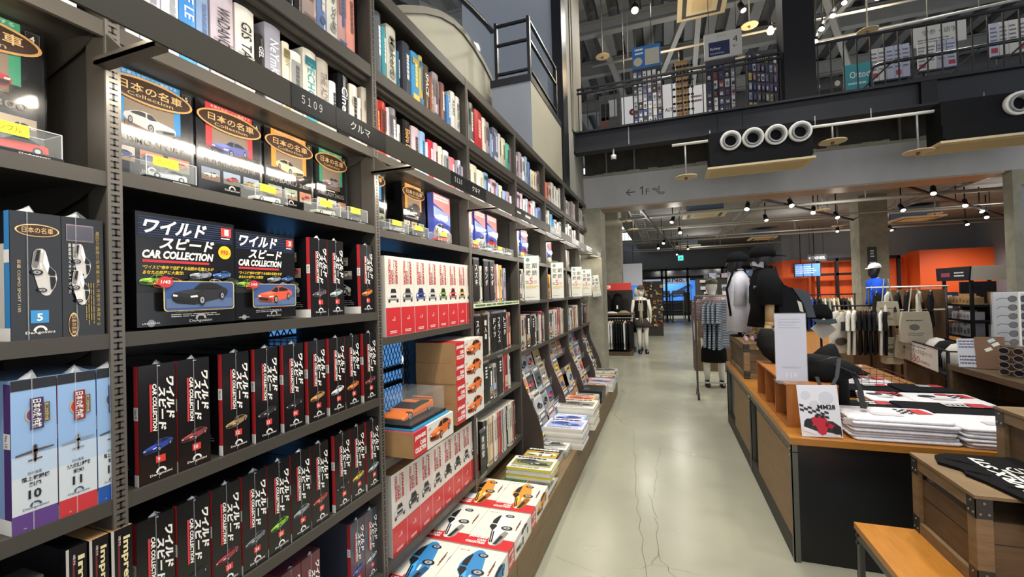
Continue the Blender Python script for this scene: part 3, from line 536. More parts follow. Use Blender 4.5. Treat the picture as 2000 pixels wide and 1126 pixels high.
# second bay: third shelf down
def cover_box(y, z, no, col, cname, w, h, X, tilt=0):
    d = .055; t = thing('car_collection_box', 'large black car collection front cover numbered %d showing a %s car' % (no, cname), 'box', (X - d / 2, y + w / 2, z), 'black boxed car collections on the second bay')
    mb = MB(); mb.box(X - d, X, y, y + w, z, z + h, BLK); fr = XP(X, y, z)
    for i in range(9): mb.rect(fr, w * .02, w * .98, h * (.79 + i * .021), h * (.8 + i * .021), ink('1c3058' if i % 2 else '142440'), 1)
    mb.text(fr, 'ワイルド', w * .06, h * .82, w * .62, h * .13, WT, 3, .3, .035); mb.text(fr, 'スピード', w * .2, h * .69, w * .56, h * .11, WT, 3, .3, .035)
    mb.text(fr, 'CAR COLLECTION', w * .05, h * .6, w * .7, h * .075, WT, 3, .25, .05); mb.rect(fr, w * .05, w * .7, h * .565, h * .588, ink('c8343a'), 3)
    mb.text(fr, '“ワイスピ”劇中で活躍する伝説の名車たちが', w * .05, h * .505, w * .7, h * .035, ink('e8c83a'), 3, .2, .02); mb.text(fr, 'あなたの部屋に大集結!', w * .05, h * .46, w * .38, h * .034, ink('e8c83a'), 3, .2, .02)
    mb.rect(fr, 0, w, h * .3, h * .4, ink('26282c'), 1)
    for i, (a, b, s, c) in enumerate(((.02, .36, .26, '8ac03a'), (.48, .42, .24, '9aa0a8'), (.72, .43, .22, '3f6ab0'), (.12, .33, .28, 'd8643a'), (.34, .33, .26, '2a2c30'), (.56, .33, .26, 'c8ccd4'), (.76, .35, .24, '3c4a3c'))): car34(mb, fr, w * a, h * b, w * s, c, 4 + i * 6)
    mb.build('carton', t)
    pp = MB(); pts = []
    for cx, cy, t0 in ((.9, .155, -90), (.9, .375, 0), (.22, .375, 90), (.22, .155, 180)):
        pts += [(w * cx + w * .03 * math.cos(math.radians(t0 + a)), h * cy + w * .03 * math.sin(math.radians(t0 + a))) for a in (0, 45, 90)]
    pp.poly(fr, pts, ink('e6d27a'), 46); pp.poly(fr, [(w * .56 + (a - w * .56) * .975, h * .265 + (b - h * .265) * .955) for a, b in pts], ink('3a5488'), 47); pp.rect(fr, w * .21, w * .91, h * .155, h * .24, ink('55688c'), 48)
    car34(pp, fr, w * .26, h * .17, w * .6, col, 49); pp.oval(fr, w * .2, h * .39, w * .07, w * .055, ink('c8343a'), 56); pp.text(fr, '1/43', w * .155, h * .375, w * .09, h * .03, WT, 57, .1, .03); pp.build('car_picture', t)
    nb = MB(); nb.rect(fr, w * .84, w * .96, h * .86, h * .95, BADGE, 3); nb.text(fr, str(no), w * .88, h * .875, w * .05, h * .06, WT, 4, fat=.03); nb.lines(fr, w * .84, w * .96, h * .83, h * .855, 1, WT, 3); nb.build('number_badge', t)
    if no == 1:
        pb = MB(); pb.oval(fr, w * .88, h * .7, w * .075, w * .075, ink('ecc51e'), 3, 24); pb.text(fr, '990', w * .83, h * .675, w * .09, h * .05, ink('d43a34'), 4, .15, .02); pb.text(fr, '円', w * .925, h * .675, w * .02, h * .025, ink('d43a34'), 4); pb.build('price_roundel', t)
    mk = MB(); mk.text(fr, 'Collection No.%d' % no, w * .34, h * .115, w * .2, h * .02, WT, 3, .2); mk.text(fr, {1: 'DODGE CHARGER R/T', 3: 'TOYOTA SUPRA'}[no], w * .56, h * .115, w * .3, h * .02, ink('c8343a'), 3, .2); mk.lines(fr, w * .3, w * .85, h * .07, h * .105, 2, WT, 3)
    maker_mark(mk, fr, w * .6, h * .012, w * .24, WT); mk.text(fr, 'UNIVERSAL', w * .04, h * .022, w * .16, h * .016, WT, 3); mk.oval(fr, w * .12, h * .03, w * .035, w * .035, ink('8f9298'), 2); mk.build('caption', t)
cover_box(.672, 1.563, 1, '24262a', 'black', .25, .28, -1.185); cover_box(.935, 1.563, 3, 'd8563a', 'orange', .22, .272, -1.2)
for y, no, col, cn, sd in ((1.195, 5, '5a4e52', 'dark grey', 1), (1.28, 6, 'a8b4b0', 'silver', 0), (1.46, 8, 'e07a28', 'orange', 1)): car_box(y, 1.5555, no, col, cn, side=sd)
for y, no, col, cn in ((.664, 9, '2a3f98', 'blue'), (.75, 10, '8f3a3c', 'dark red'), (.868, 12, '9a7c50', 'gold'), (.97, 13, '2e2e2e', 'black'), (1.073, 14, '1e1f22', 'matt black'), (1.175, 16, 'c28a4a', 'tan'), (1.275, 17, 'dfe0dc', 'white'), (1.36, 18, 'e0742c', 'orange'), (1.466, 20, '7a3434', 'maroon')): car_box(y, 1.1905, no, col, cn)
for y, no, col, cn in ((.655, 21, '2a2b2e', 'black'), (.744, 22, '24262a', 'dark'), (.832, 23, '9a3a40', 'red'), (.92, 24, '6c6e72', 'grey'), (1.006, 25, '7ab42e', 'lime green'), (1.093, 26, '8c8e90', 'silver'), (1.178, 27, 'a8463c', 'red and white'), (1.292, 28, '202226', 'black open'), (1.378, 29, 'c8a43a', 'yellow'), (1.472, 30, 'a8acb0', 'pale silver')): car_box(y, .8275, no, col, cn, label=None if cn != 'red' else None)
for y, no, col, cn, sc in ((1.06, 31, '8a3a3a', 'red', '5a2a30'), (1.145, 32, '6a6c70', 'grey', '5a3438'), (1.385, 34, '3f62b0', 'blue', '3a3d4a'), (1.47, 35, 'b8bcc4', 'silver', '44464c')): car_box(y, .4505, no, col, cn, X=-1.19, scene=sc, label='dusty film-wrapped car collection box numbered %d on the lowest shelf' % no)

# 日本の名車 magazine boxes on the lit shelf, each with a model car in a clear case in front
GOLD = ink('e6c48a'); BROWN = ink('3a2418')
def classic_cover(k, y, no, band, title, car, i, w=.222, X=-1.30):
    z, h, d = 1.958, .274, .045; cn = {'2f8fd0': 'blue', 'c8303a': 'red', 'e09a38': 'orange', '3a9a74': 'green'}[band]
    t = thing('magazine_box', 'black boxed classic car magazine with %s band and gold oval, %s shelf%s' % (cn, BAYS[k], ', middle' if (k, i) == (2, 1) else ''), 'magazine', (X - d / 2, y + w / 2, z), 'classic car magazine boxes under the sign rail')
    mb = MB(); mb.box(X - d, X, y, y + w, z, z + h, BLK); fr = XP(X, y, z); H = h
    rs = MB(); rs.box(X - d, X - .01, y + .005, y + w - .005, 1.9155 if k != 1 else 1.9235, z - .0005, DARKW); rs.build('riser', t)
    mb.rect(fr, w * .13, w * .84, H * .5, H * .995, ink(band), 1); mb.rect(fr, w * .22, w * .76, H * .42, H * .76, ink('8a7a68'), 2); mb.rect(fr, w * .22, w * .76, H * .42, H * .54, ink('6a5040'), 3)
    mb.text(fr, '名車たちがここに集結する', w * .2, H * .955, w * .6, H * .03, WT, 2); car34(mb, fr, w * .2, H * .44, w * .58, car, 4, i % 2 == 0)
    (mb.text(fr, title, w * .1, H * .31, w * .78, H * .06, ink('8a8680'), 3, fat=.01) if title else mb.lines(fr, w * .15, w * .85, H * .31, H * .36, 1, ink('8a8680'), 3)); mb.lines(fr, w * .32, w * .62, H * .38, H * .41, 1, WT, 3)
    for j in range(3): photo(mb, fr, w * (.06 + j * .31), w * (.32 + j * .31), H * .12, H * .26, no * 5 + j, 2)
    maker_mark(mb, fr, w * .5, H * .04, w * .22, WT); mb.build('carton', t)
    ov = MB(); o = fr.sub(w * .49, H * .83, 0); ov.oval(o, 0, 0, w * .49, H * .125, ink('d8a868'), 12, 36); ov.oval(o, 0, 0, w * .462, H * .105, BROWN, 13, 36)
    ov.text(o, '日本の名車', -w * .34, -H * .028, w * .7, H * .085, GOLD, 14, fat=.012); ov.text(o, 'Collection', -w * .25, -H * .075, w * .5, H * .035, GOLD, 14); ov.build('title_oval', t)
    nb = MB(); nb.rect(fr, w * .87, w * .97, H * .87, H * .965, ink('6a6a68'), 2); nb.rect(fr, w * .875, w * .965, H * .875, H * .96, ink('141416'), 3); nb.text(fr, str(no), w * .9, H * .895, w * .035, H * .045, WT, 4, fat=.02); nb.build('number_box', t)
    cf = MB(); cf.rect(XP(X + .008, y, z), 0, w, 0, h, WRAP); cf.build('clear_wrap', t)
def sport_cover(k, y, i, n, w=.2, X=-1.245):
    z, h = 1.9165, .3; c = ['4a5a90', 'c0444a', '5a58a0'][i % 3]
    t = thing('magazine_box', 'blue and pink sports car magazine, %s on the lit shelf, %s' % (ORD[i] if n > 1 else 'alone', BAYS[k]), 'magazine', (X - .02, y + w / 2, z), 'sports car magazines under the sign rail')
    mb = MB(); mb.box(X - .04, X, y, y + w, z, z + h, mat('mag_blue', '3f50a8', .25, coat=.3)); fr = XP(X, y, z)
    mb.poly(fr, [(0, h * .8), (w, h * .62), (w, h * .98), (0, h)], ink('d88a8c'), 1); mb.poly(fr, [(0, h * .55), (w, h * .42), (w, h * .64), (0, h * .74)], ink('8aa0d8'), 1); mb.rect(fr, 0, w, 0, h * .3, ink('a08a78'), 1)
    mb.lines(fr, w * .06, w * .94, h * .86, h * .97, 2, WT, 2, .7, .05); car34(mb, fr, w * .06, h * .18, w * .88, ['d8d8dc', 'b8343a', 'e0e0e4', '8f8fb0'][(k + i) % 4], 3, i % 2 == 0); mb.build('carton', t)
    cf = MB(); cf.rect(XP(X + .008, y, z), 0, w, 0, h, WRAP); cf.build('clear_wrap', t)
CARS3 = ['b8322c', 'a9b0b4', 'c9c6bc', 'a8ac9c', '4a5058', '8a8c90', '23262a', 'b0342e', '3a4a90', 'c0c4c8']
def toy_car(mb, x, y, z, L, col, flip=False, sport=False):
    c = mat('toy_' + col, col, .2, coat=.6); g = mat('toy_glass', '14181c', .1); f = -1 if flip else 1
    st = [(-.5, .17, .06, .12, .12), (-.47, .2, .05, .17, .17), (-.3, .215, .045, .19, .195), (-.15, .22, .045, .2, .21), (0, .22, .045, .205, .31), (.2, .22, .045, .205, .315), (.36, .21, .05, .2, .225), (.47, .2, .06, .19, .195), (.5, .17, .08, .14, .14)]
    if sport: st = [(-.5, .19, .05, .075, .08), (-.46, .215, .04, .1, .105), (-.33, .225, .035, .135, .145), (-.2, .215, .035, .15, .165), (-.02, .21, .035, .165, .235), (.14, .215, .035, .175, .24), (.33, .225, .04, .18, .2), (.46, .22, .05, .17, .185), (.5, .2, .07, .13, .17)]
    rs = []
    for tt, hw, zb, zs, zt in st:
        tw = hw * (.72 if zt > zs + .03 else .95)
        rs.append([(x + s * L, y + f * tt * L, z + q * L) for s, q in ((-hw, zb), (hw, zb), (hw * 1.03, (zb + zs) / 2), (hw, zs), (tw, zt), (-tw, zt), (-hw, zs), (-hw * 1.03, (zb + zs) / 2))])
    n0 = len(mb.f); mb.rings(rs, c, True, False)
    gi = mb.mi(g)
    for a in (3, 4, 5):
        for j in (3, 5): mb.m[n0 + a * 8 + j] = gi
    for a in (3, 5): mb.m[n0 + a * 8 + 4] = gi
    for tt in (-.31, .31):
        for s in (-1, 1): mb.cyl((x + s * .16 * L, y + f * tt * L, z + .075 * L), (x + s * .225 * L, y + f * tt * L, z + .075 * L), .078 * L, g, 12); mb.cyl((x + s * .2 * L, y + f * tt * L, z + .075 * L), (x + s * .23 * L, y + f * tt * L, z + .075 * L), .045 * L, mat('toy_rim', 'b0b2b4', .3, .6), 10)
def sample_case(k, y, i, z, w=.122, X=-1.172, yel=True):
    h, d = .058, .062; col = CARS3[i % 10]; cn = colour_name(col)
    t = thing('display_case', 'clear model car case with %s, %s on the lit shelf, %s' % ('yellow sample tag' if yel else 'no tag', ORD[(i % 4)], BAYS[k]), 'display case', (X - d / 2, y + w / 2, z), 'model car cases under the sign rail')
    b = MB(); b.box(X - d - .002, X + .002, y - .002, y + w + .002, z, z + .008, mat('case_base', '16171a', .25)); b.text(XP(X + .002, y, z), 'DeAgostini', w * .5, .002, w * .35, .003, WT, 2); b.build('base', t)
    c = MB(); e = .0012
    for a in ((X - d, X, y, y + e), (X - d, X, y + w - e, y + w), (X - e, X, y, y + w), (X - d, X - d + e, y, y + w)): c.box(*a, z + .008, z + h, GLASS)
    c.box(X - d, X, y, y + w, z + h - e, z + h, GLASS)
    ed = mat('case_edge', 'c4c8c8', .2, alpha=.6)
    for yy in (y, y + w): c.bar((X, yy, z + .008), (X, yy, z + h), .0016, .0016, ed); c.bar((X - d, yy, z + h), (X, yy, z + h), .0016, .0016, ed)
    c.bar((X, y, z + h), (X, y + w, z + h), .0016, .0016, ed); c.bar((X - d, y, z + h), (X - d, y + w, z + h), .0016, .0016, ed); c.build('clear_cover', t)
    m = MB(); toy_car(m, X - d / 2, y + w / 2, z + .008, w * .78, col); o = m.build('model_car', t)
    if yel:
        g = MB(); g.rect(XP(X + .001, y, z), w * .12, w * .62, h * .62, h * 1.02, mat('yellow_tag', 'f0e21c', .5), 1); g.text(XP(X + .001, y, z), 'サンプル', w * .2, h * .72, w * .34, h * .2, ink('5a5420'), 3); g.build('sample_tag', t)
    return t
classic_cover(0, .33, 4, '3a9a74', 'Honda S800', 'b02a30', 0, .235); sample_case(0, .405, 0, 1.9155, .13)
for i, (y, no, b, ti, c) in enumerate(((.668, 5, '2f8fd0', 'COSMO SPORT', 'd0d0d0'), (.898, 6, 'c8303a', 'SKYLINE 2000GT-R', '5a62a8'), (1.13, 7, 'e09a38', 'SUBARU 360', 'dcc4a0'))): classic_cover(1, y, no, b, ti, c, i)
classic_cover(1, 1.36, 8, '3a9a74', 'FAIRLADY 240ZG', '8a7a80', 3, .185)
for i, y in enumerate((.69, .985, 1.235, 1.395)): sample_case(1, y, i + 1, 1.9235, .118)
classic_cover(2, 1.62, 9, '2f8fd0', '', '3a3d44', 0, .2, -1.3); classic_cover(2, 1.965, 10, 'e09a38', '', '3a3d44', 1, .23, -1.3); sport_cover(2, 2.2, 0, 1, .2)
for i, y in enumerate((1.67, 1.86, 2.12)): sample_case(2, y, i + 5, 1.9155, .15)
n = 0
for k, ys in ((3, (2.54, 2.77, 3.0)), (4, (3.55, 3.8)), (5, (4.48, 4.74))):
    for i, y in enumerate(ys): sport_cover(k, y, i, len(ys), .19)
for k, ys in ((3, (2.56, 2.78, 3.0, 3.2)), (4, (3.55, 3.8, 4.02)), (5, (4.5, 4.78))):
    for i, y in enumerate(ys): sample_case(k, y, i + (k - 3) * 3, 1.9155, .16, yel=i % 2 == 0)
# dark stacks beside the lit magazines and silver covers far along
for k, y in ((2, 2.47 - .1), (3, 3.3), (4, 4.2)):
    t = thing('magazine_stack', 'stack of black boxed magazines lying flat under the rail, %s' % BAYS[k], 'magazines', (-1.4, y + .05, 1.9155), 'flat black magazine stacks')
    for j in range(6): mb = MB(); mb.box(-1.55, -1.335 + .004 * (j % 2), y, y + .12, 1.916 + j * .04, 1.953 + j * .04, BLK); mb.lines(XP(-1.33, y, 1.916 + j * .04), .01, .1, .012, .026, 1, ink('6a6c70'), 2); mb.build('magazine', t)
for k, ys in ((6, (5.42, 5.68, 5.94)), (7, (6.34, 6.56))):
    for i, y in enumerate(ys):
        t = thing('magazine', 'silver patterned magazine cover, %s under the rail, %s' % (ORD[i], BAYS[k]), 'magazine', (-1.3, y + .1, 1.9155), 'silver covers under the sign rail')
        mb = MB(); mb.box(-1.31, -1.29, y, y + .21, 1.916, 2.2, mat('silver_cover', 'b8b4ae', .25, .4)); fr = XP(-1.29, y, 1.916); q = hsh(k * 9 + i)
        for j in range(9): mb.oval(fr, q.uniform(.03, .18), q.uniform(.03, .25), q.uniform(.01, .035), q.uniform(.01, .05), ink(q.choice(['8a847c', '3c3a38', 'd8d4cc', '6a645e'])), 1 + j, 10)
        mb.build('cover', t)

# ------------------------------------------------------------------ nearest bay: car boxes, plane boxes, black and tan boxes
def classic_spine(y, no, w, kind):
    X, z, h, d = -1.17, 1.5555, .25, .235
    t = thing('magazine_box', ['film-wrapped classic car box with blue number 5 on the nearest bay', 'film-wrapped classic car box with white cars and gold text beside number 5'][kind], 'box', (X - d / 2, y + w / 2, z), 'classic car boxes on the nearest bay')
    mb = MB(); mb.box(X - d, X, y, y + w, z, z + h, BLK); fr = XP(X, y, z)
    if kind == 0:
        mb.text(fr.cw(w * .12, h * .62), '日産 COSMO SPORT 110S', 0, 0, h * .4, w * .07, ink('d8c49a'), 3); f2 = F(fr.p(w * .36, h * .72), (0, 0, -1), (0, 1, 0)); car34(mb, f2, 0, 0, h * .38, 'c8c4be', 3)
        mb.build('carton', t)
        s = MB(); q = YM(X - d, y, z); s.rect(q, d - .018, d, h * .1, h, ink('3a86c4'), 2); s.rect(q, d - .0185, d, h * .6, h * .7, WT, 3); s.rect(q, 0, d, 0, h * .1, WT, 2); s.rect(q, 0, d - .02, h * .1, h * .75, ink('c8c4bc'), 1); photo(s, q, d * .5, d * .85, h * .3, h * .5, 31, 2); s.build('spine_strip', t)
        n = MB(); n.rect(fr, w * .36, w * .72, h * .13, h * .23, ink('3a8cc8'), 3); n.text(fr, '5', w * .48, h * .145, w * .12, h * .06, WT, 4, fat=.03); maker_mark(n, fr, w * .55, h * .04, w * .58, WT, 3); n.build('number_badge', t)
    else:
        mb.rect(fr, w * .1, w * .75, h * .8, h * .94, ink('8a7a80'), 2); mb.rect(fr, w * .12, w * .73, h * .81, h * .93, ink('50505c'), 3); f2 = F(fr.p(w * .22, h * .78), (0, 0, -1), (0, 1, 0)); car34(mb, f2, 0, 0, h * .3, 'd0ccc8', 3); car34(mb, f2, h * .22, -.004, h * .3, 'd8d4d0', 12)
        mb.text(fr.cw(w * .8, h * .9), '堀田の国産の名車達の美しき造形を再現する', 0, 0, h * .82, w * .09, ink('b89a4a'), 3); mb.lines(fr.cw(w * .52, h * .45), 0, h * .4, 0, w * .24, 4, ink('9a8450'), 3)
        for i in range(2): mb.text(fr.cw(w * (.14 + i * .1), h * .78), '最高峰ダイキャストモデル', 0, 0, h * .42, w * .07, WT, 3)
        mb.build('carton', t)
    ov = MB(); c = (w * .52, h * .86) if kind == 0 else (w * .24, h * .1); rx, ry = (w * .44, h * .05) if kind == 0 else (w * .12, h * .1)
    ov.oval(fr, *c, rx, ry, GOLD, 4, 28); ov.oval(fr, *c, rx * .92, ry * .86, BROWN, 5, 28)
    if kind == 0: ov.text(fr, '日本の名車', c[0] - rx * .7, c[1] - ry * .45, rx * 1.4, ry * .95, GOLD, 6)
    else: ov.text(fr.cw(c[0] - rx * .45, c[1] + ry * .75), '日本の名車', 0, 0, ry * 1.5, rx * .9, GOLD, 6)
    ov.build('title_oval', t)
    fm = MB(); fm.rect(fr, w * .3, w * .32, 0, h, FILM, 8); tuft(fm, X, y + w * .4, z + h, .02, kind); fm.build('shrink_film_seam', t)
classic_spine(.456, 5, .074, 0); classic_spine(.531, 7, .07, 1)
def plane_box(y, no, w, col, cn, plane):
    X, z, h, d = -1.166, 1.1905, .29, .235
    t = thing('plane_collection_box', 'sky blue plane collection box number %d with a %s base' % (no, cn), 'box', (X - d / 2, y + w / 2, z), 'plane collection boxes on the nearest bay')
    SKY = mat('plane_box_sky', '8fb0d8', .25, coat=.3); mb = MB(); mb.box(X - d, X, y, y + w, z, z + h, SKY); fr = XP(X, y, z)
    mb.rect(fr, 0, w, h * .93, h, ink('202228'), 1); mb.rect(fr, 0, w, h * .12, h * .36, ink('c8d0d4'), 1); mb.rect(fr, 0, w, h * .36, h * .5, ink('b4c6d8'), 1); mb.rect(fr, 0, w, 0, h * .12, ink(col), 1)
    mb.text(fr, '日本海軍', w * .34, h * .365, w * .3, h * .022, ink('34363a'), 2); mb.text(fr, '艦上戦闘機' if no != 11 else '九九式艦上爆撃機', w * .2, h * .325, w * .62, h * .032, ink('1c1e22'), 2, fat=.02); mb.text(fr, '彗星' if no == 12 else '烈風' if no == 10 else '愛知', w * .36, h * .285, w * .28, h * .03, ink('1c1e22'), 2, fat=.02); mb.build('carton', t)
    lg = MB(); lg.oval(fr, w * .56, h * .76, w * .27, h * .06, ink('b8ac80'), 2); lg.oval(fr, w * .56, h * .76, w * .23, h * .05, ink(col), 3); lg.rect(fr, w * .4, w * .7, h * .66, h * .87, ink(shade(col, .7)), 4); lg.text(fr.cw(w * .45, h * .86), '日本の傑作機', 0, 0, h * .19, w * .2, WT, 5, fat=.02); lg.rect(fr, w * .7, w * .84, h * .7, h * .83, ink('57503a'), 4); lg.text(fr.cw(w * .72, h * .825), '第二次世界大戦', 0, 0, h * .12, w * .09, ink('d8c890'), 5); lg.build('title_logo', t)
    pl = MB(); c = ink(plane); a, b = w * .5, h * .5
    for pts in ([(-.42, .0), (.42, .05), (.42, .075), (.0, .07), (-.42, .03)], [(-.05, .14), (.05, .14), (.055, .03), (.025, -.13), (-.025, -.13), (-.055, .03)], [(-.16, -.115), (.16, -.1), (.15, -.075), (-.15, -.09)], [(-.01, .16), (.01, .16), (.01, -.14), (-.01, -.14)]): pl.poly(fr, [(a + x * w, b + q * h * .4) for x, q in pts], c, 3)
    pl.build('plane_picture', t)
    n = MB(); n.text(fr, str(no), w * .34, h * .205, w * .32, h * .06, ink('1c1c1e'), 3, fat=.03, fit=False); maker_mark(n, fr, w * .5, h * .135, w * .56, ink('3a4a60'), 3); n.build('number', t)
    s = MB(); q = YM(X - d, y, z); s.rect(q, d - .022, d, h * .1, h * .98, ink(shade(col, .9)), 2); s.rect(q, d - .0225, d, h * .56, h * .66, WT, 3); s.rect(q, 0, d, 0, h * .1, WT, 2); s.text(q.cw(d - .018, h * .65), 'No.%d' % no, 0, 0, h * .08, .01, ink(K), 4); s.build('spine_strip', t)
    fm = MB(); fm.rect(fr, w * .42, w * .45, 0, h, FILM, 8); tuft(fm, X, y + w * .5, z + h, .024, no); tuft(fm, X, y + w * .3, z + h * .02, .02, no + 3); fm.build('shrink_film_seam', t)
plane_box(.452, 10, .065, '5a3a7c', 'purple', '5a4a44'); plane_box(.519, 11, .062, 'c03036', 'red', '8a8f90'); plane_box(.583, 12, .05, '1f4f9c', 'blue', '4a5058')
for i, (y, w, txt) in enumerate(((.527, .034, 'Impreza'), (.563, .034, 'Impreza22B'), (.599, .04, 'Impreza22B'))):
    X, z, h, d = -1.165 + .004 * i, .8275, .295, .235; t = thing('car_kit_box', ['black car kit box with white edge and yellow lettering, leftmost', 'black car kit box with tan top between its two neighbours', 'black car kit box with tan top nearest the slotted upright'][i], 'box', (X - d / 2, y + w / 2, z), 'black car kit boxes on the nearest bay')
    mb = MB(); mb.box(X - d, X, y, y + w, z, z + h, BLK, {'zp': CARDB if i else BLK}); fr = XP(X, y, z); mb.rect(fr, 0, w * .14, 0, h, ink('b8b4ac'), 1); mb.rect(fr, w * .3, w * .4, .0, h * .93, ink('6a2028'), 1); mb.text(fr.cw(w * .46, h * .93), txt, 0, 0, h * .62, w * .42, ink('e2d3a0'), 2, fat=.03); mb.text(fr.cw(w * .33, h * .95), '週刊', 0, 0, h * .07, w * .1, WT, 3); mb.build('carton', t)
X, z = -1.17, .8275; t = thing('car_kit_box', 'grey car kit cover facing out at the lower left corner', 'box', (-1.2, .45, z)); mb = MB(); mb.box(-1.25, -1.18, .28, .5, z, z + .262, mat('kit_cover', '4c4c46', .3)); fr = XP(-1.18, .28, z); mb.text(fr, 'R34', .1, .18, .1, .05, ink('9a9a92'), 2, .1); mb.rect(fr, .12, .22, .0, .06, ink('6a3a2c'), 2); mb.build('carton', t)

# ------------------------------------------------------------------ third bay: white and red boxes
def jlogo(mb, fr, a, b, L, wd, m, l=2, down=True):
    f2 = fr.cw(a, b) if down else fr.sub(a, b)
    for i, (s, y0, hh, c) in enumerate((('JAPANESE', .68, .32, m), ('国産名車', .53, .1, ink('8a8478')), ('CARS', .3, .2, m), ('COLLECTION', 0, .26, m))):
        mb.text(f2, s, L * (.0 if i != 2 else .42), wd * y0, L * (1 if i != 2 else .58), wd * hh, c, l, fat=.05)
def jbox_standing(y, z, vol, col, k, tan=False, X=-1.178, w=.1175, row=''):
    h, d = .365, .25; t = thing('boxed_model_car', 'tall white and red boxed model car volume %d, %s' % (vol, row), 'box', (X - d / 2, y + w / 2, z), 'tall white and red model car boxes, ' + row)
    mb = MB(); mb.box(X - d, X, y, y + w - .001, z, z + h, CW, {'zp': CARDB}); fr = XP(X, y, z); mb.rect(fr, .001, w - .002, .001, h * .355, CR, 1); s = YM(X - d, y, z); mb.rect(s, 0, d - .02, 0, h * .3, ink('c8c4b8'), 1)
    for i in range(6): mb.rect(s, d * .1, d - .03, h * (.1 + i * .03), h * (.112 + i * .03), ink('2a2a2a'), 2)
    jlogo(mb, fr, w * .22, h * .96, h * .31, w * .6, ink('b8323a')); mb.build('carton', t)
    c = MB(); carfront(c, fr, w * .13, h * .42, w * .76, col, 2); c.build('car_picture', t)
    v = MB(); v.text(fr, 'vol.', w * .4, h * .19, w * .12, h * .025, WT, 2); v.text(fr, str(vol), w * .54, h * .19, w * .05 * len(str(vol)), h * .05, WT, 2, fat=.02); v.lines(fr, w * .25, w * .8, h * .03, h * .07, 2, WT, 2); v.build('volume_number', t)
for i, col in enumerate(['d4d2cc', '8c8c8a', '2a3f9a', 'b8b8b4', '6a9a3a', 'c8403a', 'c8a45a', 'd8b85a']): jbox_standing(1.632 + i * .1185, 1.4405, i + 2, col, i, row='row under the lit shelf')
for i in range(8): jbox_standing(1.64 + i * .1175, .4555, i + 11, ['c8c8c4', '4a4c4e', '8a8c8c', 'a8aaa8', '2a2c2e', '55585a', '9a9a98', '3c3e40'][i], i, row='row behind the plinth boxes')
def jbox_lying(y, z, i, name=None, X=-1.095, label=''):
    L, h, d = .375, .112, .25; t = thing('boxed_model_car', label, 'box', (X - d / 2, y + L / 2, z), 'flat cardboard boxes with orange car fronts')
    mb = MB(); mb.box(X - d, X, y, y + L, z, z + h, CARDB, {'xp': CW, 'zp': CW, 'yp': CW}); fr = XP(X, y, z); mb.rect(fr, 0, L * .3, 0, h, CR, 1); mb.rect(ZP(X - d, y, z + h), 0, d, 0, L * .3, CR, 1)
    for s, b, hh in (('JAPANESE', .64, .2), ('CARS', .4, .18), ('COLLECTION', .16, .2)): mb.text(fr, s, L * (.03 if s != 'CARS' else .14), h * b, L * (.24 if s != 'CARS' else .13), h * hh, WT, 2, fat=.05)
    mb.text(fr, 'vol.18', L * .33, h * .74, L * .07, h * .12, ink('b8323a'), 2); mb.build('carton', t)
    c = MB(); car34(c, fr, L * .36, h * .12, L * .58, 'dc6a2c', 2); c.build('car_picture', t)
for i in range(4): jbox_lying(2.13 + .004 * (i % 2), .9055 + i * .1125, i, label='flat cardboard box with orange car front, %s of the stack of four' % ['bottom', 'second from bottom', 'second from top', 'top'][i])
jbox_lying(1.645, .9055, 9, X=-1.06, label='flat box with orange car front under the clear display case')
t = thing('display_case', 'clear case with an orange model sports car on blue base', 'display case', (-1.2, 1.83, 1.018)); mb = MB(); mb.box(-1.33, -1.07, 1.66, 2.0, 1.018, 1.026, mat('tray_blue', '2f8ab4', .3)); mb.build('tray', t)
mb = MB(); mb.box(-1.32, -1.085, 1.67, 1.99, 1.026, 1.04, mat('case_base', '16171a', .25)); mb.build('base', t)
mb = MB(); toy_car(mb, -1.2, 1.83, 1.04, .275, 'dc7020', sport=True); mb.box(-1.255, -1.145, 1.95, 1.962, 1.098, 1.102, MATS['toy_dc7020']); mb.box(-1.25, -1.15, 1.69, 1.7, 1.046, 1.058, ink('16181c')); mb.build('model_car', t)
mb = MB(); e = .002
for a in ((-1.315, -1.09, 1.675, 1.675 + e), (-1.315, -1.09, 1.985 - e, 1.985), (-1.09 - e, -1.09, 1.675, 1.985), (-1.315, -1.315 + e, 1.675, 1.985)): mb.box(*a, 1.04, 1.155, GLASS)
mb.box(-1.315, -1.09, 1.675, 1.985, 1.153, 1.155, GLASS); mb.build('clear_cover', t)
# ================================================================== PLINTH, DIVIDERS, MAGAZINES
PLW = wood('plinth_wood', '6f5a3c', (6, .8, 6), .5, .22)
for i, (a, b) in enumerate(((-.35, 2.08), (2.08, 4.16), (4.16, 6.1), (6.1, 6.95))):
    t = thing('display_plinth', ['wooden plinth under the blue and white boxed cars', 'wooden plinth carrying boxed orange cars and magazine piles', 'wooden plinth under the tall white magazine piles', 'short end section of wooden plinth beside the concrete column'][i], 'plinth', (-.95, (a + b) / 2, 0), 'low wooden plinths along the shelving')
    mb = MB(); mb.box(-1.58, -.753, a + .002, b - .002, .262, .268, PLW); mb.build('top_board', t)
    mb = MB(); mb.box(-.77, -.751, a + .0025, b - .0025, .012, .2615, PLW); mb.box(-1.58, -.77, b - .02, b - .0025, .0, .2615, PLW); mb.build('front_board', t)
    mb = MB(); mb.box(-1.5, -.79, a + .01, b - .03, 0, .2615, mat('plinth_base', '221d16', .7)); mb.build('base', t)
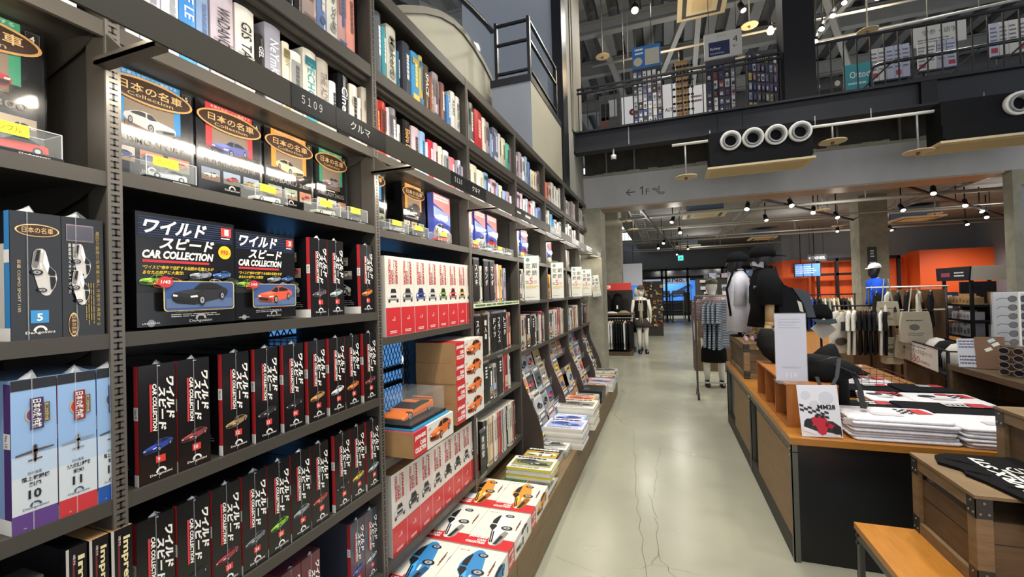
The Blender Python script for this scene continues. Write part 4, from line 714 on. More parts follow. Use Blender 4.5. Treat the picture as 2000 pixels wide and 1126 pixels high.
# boxed cars lying on the plinth, two per row
def jbox_flat(x1, y, col, cn, side):
    L, w, h, z = .37, .25, .1, .2685; x0 = x1 - w
    t = thing('boxed_model_car', 'flat white and red boxed %s sports car on the plinth, %s side' % (cn, side), 'box', (x0 + w / 2, y + L / 2, z), 'boxed sports cars lying on the plinth')
    mb = MB(); mb.box(x0, x1, y, y + L, z, z + h, CW); fr = ZP(x0, y, z + h); mb.rect(fr, 0, w, 0, L * .24, CR, 1); s = XP(x1, y, z); mb.rect(s, 0, L * .24, 0, h, CR, 1)
    for f2, ww, hh, oy in ((fr, w * .44, L * .2, .02), (s, L * .2, h * .8, .012)):
        for q, b, k, ins in (('JAPANESE', .66, .26, 0), ('CARS', .38, .22, .5), ('COLLECTION', .06, .26, 0)): mb.text(f2, q, ww * .06 + ww * ins, oy + hh * b, ww * (.94 - ins), hh * k, ink('f0e6dc'), 2, fat=.05)
    mb.lines(F(fr.p(w * .9, L * .56), (0, 1, 0), (-1, 0, 0)), 0, L * .3, 0, w * .045, 1, ink('55534e'), 2); mb.lines(F(fr.p(w * .92, L * .5), (0, 1, 0), (-1, 0, 0)), 0, L * .3, 0, w * .05, 1, ink('8a3a38'), 2)
    mb.text(fr, {'orange': 'vol.14', 'white': 'vol.15', 'blue': 'vol.16'}[cn], w * .06, L * .9, w * .2, L * .035, ink('b8323a'), 2); mb.build('carton', t)
    c = MB(); f3 = F(fr.p(w * .78, L * .1), (0, 1, 0), (-1, 0, 0)); car34(c, f3, -L * .03, -w * .04, L * .9, col, 3)
    for j in (.2, .24): c.poly(f3, [(L * .03, w * j), (L * .3, w * (j + .1)), (L * .3, w * (j + .13)), (L * .03, w * (j + .03))], ink('1c1d20'), 9)
    car34(c, s, L * .3, h * .12, L * .6, col, 2); c.build('car_picture', t)
for y, col, cn in ((2.352, 'dc8a2c', 'orange'), (1.972, 'd6d4ce', 'white'), (1.592, '2f7cb4', 'blue')):
    jbox_flat(-.756, y, col, cn, 'aisle'); jbox_flat(-1.008, y, col, cn, 'shelf')

# ------------------------------------------------------------------ magazine piles
PAPER = ['d8d4c8', 'cfcabc', 'e0dcd2', 'c8c2b4', 'd4d0c8']
def cover_art(mb, fr, w, h, bgc, acc, seed, car=None, l=1):
    r = hsh(seed); mb.rect(fr, 0, w, 0, h, ink(bgc), l); mb.rect(fr, w * .06, w * .94, h * .22, h * .74, ink(acc), l + 1)
    r.choice('abcdef'); mb.lines(fr, w * .08, w * r.uniform(.68, .94), h * .8, h * .93, 1, ink('f0eee6' if int(bgc[:2], 16) < 150 else '22242a'), l + 2, .8, r.choice([0, .05]))
    car34(mb, fr, w * .1, h * .28, w * .8, car or r.choice(['c8c8cc', 'b8343a', '3a5ab0', 'd8b03a', '2c2e34']), l + 2, r.random() < .5); mb.lines(fr, w * .08, w * .9, h * .05, h * .18, 3, ink('f0eee6' if int(bgc[:2], 16) < 150 else '3a3c40'), l + 2)
def pile(x0, x1, y0, y1, n, th, bgc, acc, car, what, z=.2685, edges=None):
    t = None
    for i in range(n):
        r = hsh(int(y0 * 997) + i * 31 + int(x0 * 77)); dx, dy = r.uniform(-.006, .006), r.uniform(-.006, .006); top = i == n - 1
        lab = ('topmost magazine of its pile, showing %s' % what) if top else 'magazine, %s from the top of the pile showing %s' % (ORD[n - 1 - i], what)
        o = thing('magazine', ' '.join(lab.split()[:16]), 'magazine', ((x0 + x1) / 2 + dx, (y0 + y1) / 2 + dy, z + i * th), 'magazines in the pile under %s' % what)
        mb = MB(); e = ink((edges or PAPER)[i % len(edges or PAPER)])
        mb.box(x0 + dx, x1 + dx, y0 + dy, y1 + dy, z + i * th, z + (i + 1) * th - .0008, e, {'zp': gloss(bgc)})
        if top: cover_art(mb, F((x0 + dx, y1 + dy, z + n * th), (0, -1, 0), (1, 0, 0)) if False else ZP(x0 + dx, y0 + dy, z + n * th - .0004), x1 - x0, y1 - y0, bgc, acc, i + int(y0 * 100), car)
        mb.build('magazine_body', o)
pile(-1.14, -.98, 2.76, 3.06, 2, .012, '4a7a40', '3a5a34', '2c3a2a', 'a dark car on green')
pile(-.97, -.77, 2.76, 3.04, 2, .012, '8a8c88', '5a5c58', '3a3c40', 'a racing car in grey')
pile(-1.12, -.79, 2.93, 3.15, 5, .017, 'd8d6ca', '8a8a50', '4a4c44', 'a winner with yellow corners', z=.294, edges=['dcd8cc', 'd8c838', 'dcd8cc'])
pile(-1.13, -.83, 3.22, 3.47, 4, .015, '1e1e20', 'b89a3c', 'e0dcd4', 'three cars on black')
pile(-1.1, -.8, 3.48, 3.66, 4, .015, 'd4d2ca', 'a8a8a4', '5a5c60', 'a grey drawing on white', edges=['9a9c96', 'b8b8b2'])
pile(-1.05, -.7, 3.67, 3.95, 10, .0175, 'c8c8dc', '9aa4cc', '2f55b0', 'a blue model car')
pile(-1.06, -.74, 3.96, 4.2, 9, .017, '8fa8d8', 'c8d0dc', '2440a0', 'a dark blue car on pale blue')
pile(-1.07, -.69, 4.22, 4.56, 12, .0175, 'dcd6c8', '8a8478', '4a4c50', 'a silver car with small print')
pile(-1.07, -.76, 4.58, 4.82, 11, .0175, 'd4a878', 'c87a5a', 'b8443a', 'red and orange cars')
pile(-1.05, -.78, 4.84, 5.22, 7, .0175, 'b0aca0', '6a6a66', '2a2c30', 'a black car on grey')
pile(-1.07, -.77, 5.64, 5.86, 7, .0165, 'c8b8a0', '9a7a68', 'b87a3a', 'a tan off-roader')
pile(-1.05, -.7, 5.88, 6.2, 7, .016, '8a9cc0', 'c88a5a', '3a5ab0', 'blue and orange racers')
pile(-1.1, -.72, 6.24, 6.42, 7, .016, '3a3a3c', 'b8563a', 'd0ccc4', 'a white car on charcoal')
pile(-1.1, -.72, 6.44, 6.66, 8, .0165, '4a463c', 'b8a850', 'c8c4b4', 'yellow wheels on brown')
pile(-1.1, -.74, 6.68, 6.93, 8, .0165, 'a8a8a0', '6a6a68', '3a3c40', 'grey cars near the column')
for i in range(2):
    t = thing('book_set_box', ['lower black slipcase box on the plinth between magazine piles', 'upper black slipcase box with silver marks on the plinth'][i], 'box', (-.93, 5.44, .2685 + i * .07), 'black slipcases on the plinth'); mb = MB(); z = .2685 + i * .0705; mb.box(-1.1, -.76 + .005 * i, 5.26 + .01 * i, 5.62, z, z + .07, mat('slipcase', '20222a', .35)); mb.lines(ZP(-1.1, 5.26, z + .07), .05, .2, .1, .14, 1, ink('8a8c94'), 1); mb.build('slipcase', t)

# ------------------------------------------------------------------ upright rows with black category dividers
NDIV = [0]
def divider(y, z, txt, w=.085, h=.285, X=-1.172, cn=''):
    t = thing('category_divider', ('black category divider card lettered %s' % txt) if txt else 'black category divider card with small pale print, %s of its kind from the left' % ORD[NDIV[0]], 'divider', (X, y + w / 2, z), 'black category dividers')
    mb = MB(); mb.box(X - .004, X, y, y + w, z + .012, z + h, mat('divider_card', '17181b', .3)); f = XP(X, y, z).cw(w * .3, h * .92)
    n = len(txt); s = min(w * .5, .046)
    for i, c in enumerate(txt): mb.text(XP(X, y, z), c, w * .5 - s / 2, h * .9 - (i + 1) * s * 1.12, s, s * .95 if c != 'ー' else s * .2, WT, 2, fat=.012)
    if not txt: mb.lines(XP(X, y, z), w * .3, w * .7, h * .6, h * .9, 4, WT, 2, .6, .1); NDIV[0] += 1
    mb.build('card', t)
    ho = MB(); ho.box(X - .006, X + .003, y, y + w, z + h * .985, z + h * 1.04, ACRYL); ho.box(X - .05, X + .006, y, y + w, z, z + .012, ACRYL); ho.build('acrylic_holder', t)
DIV = {}
def spine_row(k, key, z, y, y1, seq, hmax, seed, X=-1.18):
    r = hsh(seed); i = 0; name = {'C': 'row under the lit shelf', 'D': 'middle row', 'E': 'row with large books', 'F': 'lowest row'}[key]
    for q in seq:
        if isinstance(q, str):
            if q.startswith('|'): divider(y, z, q[1:], h=min(hmax, .29), X=X + .012); y += .09; continue
            col, w, h, d = q, r.uniform(.014, .034), hmax * r.uniform(.84, .99), .2
        else: col, w, h, d = q[0], q[1], hmax * q[2], .2
        if y + w > y1: break
        th = 'thick' if w > .055 else 'slim' if w < .02 else ''
        lab = ' '.join(('%s %s volume, %s in the %s, %s' % (colour_name(col), th, ORD[i], name, BAYS[k])).split())
        t = thing('book', lab, 'book', (X - d / 2, y + w / 2, z), 'volumes in the %s, %s' % (name, BAYS[k]))
        xx = X - r.uniform(0, .012); mb = MB(); mb.box(xx - d, xx, y, y + w - .001, z, z + h, gloss(col), {'zp': PAGES}); fr = XP(xx, y, z); tc = ink('f0eee8' if int(col[:2], 16) < 140 else '2a2a2e')
        if w > .02 and r.random() < .6: mb.rect(fr, w * .06, w * .94, h * .6, h * .9, ink(shade(col, r.choice([.55, .75, 1.2]))), 1)
        mb.lines(fr.cw(w * .3, h * .88), 0, h * .5, 0, w * .4, 1, tc, 2, .8, .1); mb.rect(fr, w * .25, w * .75, h * .04, h * .09, tc, 2)
        if w > .05: photo(mb, fr, w * .12, w * .88, h * .12, h * .42, seed + i, 2)
        mb.build('cover', t); y += w + .0015; i += 1
    return y
MIX = ['cfc8b8', '2a2a2c', 'b8343a', 'd8d2c4', '8a8678', 'c8b48a', '5a4a40', '6a7a94', 'e0dcd0', '3a3c40', 'a85a4a', 'd6c8a0']
def mix(n, seed): r = hsh(seed); return [r.choice(MIX) for _ in range(n)]
# fourth bay
spine_row(3, 'C', 1.5605, 2.56, 3.43, ['|スズキ', 'd8c83a', '2c2c2a', 'e4e0d4', '|ホンダ', '2a2a2c', '|マツダ', ('8a7a90', .075, .95), ('c87a5a', .02, .9), ('d8dce8', .03, .94), ('c8a050', .05, .92), ('3a4a90', .04, .7), ('8f8c96', .05, .86)], .3, 41)
spine_row(3, 'D', 1.1905, 2.56, 3.43, ['|スバル', 'a83a40', 'c8c4bc', '|輸入車', ('b89a6a', .05, 1.0), 'd8d4cc', '|ドイツ', '|フランス', 'd4ccc4', '|トヨタ', ('e0dcd4', .03, .98), 'c4b8a8', 'b85a4a', ('d8a890', .05, .9)], .31, 43)
spine_row(3, 'E', .8805, 2.56, 3.43, ['|クルマ書籍', '|', ('3a5a34', .04, .84), ('1f2022', .07, .8), ('b8b4a8', .06, .86), '|', ('c2beb0', .06, .96), ('a83238', .075, 1.0), ('dcd8cc', .03, .98), 'd0ccc0', 'e0dcd2'], .28, 47, X=-1.165)
spine_row(3, 'F', .4405, 2.56, 3.43, ['|復刻堂', ('2a2622', .05, .92)] + [('%s' % c, .018, .9) for c in mix(30, 5)], .36, 53, X=-1.165)
# bays five to eight
for k, sq, sd in ((4, ['8a8478', '5a5650', ('1f2022', .06, .95), ('d4d0c4', .03, 1), 'c8c4b8', ('2a2a2e', .08, .96), ('d8d8d4', .06, .9)] + mix(14, 1), 61), (5, [('dcd8cc', .05, 1), ('d89a3a', .14, .95), 'e0d8c8', '|', ('2c2e30', .07, .9)] + mix(16, 2), 67), (6, [('d4d0c8', .05, .95), '|', ('4a4c50', .06, .9)] + mix(18, 3), 71), (7, mix(14, 4), 73)):
    spine_row(k, 'C', 1.5505, UP[k] + .03, UP[k + 1] - .03, sq, .28, sd)
for k, sq, sd in ((4, [('cfcac0', .035, 1), ('b8a89a', .12, .94), ('d0a890', .05, .97), ('26282c', .13, .95), '|', ('c8c0b4', .1, .9)] + mix(12, 6), 79), (5, [('2a2a2c', .05, .98), ('c8c8c4', .16, .95), ('24262a', .08, .9), ('d8cfc4', .14, .95), ('b8342e', .03, 1), ('d8d4c8', .04, 1), 'c8c4bc'] + mix(10, 7), 83), (6, [('6a6c70', .12, .95), ('3a4c8a', .1, .7), ('d0ccc4', .1, .9), '1f2022', ('8a8478', .1, .92)] + mix(14, 8), 89), (7, [('3a3c40', .16, .95), ('dcd8cc', .04, 1), '|', '|'] + mix(6, 9), 97)):
    spine_row(k, 'D', 1.1205, UP[k] + .03, UP[k + 1] - .03, sq, .32, sd)
t = thing('price_strip', 'pale green price strip along the shelf edge beside the dividers', 'label strip', (-1.158, 3.0, 1.53)); mb = MB(); mb.box(-1.161, -1.157, 2.53, 3.44, 1.531, 1.559, mat('strip_green', 'c4d0a4', .5)); mb.lines(XP(-1.157, 2.53, 1.531), .02, .88, .004, .024, 1, ink('55604a'), 2, .6, .02); mb.build('strip', t)

# ------------------------------------------------------------------ stepped magazine racks under the far bays
RK = mat('rack_brown', '372e29', .45)
for k in range(4, 8):
    a, b = UP[k] + .012, UP[k + 1] - .012
    t = thing('magazine_rack', 'dark stepped magazine rack under the %s' % BAYS[k], 'rack', (-1.2, (a + b) / 2, .268), 'stepped magazine racks')
    prof = [(-1.55, .269), (-.99, .269), (-.99, .38), (-1.0, .46), (-1.04, .6), (-1.1, .74), (-1.15, .86), (-1.172, .97), (-1.172, 1.08), (-1.55, 1.08)]
    for y in (a, b - .018): mb = MB(); mb.prism([(x, y, z) for x, z in prof], (0, .016, 0), RK); mb.build('side_panel', t)
    mb = MB(); mb.box(-1.5, -1.49, a + .017, b - .019, .27, 1.08, RK); mb.build('back_panel', t)
    for j, (x, z) in enumerate(((-1.26, .86), (-1.19, .68), (-1.12, .49), (-1.05, .3))):
        mb = MB(); mb.box(x - .12, x + .05, a + .017, b - .019, z - .012, z, RK); mb.build('step', t)
        mb = MB(); mb.box(x + .05, x + .053, a + .017, b - .019, z - .012, z + .07, ACRYL); mb.build('clear_lip', t)
        m = 4 if k < 7 else 3; pitch = (b - a - .05) / m
        for i in range(m):
            r = hsh(k * 100 + j * 10 + i)
            if r.random() < .08: continue
            y = a + .025 + i * pitch; w = min(.2, pitch - .012); h = r.uniform(.2, .25); tk = r.choice([.008, .02, .035]); ang = .26
            bgc = r.choice(['3a3e44', '6a7078', 'c8b48a', '2a2c30', 'b8a070', 'd8c8b4', '8a4a48', '4a5a78', 'd0b03a', '9aa4a8', 'cfc8bc', '5a4a48']); acc = r.choice(['8a8a86', '4a4c50', 'c87a5a', 'a8b0b8', '5a6a90', 'b89a5a'])
            o = thing('magazine', '%s magazine, %s on the %s rack step under the %s' % (colour_name(bgc), ORD[i], ['top', 'second', 'third', 'lowest'][j], BAYS[k]), 'magazine', (x, y + w / 2, z), 'magazines on the stepped racks')
            mb = MB(); bx = Vector((x + .042 - tk, y, z + .001)); up = Vector((-math.sin(ang), 0, math.cos(ang))); nx = Vector((math.cos(ang), 0, math.sin(ang)))
            mb.obox(bx + up * h / 2 + Vector((0, w / 2, 0)), nx * tk / 2, (0, w / 2, 0), up * h / 2, ink(r.choice(PAPER))); f = F(bx + nx * tk / 2, (0, 1, 0), up); cover_art(mb, f, w, h, bgc, acc, k * 31 + j * 7 + i); mb.build('magazine_body', o)

# ------------------------------------------------------------------ white hanging notices standing out from the shelf edge
for i, (x0, y, z0, z1, tl) in enumerate(((-1.112, 3.46, 1.56, 1.925, 0), (-1.118, 4.40, 1.56, 1.925, 0), (-1.1, 5.345, 1.56, 1.925, 0), (-1.088, 6.0, 1.56, 1.92, 0), (-1.08, 6.9, 1.53, 1.86, .12))):
    t = thing('hanging_notice', ['white subscription notice with red 5, largest and nearest of the row', 'white subscription notice, second from the nearest, before yellow magazines', 'white subscription notice, middle of the row of five', 'white subscription notice, second from the far end', 'tilted white subscription notice at the far end by the column'][i], 'notice', (x0, y, z0), 'white subscription notices on the shelf edge')
    w, h = .127, z1 - z0; up = Vector((-math.sin(tl), 0, math.cos(tl))); ax = Vector((math.cos(tl), 0, math.sin(tl))); f = F(Vector((x0, y, z0)), ax, up)
    mb = MB(); mb.obox(Vector((x0, y + .0015, z0)) + ax * w / 2 + up * h / 2, ax * w / 2, (0, .001, 0), up * h / 2, mat('notice_white', 'dcdace', .5))
    for c, a, b in (('定', .1, .72), ('期', .54, .72), ('購', .1, .56), ('読', .54, .56)): mb.text(f, c, w * a, h * b, w * .34, h * .12, ink('3a3c40'), 2, fat=.01)
    mb.oval(f, w * .26, h * .92, w * .13, h * .045, ink('4a8a98'), 2); mb.text(f, '5', w * .34, h * .36, w * .24, h * .15, ink('cc5a4c'), 2, fat=.01); mb.text(f, '倍', w * .64, h * .37, w * .22, h * .08, ink('d88a6a'), 2); mb.lines(f, w * .08, w * .3, h * .37, h * .45, 2, ink('5a5a58'), 2)
    mb.lines(f, w * .08, w * .92, h * .26, h * .33, 2, ink('d8b83a'), 2, .6); mb.lines(f, w * .1, w * .9, h * .05, h * .08, 1, ink('8a8a86'), 2); mb.text(f, 'で', w * .44, h * .51, w * .1, h * .035, ink('3a3c40'), 2); mb.build('card', t)
    ho = MB(); e = .006; ho.obox(Vector((x0, y - .001, z0)) + ax * w / 2 + up * h / 2, ax * (w / 2 + e), (0, .0006, 0), up * (h / 2 + e), ACRYL); ho.obox(Vector((x0, y, z0)) + ax * w * .5 + up * (-.012), ax * w * .42, (0, .02, 0), up * .008, ACRYL); ho.bar((x0, y, z0 - .004), (-1.17, y, z0 - .004), .02, .006, ACRYL); ho.build('acrylic_holder', t)
# ================================================================== RIGHT SIDE: TABLE, CRATES, BENCH
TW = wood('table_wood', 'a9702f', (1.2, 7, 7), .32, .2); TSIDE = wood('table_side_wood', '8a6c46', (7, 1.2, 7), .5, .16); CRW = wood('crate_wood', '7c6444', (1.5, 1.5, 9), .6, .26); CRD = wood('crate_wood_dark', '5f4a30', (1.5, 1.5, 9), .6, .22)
STEEL = mat('table_steel', '5f6058', .4, .4); BOLT = mat('bolt', '8a8a86', .3, .7); BPAN = mat('black_panel', '0f1014', .3)
for i, (a, b) in enumerate(((2.946, 4.285), (4.29, 5.8))):
    t = thing('display_table', ['long wooden display table with black end panel, near half', 'long wooden display table, far half under the crate'][i], 'table', (1.35, (a + b) / 2, 0), 'wooden display tables beside the aisle')
    mb = MB(); mb.box(.664, 2.05, a, b - .002, .687, .725, TW); mb.build('table_top', t)
    mb = MB(); mb.box(.70, 2.04, a + .02, b - .01, .0, .686, BPAN)
    mb.rect(YM(.70, a + .02, 0), .05, 1.3, .03, .65, mat('panel_inset', '0b0c10', .35), 2); mb.build('black_body', t)
    mb = MB(); w0, w1 = (a + .03, a + 1.05) if i == 0 else (a + .03, a + .95)
    mb.box(.672, .7, w0, w1, .12, .64, TSIDE); mb.build('side_board', t)
    mb = MB(); mb.box(.668, .7, a + .01, b - .01, 0, .115, mat('table_skirt', '2e2a24', .6)); mb.build('skirt', t)
    mb = MB(); mb.box(.666, .672, a, b - .004, .64, .686, STEEL); mb.box(.666, .7, a, b - .004, .64, .644, STEEL)
    for y in [a + .05 + j * .1 for j in range(int((b - a) / .1))]: mb.rect(XM(.666, y + .025, .65), 0, .04, .006, .016, ink('3a3b36'), 1)
    mb.build('steel_rail', t)
    for y in (a, b - .036) if i == 0 else (b - .036, a):
        mb = MB(); mb.box(.666, .672, y, y + .032, 0, .64, STEEL); mb.box(.666, .7, y, y + .006, 0, .686, STEEL); l = mb.build('leg', t)
        mb = MB()
        for z in (.655, .62): mb.cyl((.658, y + .016, z), (.668, y + .016, z), .007, BOLT, 8)
        mb.build('bolt', l)
def crate(x0, x1, y0, y1, z0, z1, label, open_front=False, boards=2, planks=True):
    t = thing('wooden_crate', label, 'crate', ((x0 + x1) / 2, (y0 + y1) / 2, z0)); b = .05; th = .018
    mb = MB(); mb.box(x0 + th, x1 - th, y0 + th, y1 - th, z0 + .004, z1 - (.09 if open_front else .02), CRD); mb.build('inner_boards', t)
    mb = MB()
    for n in range(1, boards):
        z = z0 + (z1 - z0) * n / boards
        mb.box(x0 + th - .001, x0 + th + .002, y0 + b, y1 - b, z - .002, z + .002, ink('2a2016')); mb.box(x0 + b, x1 - b, y0 + th - .001, y0 + th + .002, z - .002, z + .002, ink('2a2016'))
    mb.build('board_gap', t)
    mb = MB()
    for x in (x0, x1 - b):
        for y in (y0, y1 - th): mb.box(x, x + b, y, y + th, z0, z1, CRW)
    for x in (x0, x1 - th):
        for y in (y0 + th, y1 - b): mb.box(x, x + th, y, y + b - th, z0, z1, CRW)
        for z in (z0, z1 - b): mb.box(x, x + th, y0 + b, y1 - b, z, z + b, CRW)
    for y in (y0, y1 - th):
        for z in ((z0, z1 - b) if not open_front else (z0,)): mb.box(x0 + b, x1 - b, y, y + th, z, z + b, CRW)
    mb.build('frame', t)
    mb = MB(); mb.box(x0 - .004, x1 + .004, y0 - .004, y1 + .004, z1, z1 + .012, CRW); mb.build('lid', t)
    for xa, ya in ((x0, y0), (x0, y1 - .05), (x1 - .05, y0)):
        for z in (z0, z1 - .075):
            mb = MB(); pm = mat('crate_plate', '3a3833', .45, .4)
            if ya == y0: mb.box(xa - .0015, xa + .05, y0 - .0015, y0 + .001, z, z + .075, pm)
            if xa == x0: mb.box(x0 - .0015, x0 + .001, ya - .0015, ya + .05, z, z + .075, pm)
            for q in ((.012, .018), (.038, .018), (.025, .058)):
                if xa == x0: mb.cyl((x0 - .004, ya + q[0], z + q[1]), (x0 + .002, ya + q[0], z + q[1]), .0045, BOLT, 8)
                if ya == y0: mb.cyl((xa + q[0], y0 - .004, z + q[1]), (xa + q[0], y0 + .002, z + q[1]), .0045, BOLT, 8)
            mb.build('corner_plate', t)
    return t
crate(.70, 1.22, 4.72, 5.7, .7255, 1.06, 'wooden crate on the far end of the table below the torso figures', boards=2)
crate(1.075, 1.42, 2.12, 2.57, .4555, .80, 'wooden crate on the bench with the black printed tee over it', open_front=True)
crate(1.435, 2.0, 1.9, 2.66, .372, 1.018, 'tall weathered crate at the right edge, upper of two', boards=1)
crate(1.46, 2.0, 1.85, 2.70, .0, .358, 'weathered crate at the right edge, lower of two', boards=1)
# low bench
t = thing('bench', 'low bench with orange wood top and bolted dark steel legs', 'bench', (1.1, 1.8, 0))
mb = MB(); mb.box(.835, 1.425, 1.0, 2.56, .425, .455, wood('bench_top', 'b87a30', (7, 1.2, 7), .3, .16)); mb.build('bench_top', t)
mb = MB(); mb.box(.84, .845, 1.0, 2.555, .385, .425, STEEL); mb.box(.84, 1.42, 2.55, 2.555, .385, .425, STEEL); mb.build('steel_rail', t)
for x, y in ((.84, 2.52), (.84, 1.0), (1.388, 2.52), (1.388, 1.0)):
    mb = MB(); mb.box(x, x + .006, y, y + .034, 0, .385, STEEL); mb.box(x, x + .032, y + .028, y + .034, 0, .385, STEEL); l = mb.build('leg', t)
    mb = MB()
    for z in (.405, .37): mb.cyl((x - .008, y + .012, z), (x, y + .012, z), .008, ink('1c1c1c'), 8)
    mb.build('bolt', l)
# black tee with white print over the crate
BT = cloth('141416')
t = thing('printed_tee', 'black tee with slanted white lettering spread over the wooden crate', 'tee shirt', (1.24, 2.35, .812))
mb = MB(); out = [(1.11, 2.43), (1.14, 2.52), (1.2, 2.56), (1.44, 2.56), (1.44, 2.085), (1.2, 2.085), (1.17, 2.24), (1.145, 2.31), (1.16, 2.36)]
z = .8135
mb.prism([(x, y, z) for x, y in out], (0, 0, .012), BT); mb.prism([(1.2, 2.10, z + .012), (1.43, 2.10, z + .012), (1.43, 2.088, z - .02), (1.42, 2.084, z - .2), (1.26, 2.084, z - .16), (1.2, 2.088, z - .02)], (0, -.008, 0), BT)
for a, b in (((1.15, 2.35), (1.22, 2.3)), ((1.16, 2.48), (1.23, 2.42)), ((1.21, 2.2), (1.3, 2.16))): mb.tube([(a[0], a[1], z + .009), ((a[0] + b[0]) / 2, (a[1] + b[1]) / 2, z + .013), (b[0], b[1], z + .009)], .006, BT, 6)
mb.build('cloth', t)
mb = MB(); f = F((1.285, 2.155, z + .0125), (.04, 1, 0), (-1, .04, 0)); mb.text(f, 'WRX STI', 0, 0, .36, .046, WT, 1, .2, .04); mb.lines(f, .04, .24, -.026, -.006, 1, WT, 1, .8, .05); mb.lines(f, .02, .18, -.05, -.03, 1, WT, 1, .8, .05)
mb.arc(f, .24, -.06, .026, .034, .2, 5.8, WT, 1, 20); mb.rect(f, .215, .265, -.064, -.058, WT, 1); mb.build('print', t)

# open cubby with its sign, bags and poster
CUB = wood('cubby_wood', 'a8662c', (7, 7, 1.2), .45, .14)
t = thing('cubby_shelf', 'open orange wood cubby with three compartments at the table corner', 'shelf', (.82, 3.6, .7255))
x0, x1, z0, z1 = .70, .98, .7255, 1.0
mb = MB(); mb.box(x0, x1, 3.16, 4.1, z1 - .012, z1, CUB); mb.build('top_board', t)
mb = MB(); mb.box(x0, x1, 3.16, 4.1, z0, z0 + .012, CUB); mb.build('bottom_board', t)
mb = MB(); mb.box(x1 - .012, x1, 3.17, 4.09, z0 + .013, z1 - .013, CUB); mb.build('back_board', t)
for y in (3.16, 3.47, 3.78, 4.09): mb = MB(); mb.box(x0 + .002, x1 - .013, y, y + .012, z0 + .013, z1 - .013, CUB); mb.build('divider_board', t)
t = thing('cap', 'black cap lying in the nearest cubby compartment', 'cap', (.84, 3.3, .74)); mb = MB(); mb.ell([(.84, 3.3, .7385, .06, .07), (.84, 3.3, .77, .064, .075), (.84, 3.3, .8, .05, .06), (.84, 3.3, .82, .015, .02)], BT); mb.box(.76, .8, 3.26, 3.34, .739, .744, BT); mb.build('crown', t)
t = thing('acrylic_sign', 'clear acrylic stand with pale sheet seen from behind on the cubby', 'sign', (.74, 3.22, 1.0005))
mb = MB(); mb.box(.658, .83, 3.205, 3.208, 1.012, 1.438, mat('sheet_pale', 'c9c8d6', .6)); f = YM(.658, 3.205, 1.012); g = ink('b2b1c0'); mb.lines(f, .02, .15, .33, .4, 4, g, 1); mb.text(F(f.p(.118, .018), (-1, 0, 0), (0, 0, 1)), '911', 0, 0, .062, .035, ink('e4e2e8'), -1, 0, .02); mb.lines(f, .03, .14, .07, .1, 1, g, 1); mb.build('sheet', t)
mb = MB(); mb.box(.655, .833, 3.2, 3.203, 1.006, 1.444, ACRYL); mb.box(.655, .833, 3.21, 3.213, 1.006, 1.444, ACRYL); mb.box(.655, .833, 3.14, 3.28, 1.0006, 1.006, ACRYL); mb.build('acrylic_holder', t)
t = thing('poster_board', 'white poster with red racing car and MM28 leaning at the table corner', 'poster', (.84, 3.02, .7255)); w, h = .205, .298; up = Vector((-.05, .1, 1)).normalized(); ax = Vector((1, .02, .03)).normalized(); f = F(Vector((.737, 2.99, .727)), ax, up)
mb = MB(); mb.obox(f.p(w / 2, h / 2, -6), f.u * w / 2, f.v * h / 2, f.n * .002, ink('e4e4ea'))
for a, b, rr in ((.2, .8, .12), (.7, .75, .18), (.4, .6, .14)): mb.oval(f, w * a, h * b, w * rr, w * rr, ink('d2d3dc'), 1)
mb.text(f, 'MM28', w * .46, h * .53, w * .44, h * .09, ink('1c1c20'), 4, 0, .04)
for i in range(7):
    for j in range(3):
        if (i + j) % 2 == 0: mb.poly(f, [(w * (.02 + i * .1), h * (.5 - i * .022 + j * .045)), (w * (.12 + i * .1), h * (.478 - i * .022 + j * .045)), (w * (.12 + i * .1), h * (.523 - i * .022 + j * .045)), (w * (.02 + i * .1), h * (.545 - i * .022 + j * .045))], ink('26262a'), 2)
P = lambda pts, c, l: mb.poly(f, [(w * a, h * b) for a, b in pts], ink(c), l)
P([(.06, .15), (.3, .1), (.98, .02), (.98, .2), (.8, .3), (.3, .36), (.1, .3)], '26262a', 3); P([(.28, .36), (.4, .4), (.62, .38), (.7, .26), (.6, .06), (.5, .03), (.42, .08), (.38, .2)], 'c22036', 5); P([(.3, .34), (.12, .24), (.2, .2), (.42, .22)], 'c22036', 5); P([(.62, .3), (.84, .22), (.86, .14), (.6, .2)], 'b81c30', 5)
P([(.04, .2), (.04, .12), (.36, .04), (.4, .1), (.3, .13)], 'e8e4e6', 6); P([(.4, .04), (.6, .04), (.95, .0), (.95, .05), (.6, .1)], 'd8d4d8', 4)
for a, b, rx, ry in ((.2, .26, .1, .13), (.86, .14, .1, .12), (.42, .4, .05, .05), (.56, .39, .05, .05)): mb.oval(f, w * a, h * b, w * rx, w * ry, ink('161618'), 7)
mb.build('poster_sheet', t); mb = MB(); mb.box(.8, .86, 3.025, 3.09, .7256, .735, BLACKM); mb.bar((.83, 3.08, .735), f.p(w / 2, h * .6, -12), .02, .004, BLACKM); mb.build('easel_back', t)
